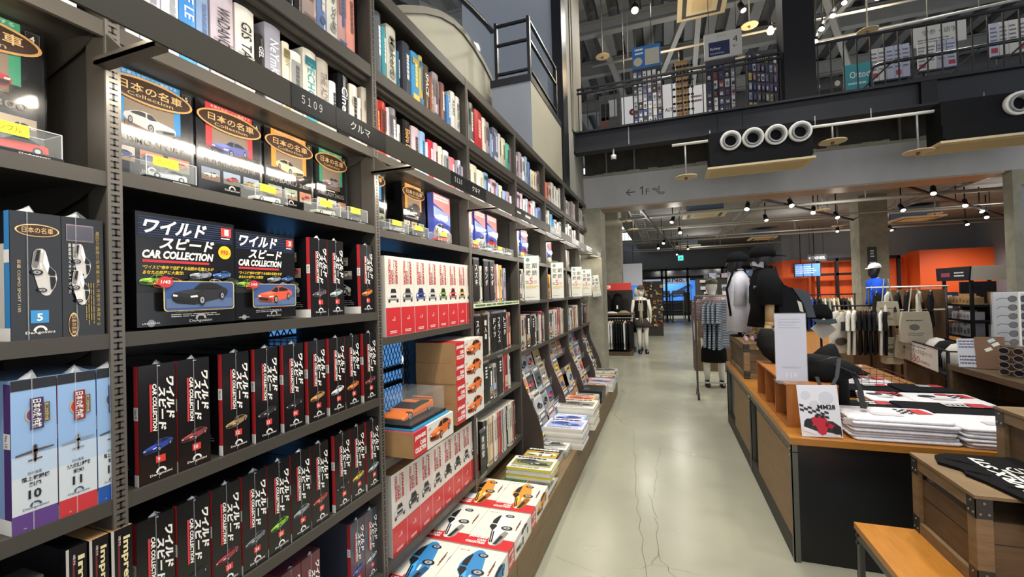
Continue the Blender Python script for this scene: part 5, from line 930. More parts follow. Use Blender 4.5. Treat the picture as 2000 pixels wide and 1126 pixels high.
# waist bags heaped on the cubby
NYL = mat('nylon_black', '0c0c0e', .8, spec=.2, bump=.5, nscale=14)
def bag(rows, label, loc, extra=None):
    t = thing('waist_bag', label, 'bag', loc); mb = MB(); mb.ell(rows, NYL, 18); mb.build('pouch', t)
    if extra: extra(t)
    return t
def straps(t):
    mb = MB()
    for pts, wd in ((((1.0, 3.2, 1.16), (.96, 3.12, 1.06), (.9, 3.06, .98), (.86, 3.05, 1.0), (.85, 3.1, 1.06)), .02), (((1.08, 3.25, 1.08), (1.1, 3.2, .98), (1.1, 3.16, .87), (1.13, 3.2, .9)), .03), (((.98, 3.22, 1.12), (1.06, 3.2, 1.08), (1.12, 3.26, 1.03)), .02)):
        for a, b in zip(pts, pts[1:]): mb.bar(a, b, wd, .004, mat('webbing', '1d1d20', .7))
    mb.build('strap', t); z = MB(); z.tube([(.9, 3.22, 1.14), (.98, 3.2, 1.17), (1.06, 3.22, 1.14)], .003, mat('zip', '55565a', .3, .5), 6); z.bar((1.1, 3.2, 1.12), (1.11, 3.19, 1.12), .01, .01, WHITEP); z.build('zip', t)
bag([(.94, 3.36, 1.0005, .1, .11), (.97, 3.35, 1.03, .16, .13), (.99, 3.34, 1.08, .17, .12), (.97, 3.34, 1.12, .13, .1), (.93, 3.34, 1.15, .09, .08), (.9, 3.34, 1.165, .03, .03)], 'black waist bag with webbing straps heaped behind the poster', (1.0, 3.36, 1.0), straps)
bag([(1.07, 3.55, .7256, .08, .1), (1.07, 3.55, .82, .085, .11), (1.07, 3.55, .94, .085, .1), (1.05, 3.55, 1.04, .1, .1), (1.03, 3.55, 1.12, .09, .08), (1.05, 3.55, 1.18, .05, .05), (1.07, 3.55, 1.21, .015, .02)], 'tall black bag standing on the table behind the heaped waist bag', (1.22, 3.62, .7255))
bag([(.86, 4.0, 1.0005, .06, .05), (.83, 3.98, 1.06, .1, .07), (.8, 4.02, 1.14, .11, .08), (.78, 4.05, 1.22, .08, .07), (.77, 4.06, 1.27, .04, .04)], 'smooth black pouch at the far end of the cubby top', (.84, 4.0, 1.0))
# small goods and the crate-top tray
for i, (x, y) in enumerate(((.74, 4.8), (.8, 4.85), (.87, 4.8), (.93, 4.88), (.76, 5.0), (.86, 5.02))):
    t = thing('bottle', 'small pink bottle on the crate top, %s of the small group' % ORD[i], 'bottle', (x, y, 1.073), 'small bottles on the crate'); mb = MB(); mb.ell([(x, y, 1.0725, .018, .018), (x, y, 1.11, .018, .018), (x, y, 1.12, .008, .008), (x, y, 1.135, .008, .008)], mat('pink_bottle', 'c0a0a4', .3), 10); mb.build('bottle_body', t); mb = MB(); mb.cyl((x, y, 1.135), (x, y, 1.145), .01, BLACKM, 8); mb.build('cap', t)
# folded tees
WTEE = cloth('dcdade'); BTEE = cloth('18181b'); CHK = ink('1c1c1f')
def tee_stack(x0, x1, y0, y1, n, white, where, th=.017, tagged=False, print_=1):
    m = WTEE if white else BTEE
    for i in range(n):
        r = hsh(int(x0 * 331) + int(y0 * 977) + i); top = i == n - 1; z = .7256 + i * th; a, b, c, d = x0 + r.uniform(-.012, .012), x1 + r.uniform(-.012, .012), y0 + r.uniform(-.012, .012), y1 + r.uniform(-.01, .01)
        lab = '%s tee with print, top of the folded stack %s' % ('white' if white else 'black', where) if top else '%s folded tee, %s from top in stack %s' % ('white' if white else 'black', ORD[n - 1 - i], where)
        t = thing('folded_tee', lab, 'tee shirt', ((a + b) / 2, (c + d) / 2, z), 'folded tees in the stack ' + where)
        mb = MB(); rr = []
        for zz, ins in ((z, .012), (z + th * .25, .002), (z + th * .7, 0), (z + th * .98, .014)):
            ring = []
            for cx, cy, t0 in ((b - .03, c + .03, -90), (b - .03, d - .03, 0), (a + .03, d - .03, 90), (a + .03, c + .03, 180)):
                for q in (0, 30, 60, 90): w = math.radians(t0 + q); ring.append((cx + (.03 - ins) * math.cos(w), cy + (.03 - ins) * math.sin(w), zz + (.004 * math.sin(cx * 40 + i) if zz > z else 0)))
            rr.append(ring)
        mb.rings(rr, m, True, True); mb.build('cloth', t)
        if top and print_:
            p = MB(); f = ZP(a, c, z + th + .004); w, h = b - a, d - c
            if white:
                for i2 in range(4):
                    for j in range(5):
                        if (i2 + j) % 2 == 0: p.rect(f, w * .62 + i2 * .02, w * .62 + i2 * .02 + .02, h * .5 + j * .022, h * .5 + j * .022 + .022, CHK, 1)
                p.poly(f, [(w * .78, h * .5), (w * .95, h * .55), (w * .9, h * .9), (w * .76, h * .86)], ink('c23038'), 1); p.rect(f, w * .3, w * .6, h * .3, h * .5, ink('c8c6cc'), 1)
                if print_ == 2: p.oval(f, w * .3, h * .6, .05, .035, CHK, 2); p.oval(f, w * .6, h * .8, .05, .03, ink('b8323a'), 2)
            else:
                p.rect(f, w * .5, w * .85, h * .6, h * .85, ink('c8c6c0'), 1); p.poly(f, [(w * .72, h * .6), (w * .95, h * .62), (w * .93, h * .9), (w * .75, h * .9)], ink('b8323a'), 2)
                for j in range(5): p.rect(f, w * (.52 + j * .05), w * (.55 + j * .05), h * .66, h * .76, CHK, 2)
            p.build('print', t)
        if top and tagged:
            g = MB(); g.obox((a - .012, c - .004, z + .002), (.022, 0, 0), (0, .001, .002), (0, -.006, .018), ink('d8d6d0')); g.tube([(a + .01, c, z + .02), (a - .012, c - .006, z + .02)], .001, ink('8a8a8a'), 5); g.build('price_tag', t)
tee_stack(.985, 1.475, 3.0, 3.32, 7, True, 'at the table front edge', tagged=True); tee_stack(1.49, 1.98, 2.985, 3.32, 6, True, 'beside the tall crate')
tee_stack(1.02, 1.4, 3.36, 3.66, 5, False, 'behind the front white stack'); tee_stack(1.42, 1.95, 3.36, 3.7, 5, False, 'behind the white stack by the crate')
tee_stack(1.36, 1.62, 3.74, 4.06, 4, True, 'third row, left', print_=2); tee_stack(1.63, 2.02, 3.74, 4.06, 4, True, 'third row, right', print_=2)
tee_stack(1.3, 1.66, 4.1, 4.36, 4, False, 'fourth row, left'); tee_stack(1.68, 2.03, 4.1, 4.4, 4, False, 'fourth row, right')
tee_stack(1.35, 1.8, 4.44, 4.8, 3, True, 'fifth row, in the wire basket', print_=2); tee_stack(1.3, 1.75, 4.86, 5.12, 4, False, 'sixth row'); tee_stack(1.32, 1.75, 5.2, 5.6, 5, True, 'at the far table end')
t = thing('wire_basket', 'low brown wire basket around the white tees on the table', 'basket', (1.6, 4.62, .7255)); mb = MB(); RW = mat('basket_wire', '5a2c28', .4)
for z in (.735, .79, .845):
    c = [(1.33, 4.42, z), (1.84, 4.42, z), (1.84, 4.82, z), (1.33, 4.82, z)]
    for a, b in zip(c, c[1:] + c[:1]): mb.tube([a, b], .0025, RW, 5)
for i in range(11): x = 1.33 + i * .051; mb.tube([(x, 4.42, .728), (x, 4.42, .845)], .002, RW, 5); mb.tube([(x, 4.82, .728), (x, 4.82, .845)], .002, RW, 5)
mb.build('wire_frame', t)

# ------------------------------------------------------------------ right-hand counter with glasses
CT = wood('counter_wood', '5c4a34', (6, 1.2, 6), .5, .22)
t = thing('display_counter', 'dark wooden counter with open shelves at the right edge', 'counter', (2.6, 3.9, 0))
mb = MB(); mb.box(2.2, 3.05, 3.0, 4.62, .885, .93, CT); mb.build('counter_top', t)
mb = MB(); mb.box(2.21, 3.04, 4.58, 4.62, 0, .884, CT); mb.box(2.21, 3.04, 3.0, 3.04, 0, .884, CT); mb.box(2.5, 2.52, 3.05, 4.57, .0, .884, CRD); mb.build('carcass', t)
for z in (.62, .32): mb = MB(); mb.box(2.215, 2.495, 3.045, 4.575, z, z + .045, CT); mb.build('shelf', t)
for i, (x, y, w, h, c, lab) in enumerate(((2.25, 4.42, .13, .23, 'b8bac4', 'pale price card leaning on the counter end'), (2.33, 4.36, .16, .25, '6b4a30', 'brown stand card with small blue tags on the counter'))):
    t = thing('counter_card', lab, 'card', (x, y, .93)); up = Vector((.1, .3, 1)).normalized(); ax = Vector((.86, -.5, .06)).normalized(); f = F((x - .06, y + .03, .932), ax, up); mb = MB(); mb.obox(f.p(w / 2, h / 2, 0), f.u * w / 2, f.v * h / 2, f.n * .004, ink(c))
    if i == 0: mb.lines(f, .01, .13, .15, .22, 3, ink('55586a'), 12); mb.lines(f, .01, .13, .02, .1, 3, ink('4a4c5a'), 12)
    else:
        for a, b in ((.06, .13), (.1, .17), (.08, .2)): mb.rect(f.sub(a, b, .5), 0, .04, 0, .025, ink(['8fb4cc', 'd8d4c8', 'a8c4d4'][int(b * 10) % 3]), 12)
    mb.build('card', t); mb = MB(); mb.bar(f.p(w / 2, h * .9, -12), f.p(w / 2, h * .5, -12) + Vector((.05, .1, -.1)), .02, .006, CRD); mb.build('prop', t)
def glasses(f, w, m, name_parent):
    mb = MB(); h = w * .34
    for s in (-1, 1):
        pts = [f.p(s * w * .27 + w * .2 * math.cos(a), h * .5 * math.sin(a), 3) for a in [2 * math.pi * i / 14 for i in range(14)]]; mb.tube(pts + pts[:1], w * .025, m, 5, False); mb.face(pts, mat('lens_dark', '1b1c22', .08))
        mb.tube([f.p(s * w * .47, h * .1, 3), f.p(s * w * .5, h * .1, 0) - f.n * w * .5, f.p(s * w * .48, -h * .3, 0) - f.n * w * .8], w * .018, m, 5)
    mb.tube([f.p(-w * .08, h * .15, 3), f.p(0, h * .25, 4), f.p(w * .08, h * .15, 3)], w * .022, m, 5); return mb.build('frame', name_parent)
t = thing('glasses_rack', 'clear standing rack of sunglasses at the right edge', 'rack', (2.55, 4.3, .93)); mb = MB(); mb.box(2.42, 2.44, 4.22, 4.5, .931, 1.52, ACRYL); mb.box(2.441, 2.95, 4.5, 4.52, .931, 1.52, mat('rack_white', 'c9cbd0', .4)); mb.build('panel', t); mb = MB()
for a, b in (((2.42, 4.2, .931), (2.42, 4.2, 1.52)), ((2.42, 4.2, 1.52), (2.95, 4.5, 1.52)), ((2.42, 4.2, 1.1), (2.95, 4.5, 1.1))): mb.bar(a, b, .012, .012, WHITEP)
mb.build('edge_trim', t)
G0 = None
for i in range(6):
    for j in range(3):
        g = thing('sunglasses', 'dark sunglasses, %s row up, %s column, clear rack at the right edge' % (ORD[i], ORD[j]), 'sunglasses', (2.52 + j * .15, 4.38 + j * .03, 1.14 + i * .066), 'sunglasses on the clear rack')
        if G0 is None: G0 = glasses(F((2.52, 4.38, 1.14), (1, .1, 0), (0, 0, 1)), .13, mat('frame_black', '18181c', .3), g)
        else: c = G0.copy(); COL.objects.link(c); c.parent = g
t = thing('glasses_stand', 'brown tilted stand holding round sunglasses on the counter', 'stand', (2.4, 4.05, .93)); mb = MB(); mb.prism([(2.27, 4.12, .931), (2.62, 3.78, .931), (2.62, 3.8, 1.09), (2.27, 4.14, 1.14)], (.09, .08, 0), wood('stand_wood', '4a3524', (2, 2, 9), .5)); mb.build('backboard', t)
G1 = None
for i in range(4):
    for j in range(3):
        g = thing('sunglasses', 'metal sunglasses, %s row from the bottom, %s column, brown tilted stand' % (ORD[i], ORD[j]), 'sunglasses', (2.27 + j * .11, 4.03 - j * .115, .965 + i * .05), 'sunglasses on the brown stand')
        if G1 is None: G1 = glasses(F((2.27, 4.03, .965), (.7, -.7, 0), (0, 0, 1)), .13, mat('frame_metal', '8a8074', .3, .6), g)
        else: c = G1.copy(); COL.objects.link(c); c.parent = g
# ================================================================== THE HALL BEYOND THE BEAM
SKINW = mat('mannequin_white', 'd9d6cc', .4); SKINT = mat('mannequin_wood', 'b89a6c', .5)
def stripes(name, a, b, k):
    if name in MATS: return MATS[name]
    m = mat(name, a, .9, noise=.1, nscale=60); nt = m.node_tree; bs = nt.nodes['Principled BSDF']; tc = nt.nodes.new('ShaderNodeTexCoord'); sp = nt.nodes.new('ShaderNodeSeparateXYZ'); nt.links.new(tc.outputs['Object'], sp.inputs[0])
    f = nt.nodes.new('ShaderNodeMath'); f.operation = 'MULTIPLY'; f.inputs[1].default_value = k; g = nt.nodes.new('ShaderNodeMath'); g.operation = 'FRACT'; h = nt.nodes.new('ShaderNodeMath'); h.operation = 'GREATER_THAN'; h.inputs[1].default_value = .62
    mx = nt.nodes.new('ShaderNodeMix'); mx.data_type = 'RGBA'; mx.inputs[6].default_value = lin(a); mx.inputs[7].default_value = lin(b)
    nt.links.new(sp.outputs[2], f.inputs[0]); nt.links.new(f.outputs[0], g.inputs[0]); nt.links.new(g.outputs[0], h.inputs[0]); nt.links.new(h.outputs[0], mx.inputs[0]); nt.links.new(mx.outputs[2], bs.inputs['Base Color'])
    return m
def patterned(name, a, b, sc):
    if name in MATS: return MATS[name]
    m = mat(name, a, .9, noise=.9, nscale=sc); return m
def limb(mb, pts, rs, m): mb.tube(pts, rs, m, 12)
def torso_rows(z0, z1, w, d, cx=0, cy=0, flare=1.0):             # hem to shoulders
    H = z1 - z0
    return [(cx, cy, z0, w * 1.0 * flare, d * 1.05 * flare), (cx, cy, z0 + H * .25, w * .95 * (flare + 1) / 2, d), (cx, cy, z0 + H * .5, w * .95, d), (cx, cy, z0 + H * .75, w * 1.04, d * 1.05), (cx, cy, z0 + H * .9, w * 1.0, d * .95), (cx, cy, z0 + H * .97, w * .72, d * .7), (cx, cy, z1 + H * .02, w * .36, d * .5)]
def head(mb, c, m, s=1.0, nose=(1, 0)):                          # face turned towards nose direction
    x, y, z = c; n = Vector((nose[0], nose[1], 0)).normalized(); rows = []
    for dz, r, fwd in ((-.135, .05, -.01), (-.11, .052, -.005), (-.09, .06, .02), (-.06, .072, .018), (-.02, .082, .01), (.03, .088, .002), (.07, .083, -.005), (.1, .062, -.01), (.118, .02, -.012)): rows.append((x + n.x * fwd * s, y + n.y * fwd * s, z + dz * s, r * s, r * s * 1.08))
    mb.ell(rows, m, 16)
    a = Vector((x, y, z)) + n * .088 * s; mb.prism([a + Vector((0, 0, .025)), a + n.cross(Vector((0, 0, 1))) * .014 * s - Vector((0, 0, .03)), a + n * .022 * s - Vector((0, 0, .028))], n.cross(Vector((0, 0, 1))) * -.028 * s * .5, m)
def hand(mb, p, d, m, s=1.0):                                      # palm, four fingers and a thumb along direction d
    p = Vector(p); d = Vector(d).normalized(); a = d.cross(Vector((1, 0, 0)) if abs(d.x) < .8 else Vector((0, 1, 0))).normalized(); b = d.cross(a)
    mb.obox(p + d * .045 * s, d * .045 * s, a * .038 * s, b * .013 * s, m)
    for i, L in enumerate((.062, .075, .07, .055)):
        q = p + d * .088 * s + a * (-.028 + i * .019) * s; mb.tube([q, q + d * L * .5 * s + b * .006 * s, q + d * L * .9 * s + b * .02 * s], [.009 * s, .0085 * s, .006 * s], m, 7)
    q = p + d * .03 * s - a * .036 * s; mb.tube([q, q - a * .022 * s + d * .03 * s, q - a * .028 * s + d * .058 * s], [.01 * s, .009 * s, .007 * s], m, 7)
def cap(t, c, h, brim_dir, s=1.0, band=None):
    x, y, z = c; mb = MB(); mb.ell([(x, y, z + .035 * s, .096 * s, .104 * s), (x, y, z + .075 * s, .094 * s, .1 * s), (x, y, z + .11 * s, .075 * s, .08 * s), (x, y, z + .132 * s, .035 * s, .04 * s), (x, y, z + .136 * s, .006, .006)], cloth(h) if isinstance(h, str) else h, 16)
    n = Vector((brim_dir[0], brim_dir[1], 0)).normalized(); sd = Vector((-n.y, n.x, 0)); o = Vector((x, y, z + .042 * s)); mb.prism([o + n * .08 * s + sd * .075 * s, o + n * .15 * s + sd * .05 * s - Vector((0, 0, .014)), o + n * .165 * s - Vector((0, 0, .018)), o + n * .15 * s - sd * .05 * s - Vector((0, 0, .014)), o + n * .08 * s - sd * .075 * s], (0, 0, .005), cloth(h) if isinstance(h, str) else h); mb.build('cap', t)
def legs(t, x, y, z1, m, shoes='1c1c1e', dx=.09, fwd=(0, -1), spread=0):
    n = Vector((fwd[0], fwd[1], 0)).normalized(); sd = Vector((-n.y, n.x, 0))
    for s in (-1, 1):
        o = Vector((x, y, 0)) + sd * dx * s; mb = MB(); k = z1
        limb(mb, [o + Vector((0, 0, k)), o + Vector((0, 0, k * .75)), o + n * .01 + Vector((0, 0, k * .55)), o + sd * spread * s + n * -.01 + Vector((0, 0, k * .36)), o + sd * spread * s + Vector((0, 0, .1))], [.085, .078, .056, .055, .038], m); mb.build('leg', t)
        q = o + sd * spread * s; mb = MB(); mb.rings([[q + n * a + sd * w * math.cos(g) + Vector((0, 0, h * .5 + h * .5 * math.sin(g))) for g in [2 * math.pi * j / 10 for j in range(10)]] for a, w, h in ((-.06, .03, .1), (-.03, .042, .11), (.04, .046, .09), (.12, .046, .06), (.17, .03, .035))], gloss(shoes)); mb.build('shoe', t)
# beige-vest figure beside the red-topped stand
x, y = -.6, 11.52; t = thing('mannequin', 'white mannequin in beige vest, brown cap and patterned shorts beside the aisle', 'mannequin', (x, y, 0))
mb = MB(); mb.ell(torso_rows(.86, 1.42, .15, .1, x, y) + [(x, y, 1.46, .05, .05)], SKINW); head(mb, (x + .01, y - .01, 1.585), SKINW, 1, (.3, -1)); mb.build('body', t)
legs(t, x + .02, y, .9, SKINW, '1a1a1c', .085, (.2, -1))
mb = MB(); mb.ell(torso_rows(.86, 1.4, .158, .108, x, y), cloth('1d1c1a')); mb.poly(YM(x - .06, y - .112, 1.08), [(0, 0), (.12, 0), (.12, .2), (0, .2)], ink('8a8474'), 3); mb.build('black_top', t)
mb = MB()
for s in (-1, 1):
    rows = []
    for z, w, d, op in ((.78, .21, .145, .03), (.95, .2, .14, .012), (1.15, .19, .135, .012), (1.33, .18, .125, .03), (1.41, .13, .085, .04)):
        ring = [(x + s * (op + (w - op) * (1 - math.cos(a)) / 2), y - d * math.cos(a), z) for a in [math.pi * i / 8 for i in range(9)]]; inn = [(px - s * .008, y + (py - y) * .95, pz) for px, py, pz in reversed(ring)]; rows.append(ring + inn)
    mb.rings(rows, cloth('b8ac92'))
mb.build('vest', t)
mb = MB(); mb.ell([(x, y, .66, .2, .14), (x, y, .78, .185, .13), (x, y, .9, .155, .11)], patterned('floral_dark', '3a3230', '8a7a60', 30)); mb.build('shorts', t)
for s in (-1, 1): mb = MB(); a = [(x + s * .17, y, 1.36), (x + s * .22, y + .01, 1.12), (x + s * .23, y - .02, .9)]; limb(mb, a, [.048, .042, .032], SKINW); hand(mb, a[-1], (0, -.2, -1), SKINW); mb.build('arm', t)
cap(t, (x + .01, y - .01, 1.6), '5a4a38', (.3, -1))
# yellow blouse figure behind it
x, y = -.72, 11.98; t = thing('mannequin', 'white mannequin in pale yellow blouse behind the vest figure', 'mannequin', (x, y, 0)); mb = MB(); mb.ell(torso_rows(.6, 1.42, .15, .1, x, y) + [(x, y, 1.46, .05, .05)], SKINW); head(mb, (x, y, 1.56), SKINW, 1, (-.5, -1)); mb.build('body', t); legs(t, x, y, .65, SKINW)
mb = MB(); mb.ell(torso_rows(.95, 1.4, .175, .12, x, y, 1.05), cloth('c8c08a')); [limb(mb, [(x + s * .15, y, 1.36), (x + s * .22, y, 1.2), (x + s * .23, y, 1.02)], [.07, .08, .075], cloth('c8c08a')) for s in (-1, 1)]; mb.build('blouse', t)
mb = MB(); mb.ell([(x, y, .5, .2, .15), (x, y, .8, .17, .12), (x, y, .97, .14, .1)], cloth('2a2422')); mb.build('skirt', t)
for s in (-1, 1): mb = MB(); limb(mb, [(x + s * .23, y, 1.04), (x + s * .235, y - .02, .84)], [.036, .028], SKINW); hand(mb, (x + s * .235, y - .02, .85), (0, -.1, -1), SKINW); mb.build('arm', t)
# mauve striped figure behind the rack
x, y = .72, 7.85; MAUVE = stripes('mauve_stripes', '7a5a60', 'c0a8a4', 42); t = thing('mannequin', 'white mannequin in mauve striped tee and grey cap behind the striped rack', 'mannequin', (x, y, 0))
mb = MB(); mb.ell(torso_rows(.86, 1.45, .16, .11, x, y) + [(x, y, 1.5, .052, .052)], SKINW); head(mb, (x, y, 1.63), SKINW, 1, (0, 1)); mb.build('body', t); legs(t, x, y, .8, SKINW, '18181a', .11)
mb = MB(); mb.ell(torso_rows(.8, 1.46, .185, .13, x, y, 1.08), MAUVE); [limb(mb, [(x + s * .15, y, 1.41), (x + s * .23, y, 1.27), (x + s * .26, y, 1.1)], [.075, .085, .085], MAUVE) for s in (-1, 1)]; mb.build('striped_tee', t)
mb = MB(); mb.ell([(x, y, .4, .2, .15), (x, y, .62, .19, .14), (x, y, .86, .16, .12)], cloth('151517')); mb.build('skirt', t)
for s in (-1, 1): mb = MB(); limb(mb, [(x + s * .26, y, 1.12), (x + s * .27, y - .02, .9), (x + s * .26, y - .05, .76)], [.038, .033, .028], SKINW); hand(mb, (x + s * .26, y - .05, .77), (0, -.1, -1), SKINW); mb.build('arm', t)
cap(t, (x, y, 1.645), patterned('camo', '5c584a', '3a3a32', 22), (0, 1))
# black-dressed torso figure on the crate, seen from the side
x, y = .94, 4.95; t = thing('mannequin', 'jointed wooden-armed torso figure in black tee and black cap on the crate', 'mannequin', (x, y, 1.073)); B = cloth('121214')
mb = MB(); mb.ell([(x, y, 1.25, .12, .16), (x, y, 1.5, .11, .16), (x, y, 1.66, .115, .17), (x, y, 1.75, .09, .13), (x, y, 1.79, .05, .05)], SKINW); head(mb, (x - .02, y, 1.885), mat('mannequin_black', '1c1c1e', .4), 1, (-1, -.15)); mb.prism([(x - .11, y - .06, 1.83), (x - .02, y - .1, 1.8), (x - .02, y - .1, 1.86), (x - .115, y - .05, 1.87)], (0, .12, 0), mat('mask_grey', '9a9aa0', .8)); mb.build('body', t)
mb = MB(); mb.cyl((x, y, 1.0726), (x, y, 1.3), .02, BLACKM); mb.cyl((x, y, 1.0726), (x, y, 1.085), .11, BLACKM, 20); mb.build('stand', t)
mb = MB(); mb.ell([(x + .03, y, 1.22, .2, .2), (x + .02, y, 1.4, .155, .185), (x, y, 1.58, .135, .185), (x, y, 1.7, .125, .18), (x, y, 1.77, .095, .14), (x, y, 1.82, .06, .07)], B)
limb(mb, [(x, y - .15, 1.74), (x - .005, y - .23, 1.64), (x - .01, y - .26, 1.44)], [.085, .105, .105], B); limb(mb, [(x, y + .15, 1.74), (x, y + .23, 1.62), (x, y + .26, 1.44)], [.08, .1, .1], B); mb.text(YM(x - .13, y - .19, 1.6), 'M', .0, .0, .03, .03, ink('b8b4ac'), 3); mb.build('black_tee', t)
for s in (-1, 1):
    mb = MB(); limb(mb, [(x - .01, y + s * .26, 1.47), (x - .02, y + s * .26, 1.28)], [.042, .036], SKINT); mb.sphere((x - .02, y + s * .26, 1.265), .04, SKINT); limb(mb, [(x - .025, y + s * .26, 1.25), (x - .06, y + s * .28, 1.14)], [.034, .028], SKINT); hand(mb, (x - .06, y + s * .28, 1.15), (-.4, 0, -1), SKINT); mb.build('arm', t)
cap(t, (x - .01, y, 1.87), '121214', (1, -.35), 1.25)
t = thing('tote_bag', 'black tote with grey side panel hanging behind the black-dressed figure', 'bag', (1.2, 4.75, 1.36)); mb = MB(); mb.prism([(1.0, 4.68, 1.32), (1.23, 4.68, 1.34), (1.2, 4.68, 1.44), (1.1, 4.68, 1.6), (1.0, 4.68, 1.66)], (0, .08, 0), cloth('17181b')); mb.prism([(1.235, 4.7, 1.32), (1.3, 4.7, 1.32), (1.25, 4.7, 1.56), (1.12, 4.7, 1.6), (1.205, 4.7, 1.45)], (0, .08, 0), cloth('4a5058')); mb.poly(YM(1.0, 4.679, 1.32), [(.17, .06), (.2, .05), (.185, .14), (.15, .16)], ink('c8c4b4'), 2); mb.build('bag_body', t); mb = MB(); mb.tube([(1.02, 4.72, 1.65), (1.0, 4.76, 1.8), (.98, 4.85, 1.82), (1.06, 4.74, 1.62)], .008, cloth('17181b'), 6); mb.build('handle', t)
# white long tee figure
x, y = .77, 5.42; t = thing('mannequin', 'mannequin in long white tee with black shoulder strap on the crate', 'mannequin', (x, y, 1.073)); W2 = cloth('d4d4de')
mb = MB(); mb.ell([(x, y, 1.2, .12, .15), (x, y, 1.6, .11, .16), (x, y, 1.74, .09, .13), (x, y, 1.8, .05, .05)], SKINW); head(mb, (x - .02, y, 1.88), mat('mannequin_black', '1c1c1e', .4), .95, (-1, -.1)); mb.build('body', t)
mb = MB(); mb.cyl((x, y, 1.0726), (x, y, 1.25), .02, BLACKM); mb.cyl((x, y, 1.0726), (x, y, 1.085), .1, BLACKM, 20); mb.build('stand', t)
mb = MB(); mb.ell([(x, y, 1.13, .135, .18), (x, y, 1.4, .125, .175), (x, y, 1.6, .12, .17), (x, y, 1.72, .105, .16), (x, y, 1.79, .07, .09), (x, y, 1.82, .055, .06)], W2); limb(mb, [(x, y - .1, 1.75), (x, y - .135, 1.62), (x - .01, y - .14, 1.42)], [.055, .062, .066], W2); mb.build('white_tee', t)
mb = MB(); mb.tube([(x - .1, y - .12, 1.3), (x - .13, y - .1, 1.6), (x - .06, y - .1, 1.8), (x + .06, y - .05, 1.8), (x + .13, y, 1.6)], .012, B, 6); mb.build('shoulder_strap', t); cap(t, (x, y, 1.86), '18181a', (1, -.3), 1.15)
# blue tee figure by the middle column
x, y = 3.56, 9.5; t = thing('mannequin', 'mannequin in bright blue tee and white cap before the middle column', 'mannequin', (x, y, 0)); BL = cloth('1f4fc0')
mb = MB(); mb.ell(torso_rows(.8, 1.68, .115, .145, x, y) + [(x, y, 1.72, .05, .05)], SKINT); head(mb, (x - .02, y, 1.83), mat('mannequin_black', '1c1c1e', .4), 1, (-1, -.5)); mb.build('body', t); legs(t, x, y, .85, cloth('26262a'))
mb = MB(); mb.ell(torso_rows(1.24, 1.7, .135, .17, x, y, 1.12), BL); [limb(mb, [(x + s * .04, y + s * .13, 1.66), (x + s * .05, y + s * .2, 1.54), (x + s * .05, y + s * .22, 1.4)], [.07, .08, .08], BL) for s in (-1, 1)]; mb.rect(YM(x - .13, y - .16, 1.5), 0, .08, 0, .08, ink('a8b8dc'), 2); mb.build('blue_tee', t)
for s in (-1, 1): mb = MB(); limb(mb, [(x + s * .05, y + s * .22, 1.42), (x + s * .05 - .05, y + s * .23, 1.2)], [.036, .028], SKINT); hand(mb, (x + s * .05 - .05, y + s * .23, 1.21), (-.3, 0, -1), SKINT); mb.build('arm', t)
cap(t, (x - .01, y, 1.85), 'd8d8d8', (-1, -.5))

# ------------------------------------------------------------------ clothes on rails
HANG = mat('hanger_wood', 'b08a58', .5)
def hung(x, y, ztop, m, label, group, L=.62, yaw=0, sleeve=.3, w=.42, th=.035, long=False):
    """a garment hanging under a rail at (x, y, ztop); yaw is the direction its shoulders run"""
    t = thing('hung_garment', label, 'clothes', (x, y, ztop), group); u = Vector((math.cos(yaw), math.sin(yaw), 0)); n = Vector((-u.y, u.x, 0)); O = Vector((x, y, ztop))
    P = lambda a, b, c=0: O + u * a + Vector((0, 0, -b)) + n * c
    h = MB(); h.tube([P(0, -.01), P(.018, .01), P(0, .035), P(0, .06)], .0025, GALV, 5); h.bar(P(-.19, .115), P(0, .06), .012, .02, HANG); h.bar(P(0, .06), P(.19, .115), .012, .02, HANG); h.build('hanger', t)
    mb = MB(); s = sleeve; out = [(-.07, .06), (-w / 2, .11), (-w / 2 - .1, .11 + s), (-w / 2 + .02, .13 + s), (-w / 2 + .025, .26), (-w / 2 + .0, .1 + L), (w / 2 - .0, .1 + L), (w / 2 - .025, .26), (w / 2 - .02, .13 + s), (w / 2 + .1, .11 + s), (w / 2, .11), (.07, .06), (0, .1)]
    if long: out = [(-.07, .06), (-w / 2, .11), (-w / 2 - .05, .6), (-w / 2 + .03, .61), (-w / 2 + .03, .3), (-w / 2 + .03, .1 + L), (w / 2 - .03, .1 + L), (w / 2 - .03, .3), (w / 2 - .03, .61), (w / 2 + .05, .6), (w / 2, .11), (.07, .06), (0, .1)]
    r = hsh(int(x * 1000 + y * 100)); rings = []
    for c, k in ((-th / 2, .94), (-th / 4, 1), (th / 4, 1), (th / 2, .94)): rings.append([P(a * k + .004 * math.sin(b * 30), b if b > .2 else b + (1 - k) * .3, c + .012 * math.sin(a * 25 + b * 9)) for a, b in out])
    mb.rings(rings, m, True, False); mb.build('garment', t); return t
BST = stripes('navy_stripes', '3c4858', 'aeb4b8', 42)
t = thing('garment_rack', 'dark metal rail rack on castors beside the table end', 'rack', (.72, 7.0, 0)); RM = mat('rack_metal', '4a4848', .35, .5)
for xx in (.41, 1.05): mb = MB(); mb.bar((xx, 7.0, .07), (xx, 7.0, 1.5), .028, .028, RM); mb.build('post', t)
mb = MB(); mb.cyl((.41, 7.0, 1.5), (1.05, 7.0, 1.5), .014, GALV); mb.build('rail', t); mb = MB(); mb.bar((.41, 7.0, .22), (1.05, 7.0, .22), .02, .02, GALV); mb.build('lower_rail', t)
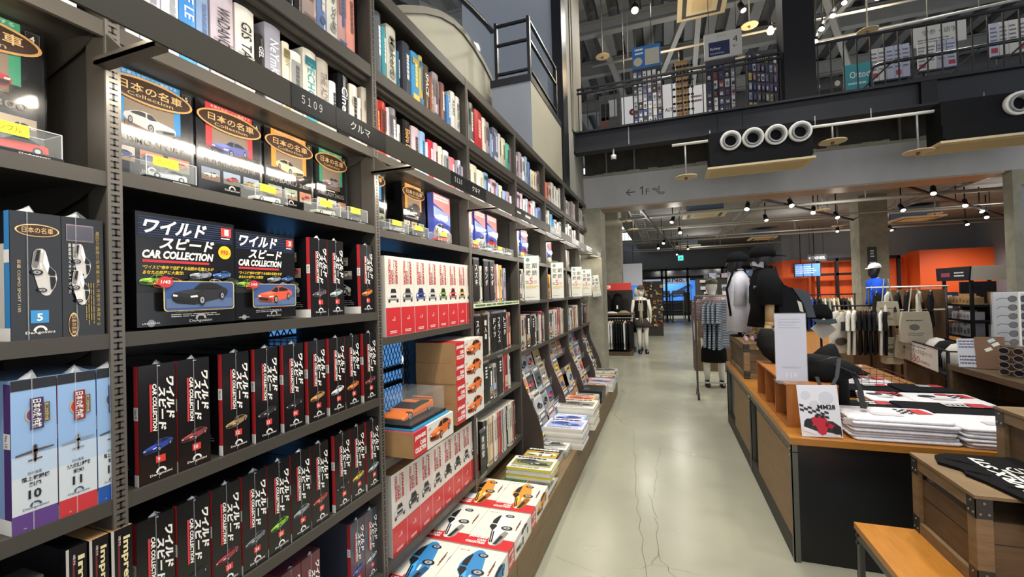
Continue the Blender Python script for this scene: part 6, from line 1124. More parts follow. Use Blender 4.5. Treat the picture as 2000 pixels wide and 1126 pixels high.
for xx in (.41, 1.05):
    mb = MB(); mb.bar((xx, 6.8, .08), (xx, 7.2, .08), .03, .02, RM); mb.build('foot', t)
    for yy in (6.82, 7.18): mb = MB(); mb.cyl((xx - .012, yy, .036), (xx + .012, yy, .036), .035, BLACKM, 12); mb.build('castor', t)
for i, (xx, yw, L) in enumerate(((.56, 1.35, .62), (.615, 1.4, .64), (.66, 1.45, .66), (.76, 1.3, .66), (.88, .15, .64))): hung(xx, 7.0, 1.485, BST, 'navy striped tee, %s, on the rail rack' % (ORD[i] + ' from left' if i < 4 else 'turned to face the aisle'), 'striped tees on the rail rack', L, yw, .26, .44)
# red-topped stand on the left
t = thing('clothes_stand', 'clothes stand with red header board, black bags and a hanging rail', 'stand', (-1.15, 11.25, 0))
mb = MB(); mb.box(-1.95, -.8, 11.1, 11.15, 1.62, 1.8, mat('header_red', 'b83226', .5)); mb.rect(YM(-1.5, 11.1, 1.65), .02, .2, .02, .1, ink('e0d0c8'), 1); mb.lines(YM(-1.5, 11.1, 1.65), .04, .18, .035, .085, 1, ink('b83226'), 2); mb.build('header_board', t)
mb = MB(); mb.box(-1.95, -.8, 11.1, 11.6, 1.0, 1.04, CRD); mb.build('shelf', t); mb = MB(); mb.box(-1.95, -.8, 11.0, 11.6, .0, .1, CT); mb.build('base', t); mb = MB(); mb.cyl((-1.95, 11.12, .93), (-.76, 11.12, .93), .012, GALV); mb.build('rail', t); mb = MB(); mb.box(-1.95, -.8, 11.55, 11.59, .1, 1.62, mat('stand_back', '24201e', .6)); mb.build('back_panel', t)
for i, xx in enumerate((-1.45, -1.15)): b = thing('backpack', 'black bag, %s on the shelf under the red header' % ['left one', 'right one'][i], 'bag', (xx, 11.3, 1.0405), 'black bags on the red-topped stand'); mb = MB(); mb.ell([(xx, 11.3, 1.041, .12, .08), (xx, 11.3, 1.1, .135, .09), (xx, 11.3, 1.35, .13, .09), (xx, 11.3, 1.5, .1, .07), (xx, 11.3, 1.54, .04, .03)], NYL); mb.build('bag_body', b); mb = MB(); mb.box(xx - .03, xx + .01, 11.2, 11.205, 1.15, 1.24, ink('d8d4cc')); mb.build('tag', b)
for i, (xx, c) in enumerate(((-1.3, 'd4d0c8'), (-1.0, '8a8268'))): b = thing('folded_tee', ['folded white cloth on the stand under the black bags', 'folded olive cap-shaped cloth on the stand shelf'][i], 'clothes', (xx, 11.16, 1.0405)); mb = MB(); mb.ell([(xx, 11.16, 1.041, .16, .05), (xx, 11.16, 1.06, .15, .05), (xx, 11.16, 1.09 + i * .02, .06, .03)], cloth(c)); mb.build('cloth', b)
for i, c in enumerate(('d8d6d0', 'd0cec8', 'dcdad4', 'd4d2cc', '1c1b1e', '201e24', '161618', '1e1c22', 'd0cec8', '17171a', '1b1a1e')): hung(-1.46 + i * .062, 11.12, .92, cloth(c), '%s long-sleeved top, %s on the low rail of the red-topped stand' % (colour_name(c), ORD[i] + ' from left'), 'tops on the red-topped stand', .66, 1.45, .3, .4, .03, True)
t = thing('light_box', 'large white box panel hanging above the red-topped stand', 'panel', (-.82, 12.1, 1.73)); mb = MB(); mb.box(-1.07, -.58, 11.98, 12.3, 1.74, 2.32, mat('panel_white', 'b8bcc6', .6)); mb.build('panel', t); mb = MB(); mb.cyl((-.8, 12.1, 2.32), (-.8, 12.1, 3.62), .006, BLACKM); mb.build('cable', t)
t = thing('exit_sign', 'green lit exit sign high above the far exit', 'sign', (.6, 17, 2.62)); mb = MB(); gx = mat('exit_green', '38d8b8', .4, emit=1.6); mb.box(.44, .68, 17, 17.05, 2.62, 2.86, mat('exit_case', '1c3a34', .4)); f = YM(.44, 17, 2.62); mb.rect(f, .03, .21, .03, .21, gx, 2); mb.poly(f, [(.06, .06), (.1, .06), (.13, .11), (.17, .07), (.19, .08), (.14, .15), (.1, .15)], ink('d8f4ec'), 3); mb.build('lit_face', t); mb = MB(); mb.cyl((.56, 17.02, 2.86), (.56, 17.02, 3.6), .012, BLACKM); mb.build('stem', t)
# beyond the exit
t = thing('banner', 'white and blue buying banner with red letters outside the exit', 'banner', (.5, 24.4, 1.8)); mb = MB(); mb.box(-1.1, 1.22, 24.4, 24.43, 1.88, 2.28, mat('banner_white', 'b8c6e0', .5, emit=.35)); f = YM(-1.1, 24.4, 1.88); mb.text(f, '取', 1.1, .08, .3, .26, ink('2a4a90'), 2, fat=.02); mb.text(f, 'No.1', 1.45, .08, .75, .26, ink('b83a4a'), 2, fat=.02); mb.build('banner_face', t)
mb = MB()
for xx in (-1.0, 1.1): mb.bar((xx, 24.45, 0), (xx, 24.45, 2.3), .04, .04, BLACKM)
mb.build('post', t)
t = thing('shop_window', 'blue lit shopfront seen through the far exit', 'shop front', (.2, 28, 0)); mb = MB(); mb.box(-2.5, 2, 28, 28.1, .9, 2.1, mat('blue_front', '3f7cd0', .4, emit=.5)); mb.build('lit_front', t); mb = MB(); mb.box(-2.5, 2, 27.9, 28, 0, .9, BLACKM); mb.prism([(-1.0, 27.9, 1.9), (.2, 27.9, 1.3), (1.4, 27.9, 1.9), (1.4, 27.9, 1.75), (.2, 27.9, 1.12), (-1.0, 27.9, 1.75)], (0, .05, 0), mat('awning_navy', '1c2c48', .6)); mb.build('counter_front', t)
for i, xx in enumerate((-.1, .65)):
    t = thing('display_stand', 'black framed display stand with white rim beyond the exit, %s' % ['left', 'right'][i], 'stand', (xx, 24.8, 0), 'black stands beyond the exit'); mb = MB()
    for a in (xx - .3, xx + .3): mb.bar((a, 24.8, 0), (a, 24.8, 1.5), .05, .05, BLACKM)
    for z in (.4, .8, 1.2): mb.box(xx - .3, xx + .3, 24.7, 25.1, z, z + .05, BLACKM)
    mb.build('frame', t); mb = MB(); mb.box(xx - .3, xx + .3, 24.69, 24.7, 1.3, 1.52, mat('stand_rim', '8a90a0', .5)); mb.build('rim', t)
for i in range(5): hung(.92 + i * .06, 24.2, 1.5, cloth('8a806c'), 'beige trousers hanging at the far exit, %s of five' % ORD[i], 'beige clothes at the far exit', 1.0, 1.4, .1, .4)
t = thing('garment_rack', 'thin rail holding beige trousers at the far exit', 'rack', (1.05, 24.2, 0)); mb = MB(); mb.cyl((.85, 24.2, 1.515), (1.25, 24.2, 1.515), .01, GALV); [mb.cyl((a, 24.2, 0), (a, 24.2, 1.515), .012, GALV) for a in (.85, 1.25)]; mb.build('frame', t)
t = thing('stool_cart', 'black two-shelf cart standing by the exit post', 'cart', (.12, 22.3, 0)); mb = MB(); [mb.bar((a, b, 0), (a, b, .62), .05, .05, BLACKM) for a in (-.05, .3) for b in (22.2, 22.5)]; mb.build('frame', t); mb = MB(); [mb.box(-.05, .3, 22.2, 22.5, z, z + .04, BLACKM) for z in (.1, .38, .6)]; mb.build('shelf', t)
t = thing('goods_rack', 'colourful goods rack with orange garlands behind the vest figure', 'rack', (-.35, 16, 0)); r = hsh(9); mb = MB(); mb.box(-.75, -.1, 15.9, 16.2, 0, 1.9, mat('goods_dark', '2e2a26', .7)); mb.build('body', t); mb = MB()
for i in range(60): a, z = r.uniform(-.72, -.14), r.uniform(.3, 1.85); mb.box(a, a + r.uniform(.03, .1), 15.86, 15.9, z, z + r.uniform(.04, .12), ink(r.choice(['b8863a', 'a85a3a', 'c8b48a', '8a3a30', '6a6a60', 'd0a84a'])))
mb.build('goods', t)
t = thing('shop_shelving', 'packed shelving with white and blue boards right of the exit', 'shelving', (2.4, 19.6, 0)); mb = MB(); mb.box(1.2, 3.9, 19.6, 20, 0, 2.0, mat('goods_dark', '2e2a26', .7)); mb.build('body', t); mb = MB(); r = hsh(21)
for i in range(90):
    a, z, w, h = r.uniform(1.2, 3.7), r.uniform(.7, 2.1), r.uniform(.08, .3), r.uniform(.06, .2); mb.box(a, a + w, 19.5 + r.uniform(0, .08), 19.6, z, z + h, ink(r.choice(['c8c8d0', 'a8b4c8', 'd8d4d0', '3a3c44', '8a94a8', 'b8a8b0', 'c8b8a0', '50545c'])))
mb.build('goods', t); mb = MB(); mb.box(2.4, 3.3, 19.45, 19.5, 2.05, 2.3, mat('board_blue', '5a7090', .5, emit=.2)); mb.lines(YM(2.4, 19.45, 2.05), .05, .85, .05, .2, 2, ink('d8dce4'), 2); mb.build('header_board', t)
t = thing('folded_stack', 'stack of pale folded shirts on the low shelf behind the striped rack', 'clothes', (1.0, 9.4, 1.3)); mb = MB(); [mb.box(.72, 1.5, 9.3, 9.6, 1.36 + i * .03, 1.385 + i * .03, cloth(['c8c0c4', 'd8d4cc', 'b8a8b4', 'c4c0b0'][i % 4])) for i in range(4)]; mb.build('cloth', t)
t = thing('display_shelf', 'dark low shelf holding folded shirts behind the striped rack', 'shelf', (1.1, 9.45, 0)); mb = MB(); mb.box(.5, 1.7, 9.2, 9.7, .0, 1.355, CRD); mb.build('body', t)

# ------------------------------------------------------------------ cashier corner
t = thing('hanging_sign', 'small dark hanging sign with white cashier lettering', 'sign', (4.9, 17.4, 2.4)); mb = MB(); mb.box(4.62, 5.18, 17.4, 17.43, 2.42, 2.66, mat('sign_dark', '2a3038', .5)); mb.text(YM(4.62, 17.4, 2.42), '¥ CASHIER', .04, .07, .48, .1, ink('d8dce4'), 2, fat=.02); mb.build('board', t); mb = MB(); [mb.cyl((a, 17.41, 2.66), (a, 17.41, 3.6), .006, BLACKM) for a in (4.7, 5.1)]; mb.build('cable', t)
t = thing('menu_screen', 'row of blue lit screens over the cashier counter', 'screen', (4.6, 17.3, 1.9)); mb = MB(); mb.box(4.2, 4.98, 17.3, 17.36, 1.9, 2.36, BLACKM); mb.build('housing', t); mb = MB(); f = YM(4.2, 17.3, 1.9); [mb.rect(f, .02 + i * .255, .25 + i * .255, .02, .44, mat('screen_blue', '4f7ab8', .3, emit=.7), 2) for i in range(3)]; mb.lines(f, .04, .7, .1, .38, 4, ink('c8d8ec'), 3); mb.build('lit_screen', t); mb = MB(); [mb.cyl((a, 17.33, 2.36), (a, 17.33, 3.6), .012, BLACKM) for a in (4.4, 4.8)]; mb.build('stem', t)
t = thing('cashier_counter', 'cashier back counter with black frames before the orange wall', 'counter', (5.3, 17.6, 0)); mb = MB(); mb.box(4.2, 7.4, 17.5, 17.9, 0, 1.0, CRD); mb.build('counter_body', t); mb = MB(); [mb.box(a, a + .08, 17.6, 17.7, 1.0, 2.5, BLACKM) for a in (4.95, 5.5, 6.0, 7.2)]; mb.box(4.95, 7.28, 17.6, 17.7, 2.42, 2.52, BLACKM); mb.box(4.95, 6.1, 17.6, 17.7, 1.92, 2.0, BLACKM); mb.build('black_frame', t)
t = thing('column_sign', 'dark vertical sign with white text on the middle column', 'sign', (4.5, 11.98, 1.9)); mb = MB(); mb.box(4.36, 4.52, 11.96, 11.995, 2.0, 2.44, mat('sign_dark', '2a3038', .5)); f = YM(4.36, 11.96, 2.0); mb.lines(f, .04, .12, .2, .38, 3, WT, 2); mb.rect(f, .02, .14, .02, .1, ink('c8ccd4'), 2); mb.build('board', t)
# clothes in the middle of the hall
def rail(x0, x1, y, z, label, curved=False):
    t = thing('garment_rack', label, 'rack', ((x0 + x1) / 2, y, 0)); mb = MB(); mb.cyl((x0, y, z), (x1, y, z), .012, BLACKM); mb.build('rail', t)
    for a in (x0 + .02, x1 - .02): mb = MB(); mb.cyl((a, y, 0.02), (a, y, z), .014, BLACKM); mb.bar((a, y - .25, .02), (a, y + .25, .02), .025, .025, BLACKM); mb.build('post', t)
    return t
rail(2.25, 3.5, 10.2, 1.42, 'long rail of mixed clothes before the cashier corner')
for i, c in enumerate(('c8c0b0', 'b8a890', 'd4d0c4', '2a2c30', '3a3c44', '1c2a5a', '2448a8', '26282c', '1a1a1c', 'c8c4b4', '8a8a7a', 'd8d4c0', 'b4a88a', '1c1c1e', '3a3a3c', 'd0c8b0')): hung(2.32 + i * .072, 10.2, 1.41, cloth(c), '%s garment, %s on the long rail before the cashier corner' % (colour_name(c), ORD[i] + ' from left'), 'clothes on the long rail', .6, 1.45, .26, .42, .03)
rail(2.45, 3.2, 8.05, 1.28, 'black rail with white printed tees and dark shirts')
for i, (c, a, p) in enumerate((('dcd8ce', 2.55, 1), ('d8d4ca', 2.66, 0), ('d4d0c6', 2.73, 0), ('1b1b1d', 2.8, 0), ('161618', 2.87, 0), ('202024', 2.93, 0), ('18181a', 2.99, 0), ('dcdad4', 3.06, 0), ('151517', 3.12, 0))):
    t = hung(a, 8.05, 1.27, cloth(c), '%s tee, %s on the black rail beside the canvas totes' % ('white printed' if p else colour_name(c), ORD[i] + ' from left'), 'tees on the black rail', .62, .5 if p else 1.2, .24, .44, .035)
    if p: mb = MB(); f = F((a - .12, 8.0 - .1, .62), (math.cos(.5), math.sin(.5), 0), (0, 0, 1)); mb.rect(f, .1, .18, .28, .42, ink('3a3a3c'), 6); mb.oval(f, .1, .12, .11, .06, ink('4a4038'), 6); mb.build('print', t)
t = thing('display_block', 'brown wooden display block behind the hanging tees', 'block', (3.3, 9.0, 0)); mb = MB(); mb.box(2.95, 3.75, 8.8, 9.5, 0, 1.15, wood('block_wood', '5c432a', (6, 6, 1.2), .55, .15)); mb.build('body', t)
t = thing('display_block', 'taller brown wooden panel behind the canvas totes', 'block', (3.8, 8.6, 0)); mb = MB(); mb.box(3.5, 4.0, 8.4, 8.8, 0, 1.5, wood('block_wood', '5c432a', (6, 6, 1.2), .55, .15)); mb.build('body', t)
CANV = mat('canvas', 'b4aa94', .95, noise=.08, nscale=40)
for i, (xx, yy, zz, w, h, an) in enumerate(((3.12, 8.0, .98, .3, .36, 'upper left'), (3.32, 7.7, .76, .36, .44, 'large front'), (3.34, 7.95, .5, .34, .34, 'lower'), (3.5, 8.1, .52, .2, .36, 'narrow lower right'), (3.18, 8.05, .4, .26, .4, 'lowest left'))):
    t = thing('canvas_tote', '%s cream canvas tote with dark print hanging from the rail' % an, 'bag', (xx, yy, zz), 'cream canvas totes'); f = F((xx - w / 2, yy, zz), (1, -.12, 0), (0, 0, 1)); mb = MB()
    mb.rings([[f.p(a, b) + f.n * c for a, b in ((0, .02), (.04, 0), (w - .04, 0), (w, .02), (w * .97, h * .6), (w * .9, h), (w * .1, h), (w * .03, h * .6))] for c in (-.05, -.01, .02)], CANV, True, False); mb.build('bag_body', t)
    mb = MB(); f2 = F(f.O + f.n * .0205, f.u, f.v); mb.oval(f2, w * .45, h * .5, w * .16, h * .1, ink('5a5a50'), 1); mb.lines(f2, w * .2, w * .8, h * .68, h * .76, 1, ink('4a4a42'), 1); mb.lines(f2, w * .25, w * .75, h * .22, h * .34, 2, ink('6a6a60'), 1); mb.build('print', t)
    mb = MB()
    for a in (.3, .7): mb.bar(f.p(w * a, h * .98), f.p(w * (.5 + (a - .5) * .4), h + .34), .03, .004, CANV)
    mb.build('handle', t)
t = thing('clothes_rail', 'white rail with hooks carrying the canvas totes', 'rail', (3.4, 8.2, 0)); mb = MB(); mb.cyl((2.95, 8.2, 1.55), (3.95, 8.2, 1.55), .012, WHITEP); mb.cyl((2.98, 8.2, 1.2), (3.9, 8.2, 1.2), .012, WHITEP); mb.build('rail', t); mb = MB(); [mb.cyl((a, 8.2, 0), (a, 8.2, 1.55), .014, BLACKM) for a in (2.98, 3.92)]; mb.build('post', t)
for i, (c, a) in enumerate((('1c1c1e', 3.08), ('c8c4b8', 3.22), ('26262a', 3.34), ('1a1a1c', 3.46), ('b8b0a0', 3.6), ('17171a', 3.74))): hung(a, 8.2, 1.54, cloth(c), '%s shirt, %s on the white rail above the canvas totes' % (colour_name(c), ORD[i] + ' from left'), 'shirts on the white rail', .5, 1.1, .24, .42, .035)
t = thing('hat_stand', 'black cap and grey visor on a stand with hanging square tag', 'cap', (1.72, 6.05, 1.0)); mb = MB(); mb.ell([(1.72, 6.05, 1.22, .12, .12), (1.72, 6.05, 1.3, .115, .115), (1.72, 6.05, 1.38, .07, .07), (1.72, 6.05, 1.4, .01, .01)], BT); mb.build('crown', t); mb = MB(); mb.prism([(1.6, 5.95, 1.215), (1.62, 5.84, 1.18), (1.72, 5.8, 1.165), (1.82, 5.84, 1.18), (1.84, 5.95, 1.215)], (0, 0, .006), cloth('3c4246')); mb.build('visor', t); mb = MB(); mb.cyl((1.72, 6.05, .0), (1.72, 6.05, 1.22), .012, BLACKM); mb.build('stem', t); mb = MB(); f = F((1.7, 5.92, .98), (.75, 0, .66), (-.66, 0, .75)); mb.obox(f.p(.09, .09, 0), f.u * .09, f.v * .09, f.n * .002, mat('tag_grey', 'b0aea6', .7)); mb.build('square_tag', t)
# banner cart
t = thing('basket_cart', 'black mesh cart with white banner reading 550 in red', 'cart', (3.24, 7.4, 0)); A, Bq = Vector((3.34, 8.15, 0)), Vector((3.15, 6.6, 0)); d = (Bq - A).normalized(); n = Vector((d.y, -d.x, 0)); off = n * -.5
mb = MB()
for p in (A, Bq, A - off * -1, Bq - off * -1): mb.bar(p + Vector((0, 0, .02)), p + Vector((0, 0, .78)), .025, .025, BLACKM)
mb.build('post', t); mb = MB()
for z in (.5, .78):
    c = [A, Bq, Bq + off, A + off]
    for a, b in zip(c, c[1:] + c[:1]): mb.bar(a + Vector((0, 0, z)), b + Vector((0, 0, z)), .018, .018, BLACKM)
mb.build('rim', t); mb = MB()
for i in range(30):
    p = A + (Bq - A) * (i / 29); mb.tube([p + Vector((0, 0, .45)), p + Vector((0, 0, .78))], .003, BLACKM, 4)
mb.tube([A + Vector((0, 0, .45)), Bq + Vector((0, 0, .45))], .006, BLACKM, 5); mb.build('wire_mesh', t)
L = (Bq - A).length; nn = d.cross(Vector((0, 0, 1))); nn = nn if nn.y < 0 or nn.x < 0 else -nn; f = F(A + d * .08 + Vector((0, 0, .5)) + (Vector((-.02, -.002, 0))), d, (0, 0, 1)); mb = MB(); mb.obox(f.p(L * .4, .13, 0), f.u * L * .4, f.v * .14, f.n * .003, mat('banner_paper', 'cfcbc8', .6))
g = f if (f.n.x < 0) else F(f.p(L * .8, 0, 0), -f.u, f.v); g = F(g.O + g.n * .0032, g.u, g.v); mb.text(g, '550', L * .22, .02, L * .22, .09, ink('b83a38'), 2); mb.text(g, '円(税込)', L * .46, .02, L * .2, .045, ink('4a4a4e'), 2); mb.text(g, 'メーカーサンプル品セール', L * .08, .14, L * .62, .06, ink('8a4a48'), 2); mb.lines(g, L * .2, L * .6, .22, .25, 1, ink('6a6a6e'), 2); mb.rect(g, 0, L * .8, -.008, -.001, ink('b85a48'), 2); mb.rect(g, 0, L * .8, .262, .268, ink('b85a48'), 2); mb.build('banner', t)
for i, c in enumerate(('d0ccc4', '1c1c1e', 'c8c4bc')): b = thing('cloth_heap', '%s cloth heaped in the mesh cart' % colour_name(c), 'clothes', (3.3 + i * .05, 7.6 - i * .35, .5), 'cloth in the mesh cart'); p = A + (Bq - A) * (.3 + i * .22) + off * .5; mb = MB(); mb.ell([(p.x, p.y, .505, .16, .16), (p.x, p.y, .7, .17, .17), (p.x, p.y, .82, .08, .08), (p.x, p.y, .84, .01, .01)], cloth(c)); mb.build('cloth', b)
mb = MB(); [mb.box(p.x - .08, p.x + .08, p.y - .08, p.y + .08, .0, .01, BLACKM) for p in ()]
b = MB(); c = [A, Bq, Bq + off, A + off]; b.face([q + Vector((0, 0, .5)) for q in c], BLACKM); b.build('basket_floor', t)
# black shelf unit with lit header
t = thing('goods_shelf', 'tall black shelf unit with pale header panel and boxed goods', 'shelving', (4.4, 8.3, 0)); 
mb = MB()
for a, b in ((4.12, 8.02), (4.66, 8.02), (4.12, 8.66), (4.66, 8.66)): mb.bar((a, b, 0), (a, b, 1.62), .035, .035, BLACKM)
mb.box(4.3, 4.72, 8.62, 8.66, .0, 1.6, BLACKM); mb.build('post', t)
for z in (.45, .78, 1.02, 1.24): mb = MB(); mb.box(4.1, 4.7, 8.0, 8.68, z, z + .03, BLACKM); mb.build('shelf', t)
mb = MB(); mb.prism([(4.05, 7.94, 1.62), (4.05, 8.7, 1.62), (4.05, 8.72, 1.82), (4.05, 7.9, 1.82)], (.02, 0, 0), BLACKM); f = XM(4.05, 8.68, 1.62); mb.rect(f, .1, .32, .06, .12, ink('8a3a40'), 2); mb.lines(f, .42, .66, .05, .14, 2, ink('c8c8c8'), 2); mb.build('side_header', t)
mb = MB(); mb.prism([(4.07, 7.96, 1.62), (4.74, 7.96, 1.62), (4.78, 7.9, 1.82), (4.05, 7.9, 1.82)], (0, .02, 0), mat('header_pale', 'e4dfd0', .5)); mb.build('front_header', t)
mb = MB(); mb.box(4.08, 4.72, 7.98, 8.7, 0, .44, wood('block_wood', '5c432a', (6, 6, 1.2), .55, .15)); mb.build('base', t)
for k, z in enumerate((.48, .81, 1.05, 1.27)):
    for i in range(7):
        r = hsh(k * 20 + i); h = r.uniform(.14, .2) if k < 2 else r.uniform(.08, .16); b = thing('goods_box', '%s box, %s in the side of the %s of the black shelf unit' % (['white', 'silver', 'pale', 'tan'][k], ORD[i], ['lowest shelf', 'second shelf', 'third shelf', 'top shelf'][k]), 'box', (4.16, 8.1 + i * .08, z), 'boxed goods on the black shelf unit'); mb = MB(); mb.box(4.115, 4.28, 8.07 + i * .08, 8.145 + i * .08, z + .0005, z + h, ink(['c8c6c4', '8a8c94', 'b8b4b8', 'a8845a'][k])); mb.rect(XM(4.115, 8.145 + i * .08, z), .01, .06, h * .2, h * .6, ink(['8a8a8c', '4a4c54', '8a8690', '7a5a3a'][k]), 2); mb.build('box_body', b)
for k, z in enumerate((.48, .81, 1.27)):
    for i in range(5): b = thing('goods_box', '%s pack, %s on the front of the %s of the black shelf unit' % (['teal', 'white', 'brown'][k], ORD[i], ['lowest shelf', 'second shelf', 'top shelf'][k]), 'box', (4.34 + i * .07, 8.05, z), 'packs on the black shelf unit'); mb = MB(); mb.box(4.31 + i * .07, 4.37 + i * .07, 8.01, 8.06, z + .0005, z + .18, ink(['3a6a64', 'b8b6b4', '96703f'][k])); mb.lines(YM(4.31 + i * .07, 8.01, z), .01, .05, .05, .15, 3, ink('d8d8d4'), 1); mb.build('box_body', b)
t = thing('small_counter', 'wooden counter with navy board beside the black shelf unit', 'counter', (4.9, 10.8, 0)); mb = MB(); mb.box(4.9, 6.0, 10.8, 11.2, 0, 1.0, wood('lit_wood', 'b0773a', (1.2, 6, 6), .5, .15)); mb.build('counter_body', t); mb = MB(); mb.box(4.9, 5.4, 10.9, 10.95, 1.0, 1.4, mat('navy_board', '252c40', .5)); mb.rect(YM(4.9, 10.9, 1.0), .1, .4, .08, .34, ink('b8b4bc'), 2); mb.build('navy_board', t)
# hall lamps set apart from the spotlights; some added to brighten dark goods
for (x, y, p) in [(.2, 9.0, 100), (-.5, 9.9, 90), (.4, 13.5, 170), (.2, 18.5, 150), (2.2, 9.0, 110), (3.1, 7.7, 80), (1.7, 8.1, 60), (4.35, 7.5, 60), (2.6, 12.5, 160), (4.6, 9.6, 110), (6.2, 13.5, 190), (5.2, 16.4, 200), (8.2, 15.6, 200), (2.2, 17.5, 130), (0, 27, 300), (7.4, 10.5, 120)]:
    lamp('SPOT', (x, y, 3.05), p, aim=(x + .15, y + .5, 0), size=.08, angle=140, blend=.8)
for (x, y, p) in [(.2, 8.6, 14), (-.5, 10.3, 18), (3.0, 9.4, 16), (.3, 12.5, 22), (3.4, 13.6, 24), (6.6, 12.0, 22), (1.2, 17.5, 24), (6.0, 15.6, 22)]: lamp('POINT', (x, y, 2.9), p, (1, .95, .86), .1)  # bare fill points added to lift the hall ceiling and column; no fittings
# ================================================================== UPPER FLOOR BEHIND THE STEEL BEAM
RAILM = mat('railing_black', '15151a', .4); ZM = 3.9505
def railing(x0, x1, label, pitch, tops, z1):
    t = thing('railing', label, 'railing', ((x0 + x1) / 2, 6.37, ZM)); mb = MB()
    for z in tops: mb.bar((x0, 6.37, z), (x1, 6.37, z), .03, .025, RAILM)
    mb.build('rail', t); x = x0 + .02
    while x <= x1: mb = MB(); mb.bar((x, 6.37, ZM), (x, 6.37, z1), .012, .012, RAILM); mb.build('baluster', t); x += pitch
railing(-1.15, 1.48, 'black upper floor railing left of the black column', .13, (4.6, 4.54), 4.6)
railing(1.86, 4.6, 'black upper floor railing right of the black column', .135, (4.62,), 4.62)
t = thing('handrail', 'black curved handrail with slanted bars behind the right railing', 'railing', (3.3, 6.6, ZM)); mb = MB(); mb.tube([(2.5, 6.6, ZM), (2.5, 6.6, 4.24), (2.53, 6.6, 4.31), (2.6, 6.6, 4.34), (4.6, 6.6, 4.36)], .02, RAILM, 8); mb.build('rail', t); mb = MB()
for i in range(5): mb.bar((2.3 + i * .42, 6.62, ZM), (2.72 + i * .42, 6.62, 4.34), .02, .02, RAILM)
mb.build('slanted_bar', t)
def stand_rack(x, y, w, h, label, panel, cols, rows, goods, seed, board=None, gl=None):
    t = thing('goods_stand', label, 'stand', (x, y, ZM)); mb = MB(); mb.box(x - w / 2, x + w / 2, y, y + .05, ZM, ZM + h, panel); mb.build('back_panel', t); mb = MB(); mb.box(x - w / 2, x + w / 2, y - .12, y + .12, ZM, ZM + .03, RAILM); mb.build('base', t)
    hk = MB(); r = hsh(seed); base = None
    for j in range(rows):
        z = ZM + h * (.08 + .86 * (j + .5) / rows)
        for i in range(cols):
            xx = x - w / 2 + w * (i + .5) / cols; hk.bar((xx, y, z + h * .3 / rows), (xx, y - .05, z + h * .3 / rows), .004, .004, GALV)
            g = thing('hanging_pack', '%s, %s row up, %s from left' % (gl, ORD[j], ORD[i]), 'pack', (xx, y - .03, z), 'packs on ' + label); m = MB(); k = .36; ww, hh = w / cols * k, h / rows * .4; c = r.choice(goods); th = .006
            m.box(xx - ww, xx + ww, y - .03 - th, y - .03, z - hh, z + hh, ink(c)); m.rect(YM(xx - ww, y - .03 - th, z - hh), ww * .3, ww * 1.7, hh * .3, hh * 1.2, ink(r.choice(goods)), 2); m.oval(YM(xx, y - .03 - th, z), 0, hh * .1, ww * .5, ww * .5, ink(r.choice(['1c1c20', 'd8d4cc', '6a6a6e'])), 3, 10); m.build('pack', g)
    hk.build('hook', t)
    if board:
        f = YM(x - w / 2, y - .01, ZM + h); mb = MB(); mb.box(x - w / 2, x + w / 2, y, y + .02, ZM + h, ZM + h + .34, board); mb.oval(f, w * .2, .1, w * .16, w * .16, ink('c8b89a'), 2); mb.lines(f, w * .1, w * .5, .2, .32, 2, WT, 2); mb.rect(f, w * .45, w * .95, .03, .28, ink('b8b4a4'), 2); mb.build('header_board', t)
    return t
stand_rack(-.17, 7.0, .42, 1.1, 'tall stand of watches and key rings under a blue board', mat('stand_panel', '3c3c42', .6), 6, 8, ['a8a8ae', '3c3c42', 'd8d4cc', '4a5a90', '1c1c20', '8a7a78', 'c8c0c8', 'dcdcd8'], 5, mat('board_sky', '2f6fb4', .5), 'small pack on the stand under the blue board')
t = thing('sunglasses_tower', 'wooden tower stand hung with rows of sunglasses', 'stand', (.33, 7.0, ZM)); mb = MB(); mb.box(.25, .41, 7.0, 7.14, ZM, ZM + 1.08, mat('tower_wood', 'a8855a', .55, wood=.2, nscale=5)); mb.box(.24, .42, 6.99, 7.15, ZM + 1.08, ZM + 1.1, mat('tower_wood', 'a8855a', .55)); mb.build('tower', t)
mb = MB(); mb.box(.30, .36, 7.0, 7.05, ZM + 1.1, ZM + 1.26, RAILM); mb.build('top_sign', t); GG = None
for i in range(9):
    for s in (-1, 0, 1):
        g = thing('sunglasses', 'dark sunglasses on the wooden tower upstairs, %s row up, %s' % (ORD[i], ['left face', 'front face', 'right face'][s + 1]), 'sunglasses', (.34 + s * .1, 6.97, ZM + .12 + i * .11), 'sunglasses on the wooden tower')
        if GG is None: GG = glasses(F((.34 - .1, 6.97, ZM + .12), (1, 0, 0), (0, 0, 1)), .1, mat('frame_brown', '2c2018', .3), g)
        else: c = GG.copy(); COL.objects.link(c); c.parent = g
stand_rack(.86, 7.02, .4, 1.02, 'goods stand of dark packs under the writing-goods sign', mat('stand_panel', '3c3c42', .6), 5, 7, ['3a3c4a', '7a2c34', '1c1c20', 'd0ccc8', '24306a', '85888e', 'b8a8a8'], 8, None, 'small dark pack under the writing-goods sign')
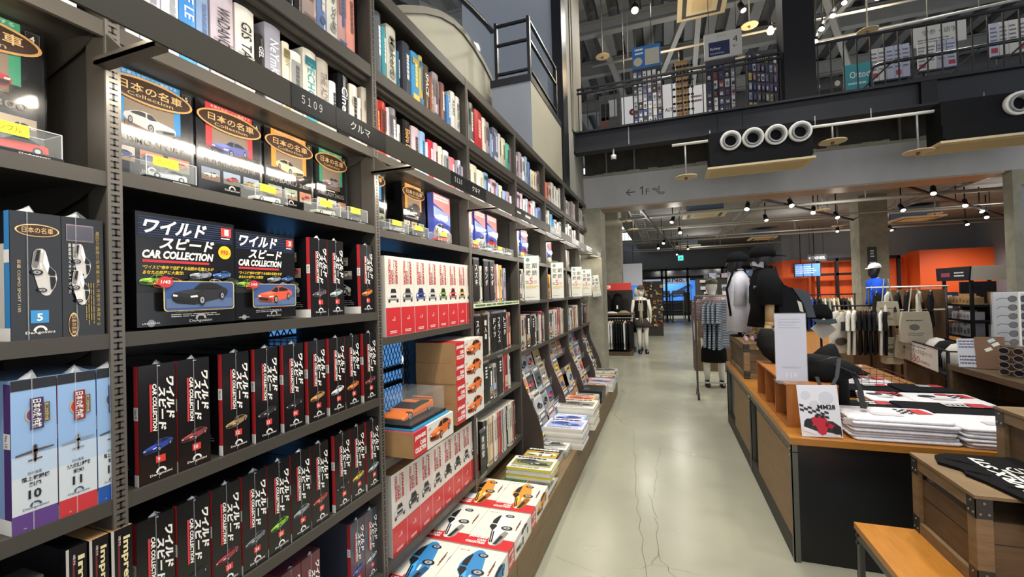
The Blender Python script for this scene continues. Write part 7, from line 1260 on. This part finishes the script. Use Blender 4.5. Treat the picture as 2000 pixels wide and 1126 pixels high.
t = thing('hanging_sign', 'white hanging sign with katakana lettering, navy panel and number 4', 'sign', (.9, 7.0, 5.0)); mb = MB(); mb.box(.65, 1.15, 7.0, 7.03, 4.98, 5.36, mat('sign_white', 'c4c2ba', .5)); f = YM(.65, 7.0, 4.98); mb.text(f, 'ライト', .17, .3, .13, .05, ink('8a8a86'), 2); mb.rect(f, .06, .34, .04, .25, ink('1f2450'), 2); mb.text(f, 'Railway', .08, .12, .14, .05, WT, 3); mb.lines(f, .08, .3, .06, .1, 1, ink('8a8cb0'), 3); mb.text(f, '4', .385, .2, .06, .09, ink('2a2a2a'), 2); mb.text(f, '←', .38, .12, .06, .05, ink('4a4a4a'), 2); mb.build('board', t); mb = MB(); [mb.cyl((a, 7.015, 5.36), (a, 7.015, 7.2), .004, BLACKM) for a in (.72, 1.08)]; mb.build('cable', t)
t = thing('goods_stand', 'slanted stand of many small colourful packs beside the black column', 'stand', (1.45, 7.05, ZM)); mb = MB(); mb.prism([(1.2, 6.95, ZM), (1.68, 7.25, ZM), (1.68, 7.25, ZM + 1.12), (1.2, 6.95, ZM + 1.02)], (-.02, .04, 0), mat('stand_panel', '3c3c42', .6)); mb.build('back_panel', t); r = hsh(33)
for j in range(7):
    for i in range(8):
        a = (i + .5) / 8; p = Vector((1.2 + .48 * a, 6.93 + .3 * a, ZM + .1 + j * .14)); g = thing('hanging_pack', 'small pack on the slanted stand by the column, %s row up, %s from left' % (ORD[j], ORD[i]), 'pack', p, 'packs on the slanted stand'); m = MB(); u = Vector((.48, .3, 0)).normalized(); f = F(p, u, (0, 0, 1)); m.obox(p, u * .022, f.n * .004, (0, 0, .05), ink(r.choice(['2c3a7a', '8a2c3a', 'c8b878', 'c8ccd8', '3a3a40', '9aa8b8', '7a5a8a']))); m.rect(F(f.p(-.022, -.05, 11), u, (0, 0, 1)), .008, .036, .02, .07, ink(r.choice(['d8d4cc', 'b8a04a', '5a6a9a', '2a2a2e'])), 1); m.build('pack', g)
# bright posters and goods further back
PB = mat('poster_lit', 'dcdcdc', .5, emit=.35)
for i, (x0, x1, z0, z1, y, lab, cc) in enumerate(((-.98, -.62, 4.0, 4.95, 7.5, 'wire grid with black and white shirts at the left railing end', 'b8b8b4'), (-.62, -.36, 3.96, 4.95, 7.7, 'white poster with red flower mark behind the railing', 'dcdcdc'), (.02, .26, 3.96, 5.0, 7.6, 'white poster lettered AUTO beside the wooden tower', 'dcdcdc'), (.46, .72, 3.96, 4.9, 7.6, 'white poster with blue car right of the wooden tower', 'dcdcdc'))):
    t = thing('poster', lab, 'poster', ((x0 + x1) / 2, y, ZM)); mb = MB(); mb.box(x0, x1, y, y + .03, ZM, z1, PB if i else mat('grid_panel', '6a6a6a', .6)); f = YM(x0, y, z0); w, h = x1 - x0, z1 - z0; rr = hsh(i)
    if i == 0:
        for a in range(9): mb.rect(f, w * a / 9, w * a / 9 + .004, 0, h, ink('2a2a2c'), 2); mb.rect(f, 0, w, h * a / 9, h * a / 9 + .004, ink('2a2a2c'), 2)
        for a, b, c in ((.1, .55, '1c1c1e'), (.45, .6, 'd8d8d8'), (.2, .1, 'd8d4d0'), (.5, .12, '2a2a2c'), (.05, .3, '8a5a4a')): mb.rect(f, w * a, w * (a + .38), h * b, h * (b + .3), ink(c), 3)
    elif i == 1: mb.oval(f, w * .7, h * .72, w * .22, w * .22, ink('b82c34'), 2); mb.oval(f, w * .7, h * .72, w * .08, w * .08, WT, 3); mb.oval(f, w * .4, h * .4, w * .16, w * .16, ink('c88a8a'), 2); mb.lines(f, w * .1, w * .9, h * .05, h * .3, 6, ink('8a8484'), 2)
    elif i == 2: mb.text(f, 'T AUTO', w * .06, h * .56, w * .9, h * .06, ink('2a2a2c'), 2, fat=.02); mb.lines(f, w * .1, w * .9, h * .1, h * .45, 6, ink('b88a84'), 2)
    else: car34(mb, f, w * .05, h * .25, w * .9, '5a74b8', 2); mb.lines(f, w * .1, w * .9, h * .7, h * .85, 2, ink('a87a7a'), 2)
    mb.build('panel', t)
for i, (x0, x1, z0, z1) in enumerate(((2.36, 2.68, 3.96, 4.56),)):
    t = thing('sign_board', 'teal board lettered Ottoc behind the right railing', 'sign', (2.5, 7.0, ZM)); mb = MB(); mb.box(x0, x1, 7.0, 7.03, ZM, z1, mat('sign_white', 'c4c2ba', .5)); f = YM(x0, 7.0, ZM); mb.rect(f, 0, x1 - x0, .26, z1 - ZM, mat('teal_board', '3f98a0', .5), 2); mb.text(f, 'Ottoc', .06, .42, .22, .09, WT, 3, fat=.01); mb.lines(f, .04, .26, .32, .38, 1, ink('bfe0e0'), 3); mb.lines(f, .04, .28, .05, .2, 3, ink('8a8cb0'), 3); mb.build('board', t)
r = hsh(77)
def papers(x0, n, pitch, z, h, lab, grp, yy=7.1):
    for i in range(n):
        t = thing('paper_pack', lab % ORD[i], 'paper pack', (x0 + i * pitch, yy, z), grp); mb = MB(); c = r.choice(['c8c6c0', 'b4b8c8', 'd0ccc4', 'a8acb8']); mb.box(x0 + i * pitch, x0 + i * pitch + pitch * .9, yy, yy + .02, z, z + h, ink(c)); f = YM(x0 + i * pitch, yy, z); mb.lines(f, .005, pitch * .85, h * .3, h * .9, 5, ink('6a6c7a'), 2); 
        if i % 3 == 0: mb.rect(f, .01, pitch * .8, h * .1, h * .25, ink('a83a44'), 2)
        mb.build('sheet', t)
papers(2.7, 5, .085, 4.32, .44, 'pale paper pack, %s from left on the rack right of the teal board', 'paper packs upstairs'); papers(3.2, 4, .1, 4.36, .36, 'pale paper pack, %s from left in the middle paper rack', 'paper packs in the middle rack'); papers(3.92, 5, .09, 4.4, .42, 'pale paper pack, %s from left at the far right upstairs', 'paper packs at the right edge')
t = thing('paper_rack', 'dark sloping rack holding paper packs upstairs', 'rack', (3.4, 7.13, ZM)); mb = MB(); mb.box(2.69, 4.5, 7.13, 7.19, ZM, 4.3, mat('rack_dark', '35363a', .6)); [mb.box(a, b, 7.08, 7.13, c - .02, c, mat('rack_dark', '35363a', .6)) for a, b, c in ((2.69, 3.14, 4.319), (3.19, 3.62, 4.359), (3.91, 4.4, 4.399))]; [mb.box(a, a + .03, 7.13, 7.16, 4.3, 4.5, mat('rack_dark', '35363a', .6)) for a in (2.75, 3.3, 4.0)]; mb.build('rack_body', t)
t = thing('header_board', 'white learning-goods board with dark lettering over the paper rack', 'sign', (3.45, 7.2, 4.72)); mb = MB(); mb.box(3.2, 3.75, 7.2, 7.22, 4.72, 4.98, mat('sign_white', 'c4c2ba', .5)); f = YM(3.2, 7.2, 4.72); mb.text(f, '学参・語学', .1, .14, .36, .07, ink('3a3a3c'), 2); mb.lines(f, .05, .5, .03, .1, 2, ink('6a6a6c'), 2); mb.build('board', t); mb = MB(); mb.bar((3.3, 7.21, 4.3), (3.3, 7.21, 4.72), .02, .02, RAILM); mb.bar((3.65, 7.21, 4.3), (3.65, 7.21, 4.72), .02, .02, RAILM); mb.build('post', t)
t = thing('goods_stand', 'low stand of pale patterned goods left of the teal board', 'stand', (2.15, 7.05, ZM)); mb = MB(); mb.box(1.95, 2.33, 7.0, 7.3, ZM, 4.28, mat('goods_dark', '2e2a26', .7)); q = hsh(4); [mb.oval(YM(1.95, 6.99, ZM), q.uniform(.03, .36), q.uniform(.03, .4), q.uniform(.015, .04), q.uniform(.015, .04), ink(q.choice(['c8c4b4', '8a8a90', 'd8d4cc', '5a6a8a', '3a3a3c'])), 2 + i, 10) for i in range(26)]; mb.build('goods', t)

# ------------------------------------------------------------------ stair landing railing, glass and handrail (upper left)
t = thing('landing_railing', 'black bolted railing around the stair landing above the shelves', 'railing', (-1.4, 4.12, 3.8))
for x, y in ((-1.57, 4.16), (-1.22, 4.16), (-1.22, 5.3)): mb = MB(); mb.bar((x, y, 3.8005), (x, y, 4.40), .045, .03, RAILM); mb.build('post', t)
mb = MB(); [mb.bar((-1.57, 4.16, z), (-1.22, 4.16, z), .03, .022, RAILM) for z in (3.87, 4.17, 4.37)]; [mb.bar((-1.22, 4.16, z), (-1.22, 5.3, z + .05 * (z > 4)), .03, .022, RAILM) for z in (3.87, 4.17, 4.37)]; mb.build('rail', t)
t = thing('balustrade_glass', 'clear glass balustrade following the curved stair wall', 'balustrade', (-1.745, 3.4, 3.9)); mb = MB(); top = [(2.4, 3.9), (2.95, 4.18), (3.5, 4.36), (3.9, 4.45), (4.3, 4.52), (4.5, 4.54)]
for (a, b), (c, d) in zip(curve[4:], curve[5:]): mb.face([(-1.745, a, b + .04), (-1.745, c, d + .04), (-1.745, c, d + .62 - (c - 3) * .02), (-1.745, a, b + .62 - (a - 3) * .02)], GLASS)
mb.build('glass_pane', t); mb = MB(); mb.tube([(-1.745, a, b + .02) for a, b in top], .028, RAILM, 8); mb.build('handrail', t)
# ================================================================== FITTINGS UNDER THE CEILINGS
DUCTB = mat('duct_black', '0f1012', .7, spec=.15)
def duct(x0, x1, label, noz):
    y, t = 5.95, thing('air_unit', label, 'air conditioner', ((x0 + x1) / 2, 6.1, 3.1)); mb = MB(); mb.box(x0 + .03, x1 - .02, y + .02, 6.26, 3.15, 3.56, DUCTB); mb.box(x0 + .03, x1 - .02, y, y + .02, 3.15, 3.3, DUCTB); mb.build('housing', t)
    mb = MB(); mb.box(x0, x1, y - .02, 6.42, 3.10, 3.125, CREAM); mb.box(x0 + .06, x1 - .06, y + .04, 6.36, 3.095, 3.10, mat('cream_grille', 'b8a478', .6)); mb.build('cream_panel', t)
    mb = MB(); mb.box(x0 + .05, x1 - .04, y + .0, 6.3, 3.126, 3.149, DUCTB); mb.build('gasket', t)
    for x in noz:
        mb = MB(); c = Vector((x, y, 3.43)); d = Vector((0, -1, -.12)).normalized()
        for ro, ri, a, b, m in ((.118, .092, -.16, .0, WHITEP), (.09, .07, -.1, .02, mat('nozzle_grey', '8a8a88', .4)),):
            R_ = []
            for rad, q in ((ro * .92, -a * -1), (ro, -.02), (ro, b + .03), (ri, b + .03), (ri * .8, -.1)):
                e1 = Vector((1, 0, 0)); e2 = d.cross(e1); R_.append([c + d * q + (e1 * math.cos(g) + e2 * math.sin(g)) * rad for g in [2 * math.pi * j / 24 for j in range(24)]])
            mb.rings(R_, m, False)
        mb.tube([c - d * .05, c - d * .1], .08, mat('nozzle_dark', '0c0c0d', .6), 20); mb.build('nozzle', t)
    return t
duct(.545, 1.70, 'black air unit with four white nozzles and cream panel', (.815, 1.06, 1.305, 1.555)); duct(2.84, 4.1, 'black air unit with cream panel at the right edge', (3.49, 3.75))
def disc(x, y, z, ztop, label, r=.14):
    t = thing('sprinkler', label, 'sprinkler', (x, y, z), 'round sprinkler shields'); mb = MB(); mb.ell([(x, y, z, r, r), (x, y, z + .012, r, r), (x, y, z + .02, r * .6, r * .6), (x, y, z + .028, .02, .02)], CREAM, 24); mb.build('shield', t); mb = MB(); mb.cyl((x, y, z + .02), (x, y, ztop), .011, GALV, 8); mb.build('drop_pipe', t); mb = MB(); mb.cyl((x, y, z - .03), (x, y, z), .018, mat('brass', '8a5a3a', .4, .5), 8); mb.build('head', t)
disc(.30, 6.1, 3.07, 3.505, 'cream sprinkler shield left of the black air unit'); disc(2.72, 6.1, 3.07, 3.505, 'cream sprinkler shield between the two air units'); disc(1.92, 6.1, 3.3, 3.505, 'cream sprinkler shield right of the four nozzles')
t = thing('pipe', 'white pipe run under the steel beam behind the nozzles', 'pipe', (1.1, 6.12, 3.5)); mb = MB(); mb.cyl((.14, 6.1, 3.51), (4.1, 6.1, 3.51), .018, WHITEP); [mb.cyl((a, 6.1, 3.5), (a, 6.1, 3.64), .006, GALV) for a in (.6, 1.75, 2.3, 3.3)]; mb.build('pipe_run', t)
t = thing('hook_lamp', 'small white camera under the left end of the steel beam', 'camera', (-.64, 6.32, 3.45)); mb = MB(); mb.cyl((-.64, 6.32, 3.66), (-.64, 6.32, 3.56), .012, WHITEP); mb.ell([(-.64, 6.32, 3.49, .035, .035), (-.64, 6.32, 3.55, .04, .04), (-.64, 6.32, 3.56, .02, .02)], WHITEP); mb.build('bracket', t); mb = MB(); mb.sphere((-.64, 6.32, 3.49), .03, BLACKM); mb.build('lens', t)
# hall ceiling: pipes, tracks, spotlights
r = hsh(12)
for i, (y, z, c) in enumerate(((8.3, 3.28, PIPE), (9.1, 3.32, GALV), (9.9, 3.2, PIPE), (10.9, 3.34, GALV), (11.9, 3.22, PIPE), (13.2, 3.34, PIPE), (14.6, 3.22, GALV), (16.2, 3.3, PIPE), (18.0, 3.2, GALV), (20, 3.3, PIPE))):
    t = thing('pipe', '%s ceiling pipe across the hall, %s from the beam' % ('pale' if c is PIPE else 'galvanised', ORD[i]), 'pipe', (3, y, z), 'ceiling pipes across the hall'); mb = MB(); mb.cyl((-1.9, y, z), (9.3 if y < 17 else 4.0, y, z), r.uniform(.02, .035), c, 10); mb.build('pipe_run', t); mb = MB(); [mb.cyl((a, y, z), (a, y, 3.62), .006, GALV, 6) for a in (-1.2, .4, 2.0, 3.6) ]; mb.build('hanger', t)
for i, (x, z) in enumerate(((-.6, 3.4), (1.9, 3.42), (5.2, 3.4))):
    t = thing('cable_tray', 'galvanised cable ladder running along the hall ceiling, %s from left' % ORD[i], 'cable tray', (x, 12, z), 'cable ladders'); mb = MB(); [mb.bar((x + s, 7.6, z), (x + s, 17.6, z), .02, .05, GALV) for s in (-.12, .12)]; [mb.bar((x - .12, 7.8 + j * .35, z), (x + .12, 7.8 + j * .35, z), .02, .02, GALV) for j in range(28)]; mb.build('ladder', t); mb = MB(); [mb.cyl((x + s, y, z), (x + s, y, 3.62), .006, GALV, 6) for s in (-.12, .12) for y in (8.2, 10.5, 13, 15.5)]; mb.build('hanger', t)
for i, (a, b) in enumerate((((1.3, 8.0, 3.12), (6.2, 15.2, 3.12)), ((-.4, 8.2, 3.1), (.6, 20, 3.1)), ((3.4, 8.2, 3.12), (8.6, 14.8, 3.12)))):
    t = thing('light_track', 'dark lighting track in the hall, %s' % ['crossing toward the orange wall', 'along the aisle', 'at the right side'][i], 'light track', a); mb = MB(); mb.bar(a, b, .04, .035, BLACKM); mb.build('track', t); mb = MB(); av, bv = Vector(a), Vector(b); [mb.cyl(av + (bv - av) * q, (av + (bv - av) * q) + Vector((0, 0, 3.62 - a[2])), .008, BLACKM, 6) for q in (.05, .35, .65, .95)]; mb.build('hanger', t)
def spot(x, y, z, ztop, label, aim=(0, -.5, -1), rad=.047, glow=True):
    t = thing('spotlight', label, 'spotlight', (x, y, z), 'spotlights'); d = Vector(aim).normalized(); o = Vector((x, y, z)); mb = MB(); mb.tube([o - d * .06, o + d * .1], [rad * .8, rad], BLACKM, 14); mb.build('housing', t); mb = MB(); mb.tube([o + d * .1, o + d * .106], rad * .86, LAMPW if glow else mat('lamp_dim', 'd8d4c8', .3, emit=2), 14); mb.build('lens', t); mb = MB(); mb.cyl(o, (x, y, ztop), .012, BLACKM, 8); mb.build('stem', t)
SP = [(1.52, 9.25), (2.22, 9.25), (4.57, 14.4), (4.49, 13.0), (.01, 14.75), (.83, 17.4), (.54, 20), (4.59, 11.0), (4.28, 9.2), (7.48, 14.7), (7.15, 13.3), (2.15, 11.0), (2.9, 10.4), (3.6, 11.4), (.2, 10.2), (.4, 12.2), (5.3, 13.9), (6.0, 15.0), (5.6, 11.0), (6.4, 12.1), (1.0, 8.1), (-.2, 16.4)]
for i, (x, y) in enumerate(SP): spot(x, y, 3.16, 3.62, 'black spotlight under the hall ceiling, %s by distance from the beam' % ORD[sorted((q[1], q[0]) for q in SP).index((y, x))], ((.1 if i % 2 else -.3), -.75, -1), glow=i % 3 != 2)
def cassette(x, y, z, s, label):
    t = thing('ceiling_cassette', label, 'air conditioner', (x, y, z), 'cream ceiling cassettes'); mb = MB(); mb.box(x - s, x + s, y - s, y + s, z, z + .04, CREAM); mb.build('panel', t); mb = MB(); [mb.box(x - s * .8 + a, x + s * .8 - a, y - s * .8 + a, y + s * .8 - a, z - .004 * (k + 1), z - .004 * k, [mat('cassette_slot', '2c2a24', .6), CREAM, mat('cream_grille', 'b8a478', .6)][k]) for k, a in enumerate((0, .07, .16))]; mb.build('grille', t); mb = MB(); mb.box(x - s * .8, x + s * .8, y - s * .8, y + s * .8, z + .041, z + .3, mat('cassette_body', '5a6a84', .6)); mb.build('body', t)
cassette(.9, 10.9, 3.3, .46, 'cream ceiling cassette over the aisle just past the beam'); cassette(.9, 19, 3.3, .46, 'cream ceiling cassette far along the aisle'); cassette(6.2, 14.2, 3.25, .46, 'cream ceiling cassette before the orange wall'); cassette(3.2, 17.0, 3.25, .4, 'cream ceiling cassette over the black-dressed figure')
for i, (x, y) in enumerate(((-.75, 9.6), (-.7, 11.0), (3.0, 10.2), (5.6, 12.0), (4.2, 13.2), (.6, 15.5))): disc(x, y, 3.1, 3.62, 'cream sprinkler shield under the hall ceiling, %s by distance' % ORD[i], .13)
# upper floor lamps
def bulb(x, y, z, label):
    t = thing('pendant_bulb', label, 'pendant lamp', (x, y, z), 'warm pendant bulbs upstairs'); mb = MB(); mb.ell([(x, y, z - .06, .008, .008), (x, y, z - .045, .04, .04), (x, y, z, .055, .055), (x, y, z + .045, .035, .035), (x, y, z + .07, .02, .02)], BULB, 14); mb.build('bulb', t); mb = MB(); mb.cyl((x, y, z + .07), (x, y, z + .13), .024, BLACKM, 10); mb.build('socket', t); mb = MB(); mb.cyl((x, y, z + .13), (x, y, 6.9), .005, BLACKM, 6); mb.build('cord', t)
    lamp('POINT', (x, y, z - .14), 28, (1, .78, .5), .06)
bulb(-.1, 7.9, 5.72, 'warm pendant bulb above the blue board stand'); bulb(1.72, 7.95, 5.72, 'warm pendant bulb beside the black column'); bulb(3.2, 8.1, 6.0, 'warm pendant bulb at the top right upstairs')
spot(-.36, 8.0, 6.65, 7.25, 'bright spotlight high on the left upstairs', (0, -.6, -1), .07); spot(1.32, 8.0, 6.25, 7.2, 'spotlight on a rod left of the black column', (.3, -.3, -1), .05)
for i, x in enumerate((2.35, 2.5, 2.72, 2.95)): spot(x, 8.0 + .2 * i, 5.5 + i * .28, 7.2, 'spotlight in the slanting row right of the black column, %s from below' % ORD[i], (-.3, -.5, -1), .045)
t = thing('light_track', 'slanting dark lighting track right of the black column', 'light track', (2.6, 8.3, 5.9)); mb = MB(); mb.bar((2.05, 7.9, 5.2), (3.2, 8.8, 6.75), .04, .04, BLACKM); mb.build('track', t)
cassette(.75, 8.2, 6.55, .4, 'cream ceiling cassette at the top of the view upstairs')
for i, (x, y, z) in enumerate(((-1.0, 8.4, 6.1), (2.9, 7.7, 5.3), (1.45, 8.1, 5.95))): disc(x, y, z, 7.2, 'cream sprinkler shield upstairs, %s' % ['by the left wall end', 'right of the black column', 'beside the pendant near the column'][i], .13)
for i, (a, b) in enumerate((((-1.2, 8.4, 5.95), (5.5, 8.4, 6.0)), ((-1.2, 9.2, 5.9), (6.5, 9.2, 6.1)), ((-1.2, 7.9, 5.2), (5.0, 8.1, 5.55)))): t = thing('pipe', 'thin grey pipe across the upper ceiling, %s' % ['lower of two', 'upper of two', 'lowest over the stands'][i], 'pipe', a); mb = MB(); mb.cyl(a, b, .02, PIPE, 8); mb.build('pipe_run', t); mb = MB(); [mb.cyl(Vector(a).lerp(Vector(b), q), Vector(a).lerp(Vector(b), q) + Vector((0, 0, 7.2 - a[2])), .005, GALV, 6) for q in (.1, .5, .8)]; mb.build('hanger', t)
for (x, y, z, p) in [(0, 8.0, 6.6, 120), (2.8, 8.2, 6.6, 130), (4.6, 8.2, 6.4, 90)]: lamp('SPOT', (x, y, z), p, aim=(x - .1, 6.9, 4.2), size=.1, angle=130)
for (x, y, z, p) in [(-3.4, 5.5, 4.6, 40), (.6, 10.5, 4.7, 80), (4, 10.5, 4.7, 70), (0, 4, 4.9, 90), (3, 3, 5.0, 70)]: lamp('SPOT', (x, y, z), p, aim=(x, y + .3, 7.2), size=.2, angle=150)  # unseen uplights added to brighten the roof deck; no fittings there
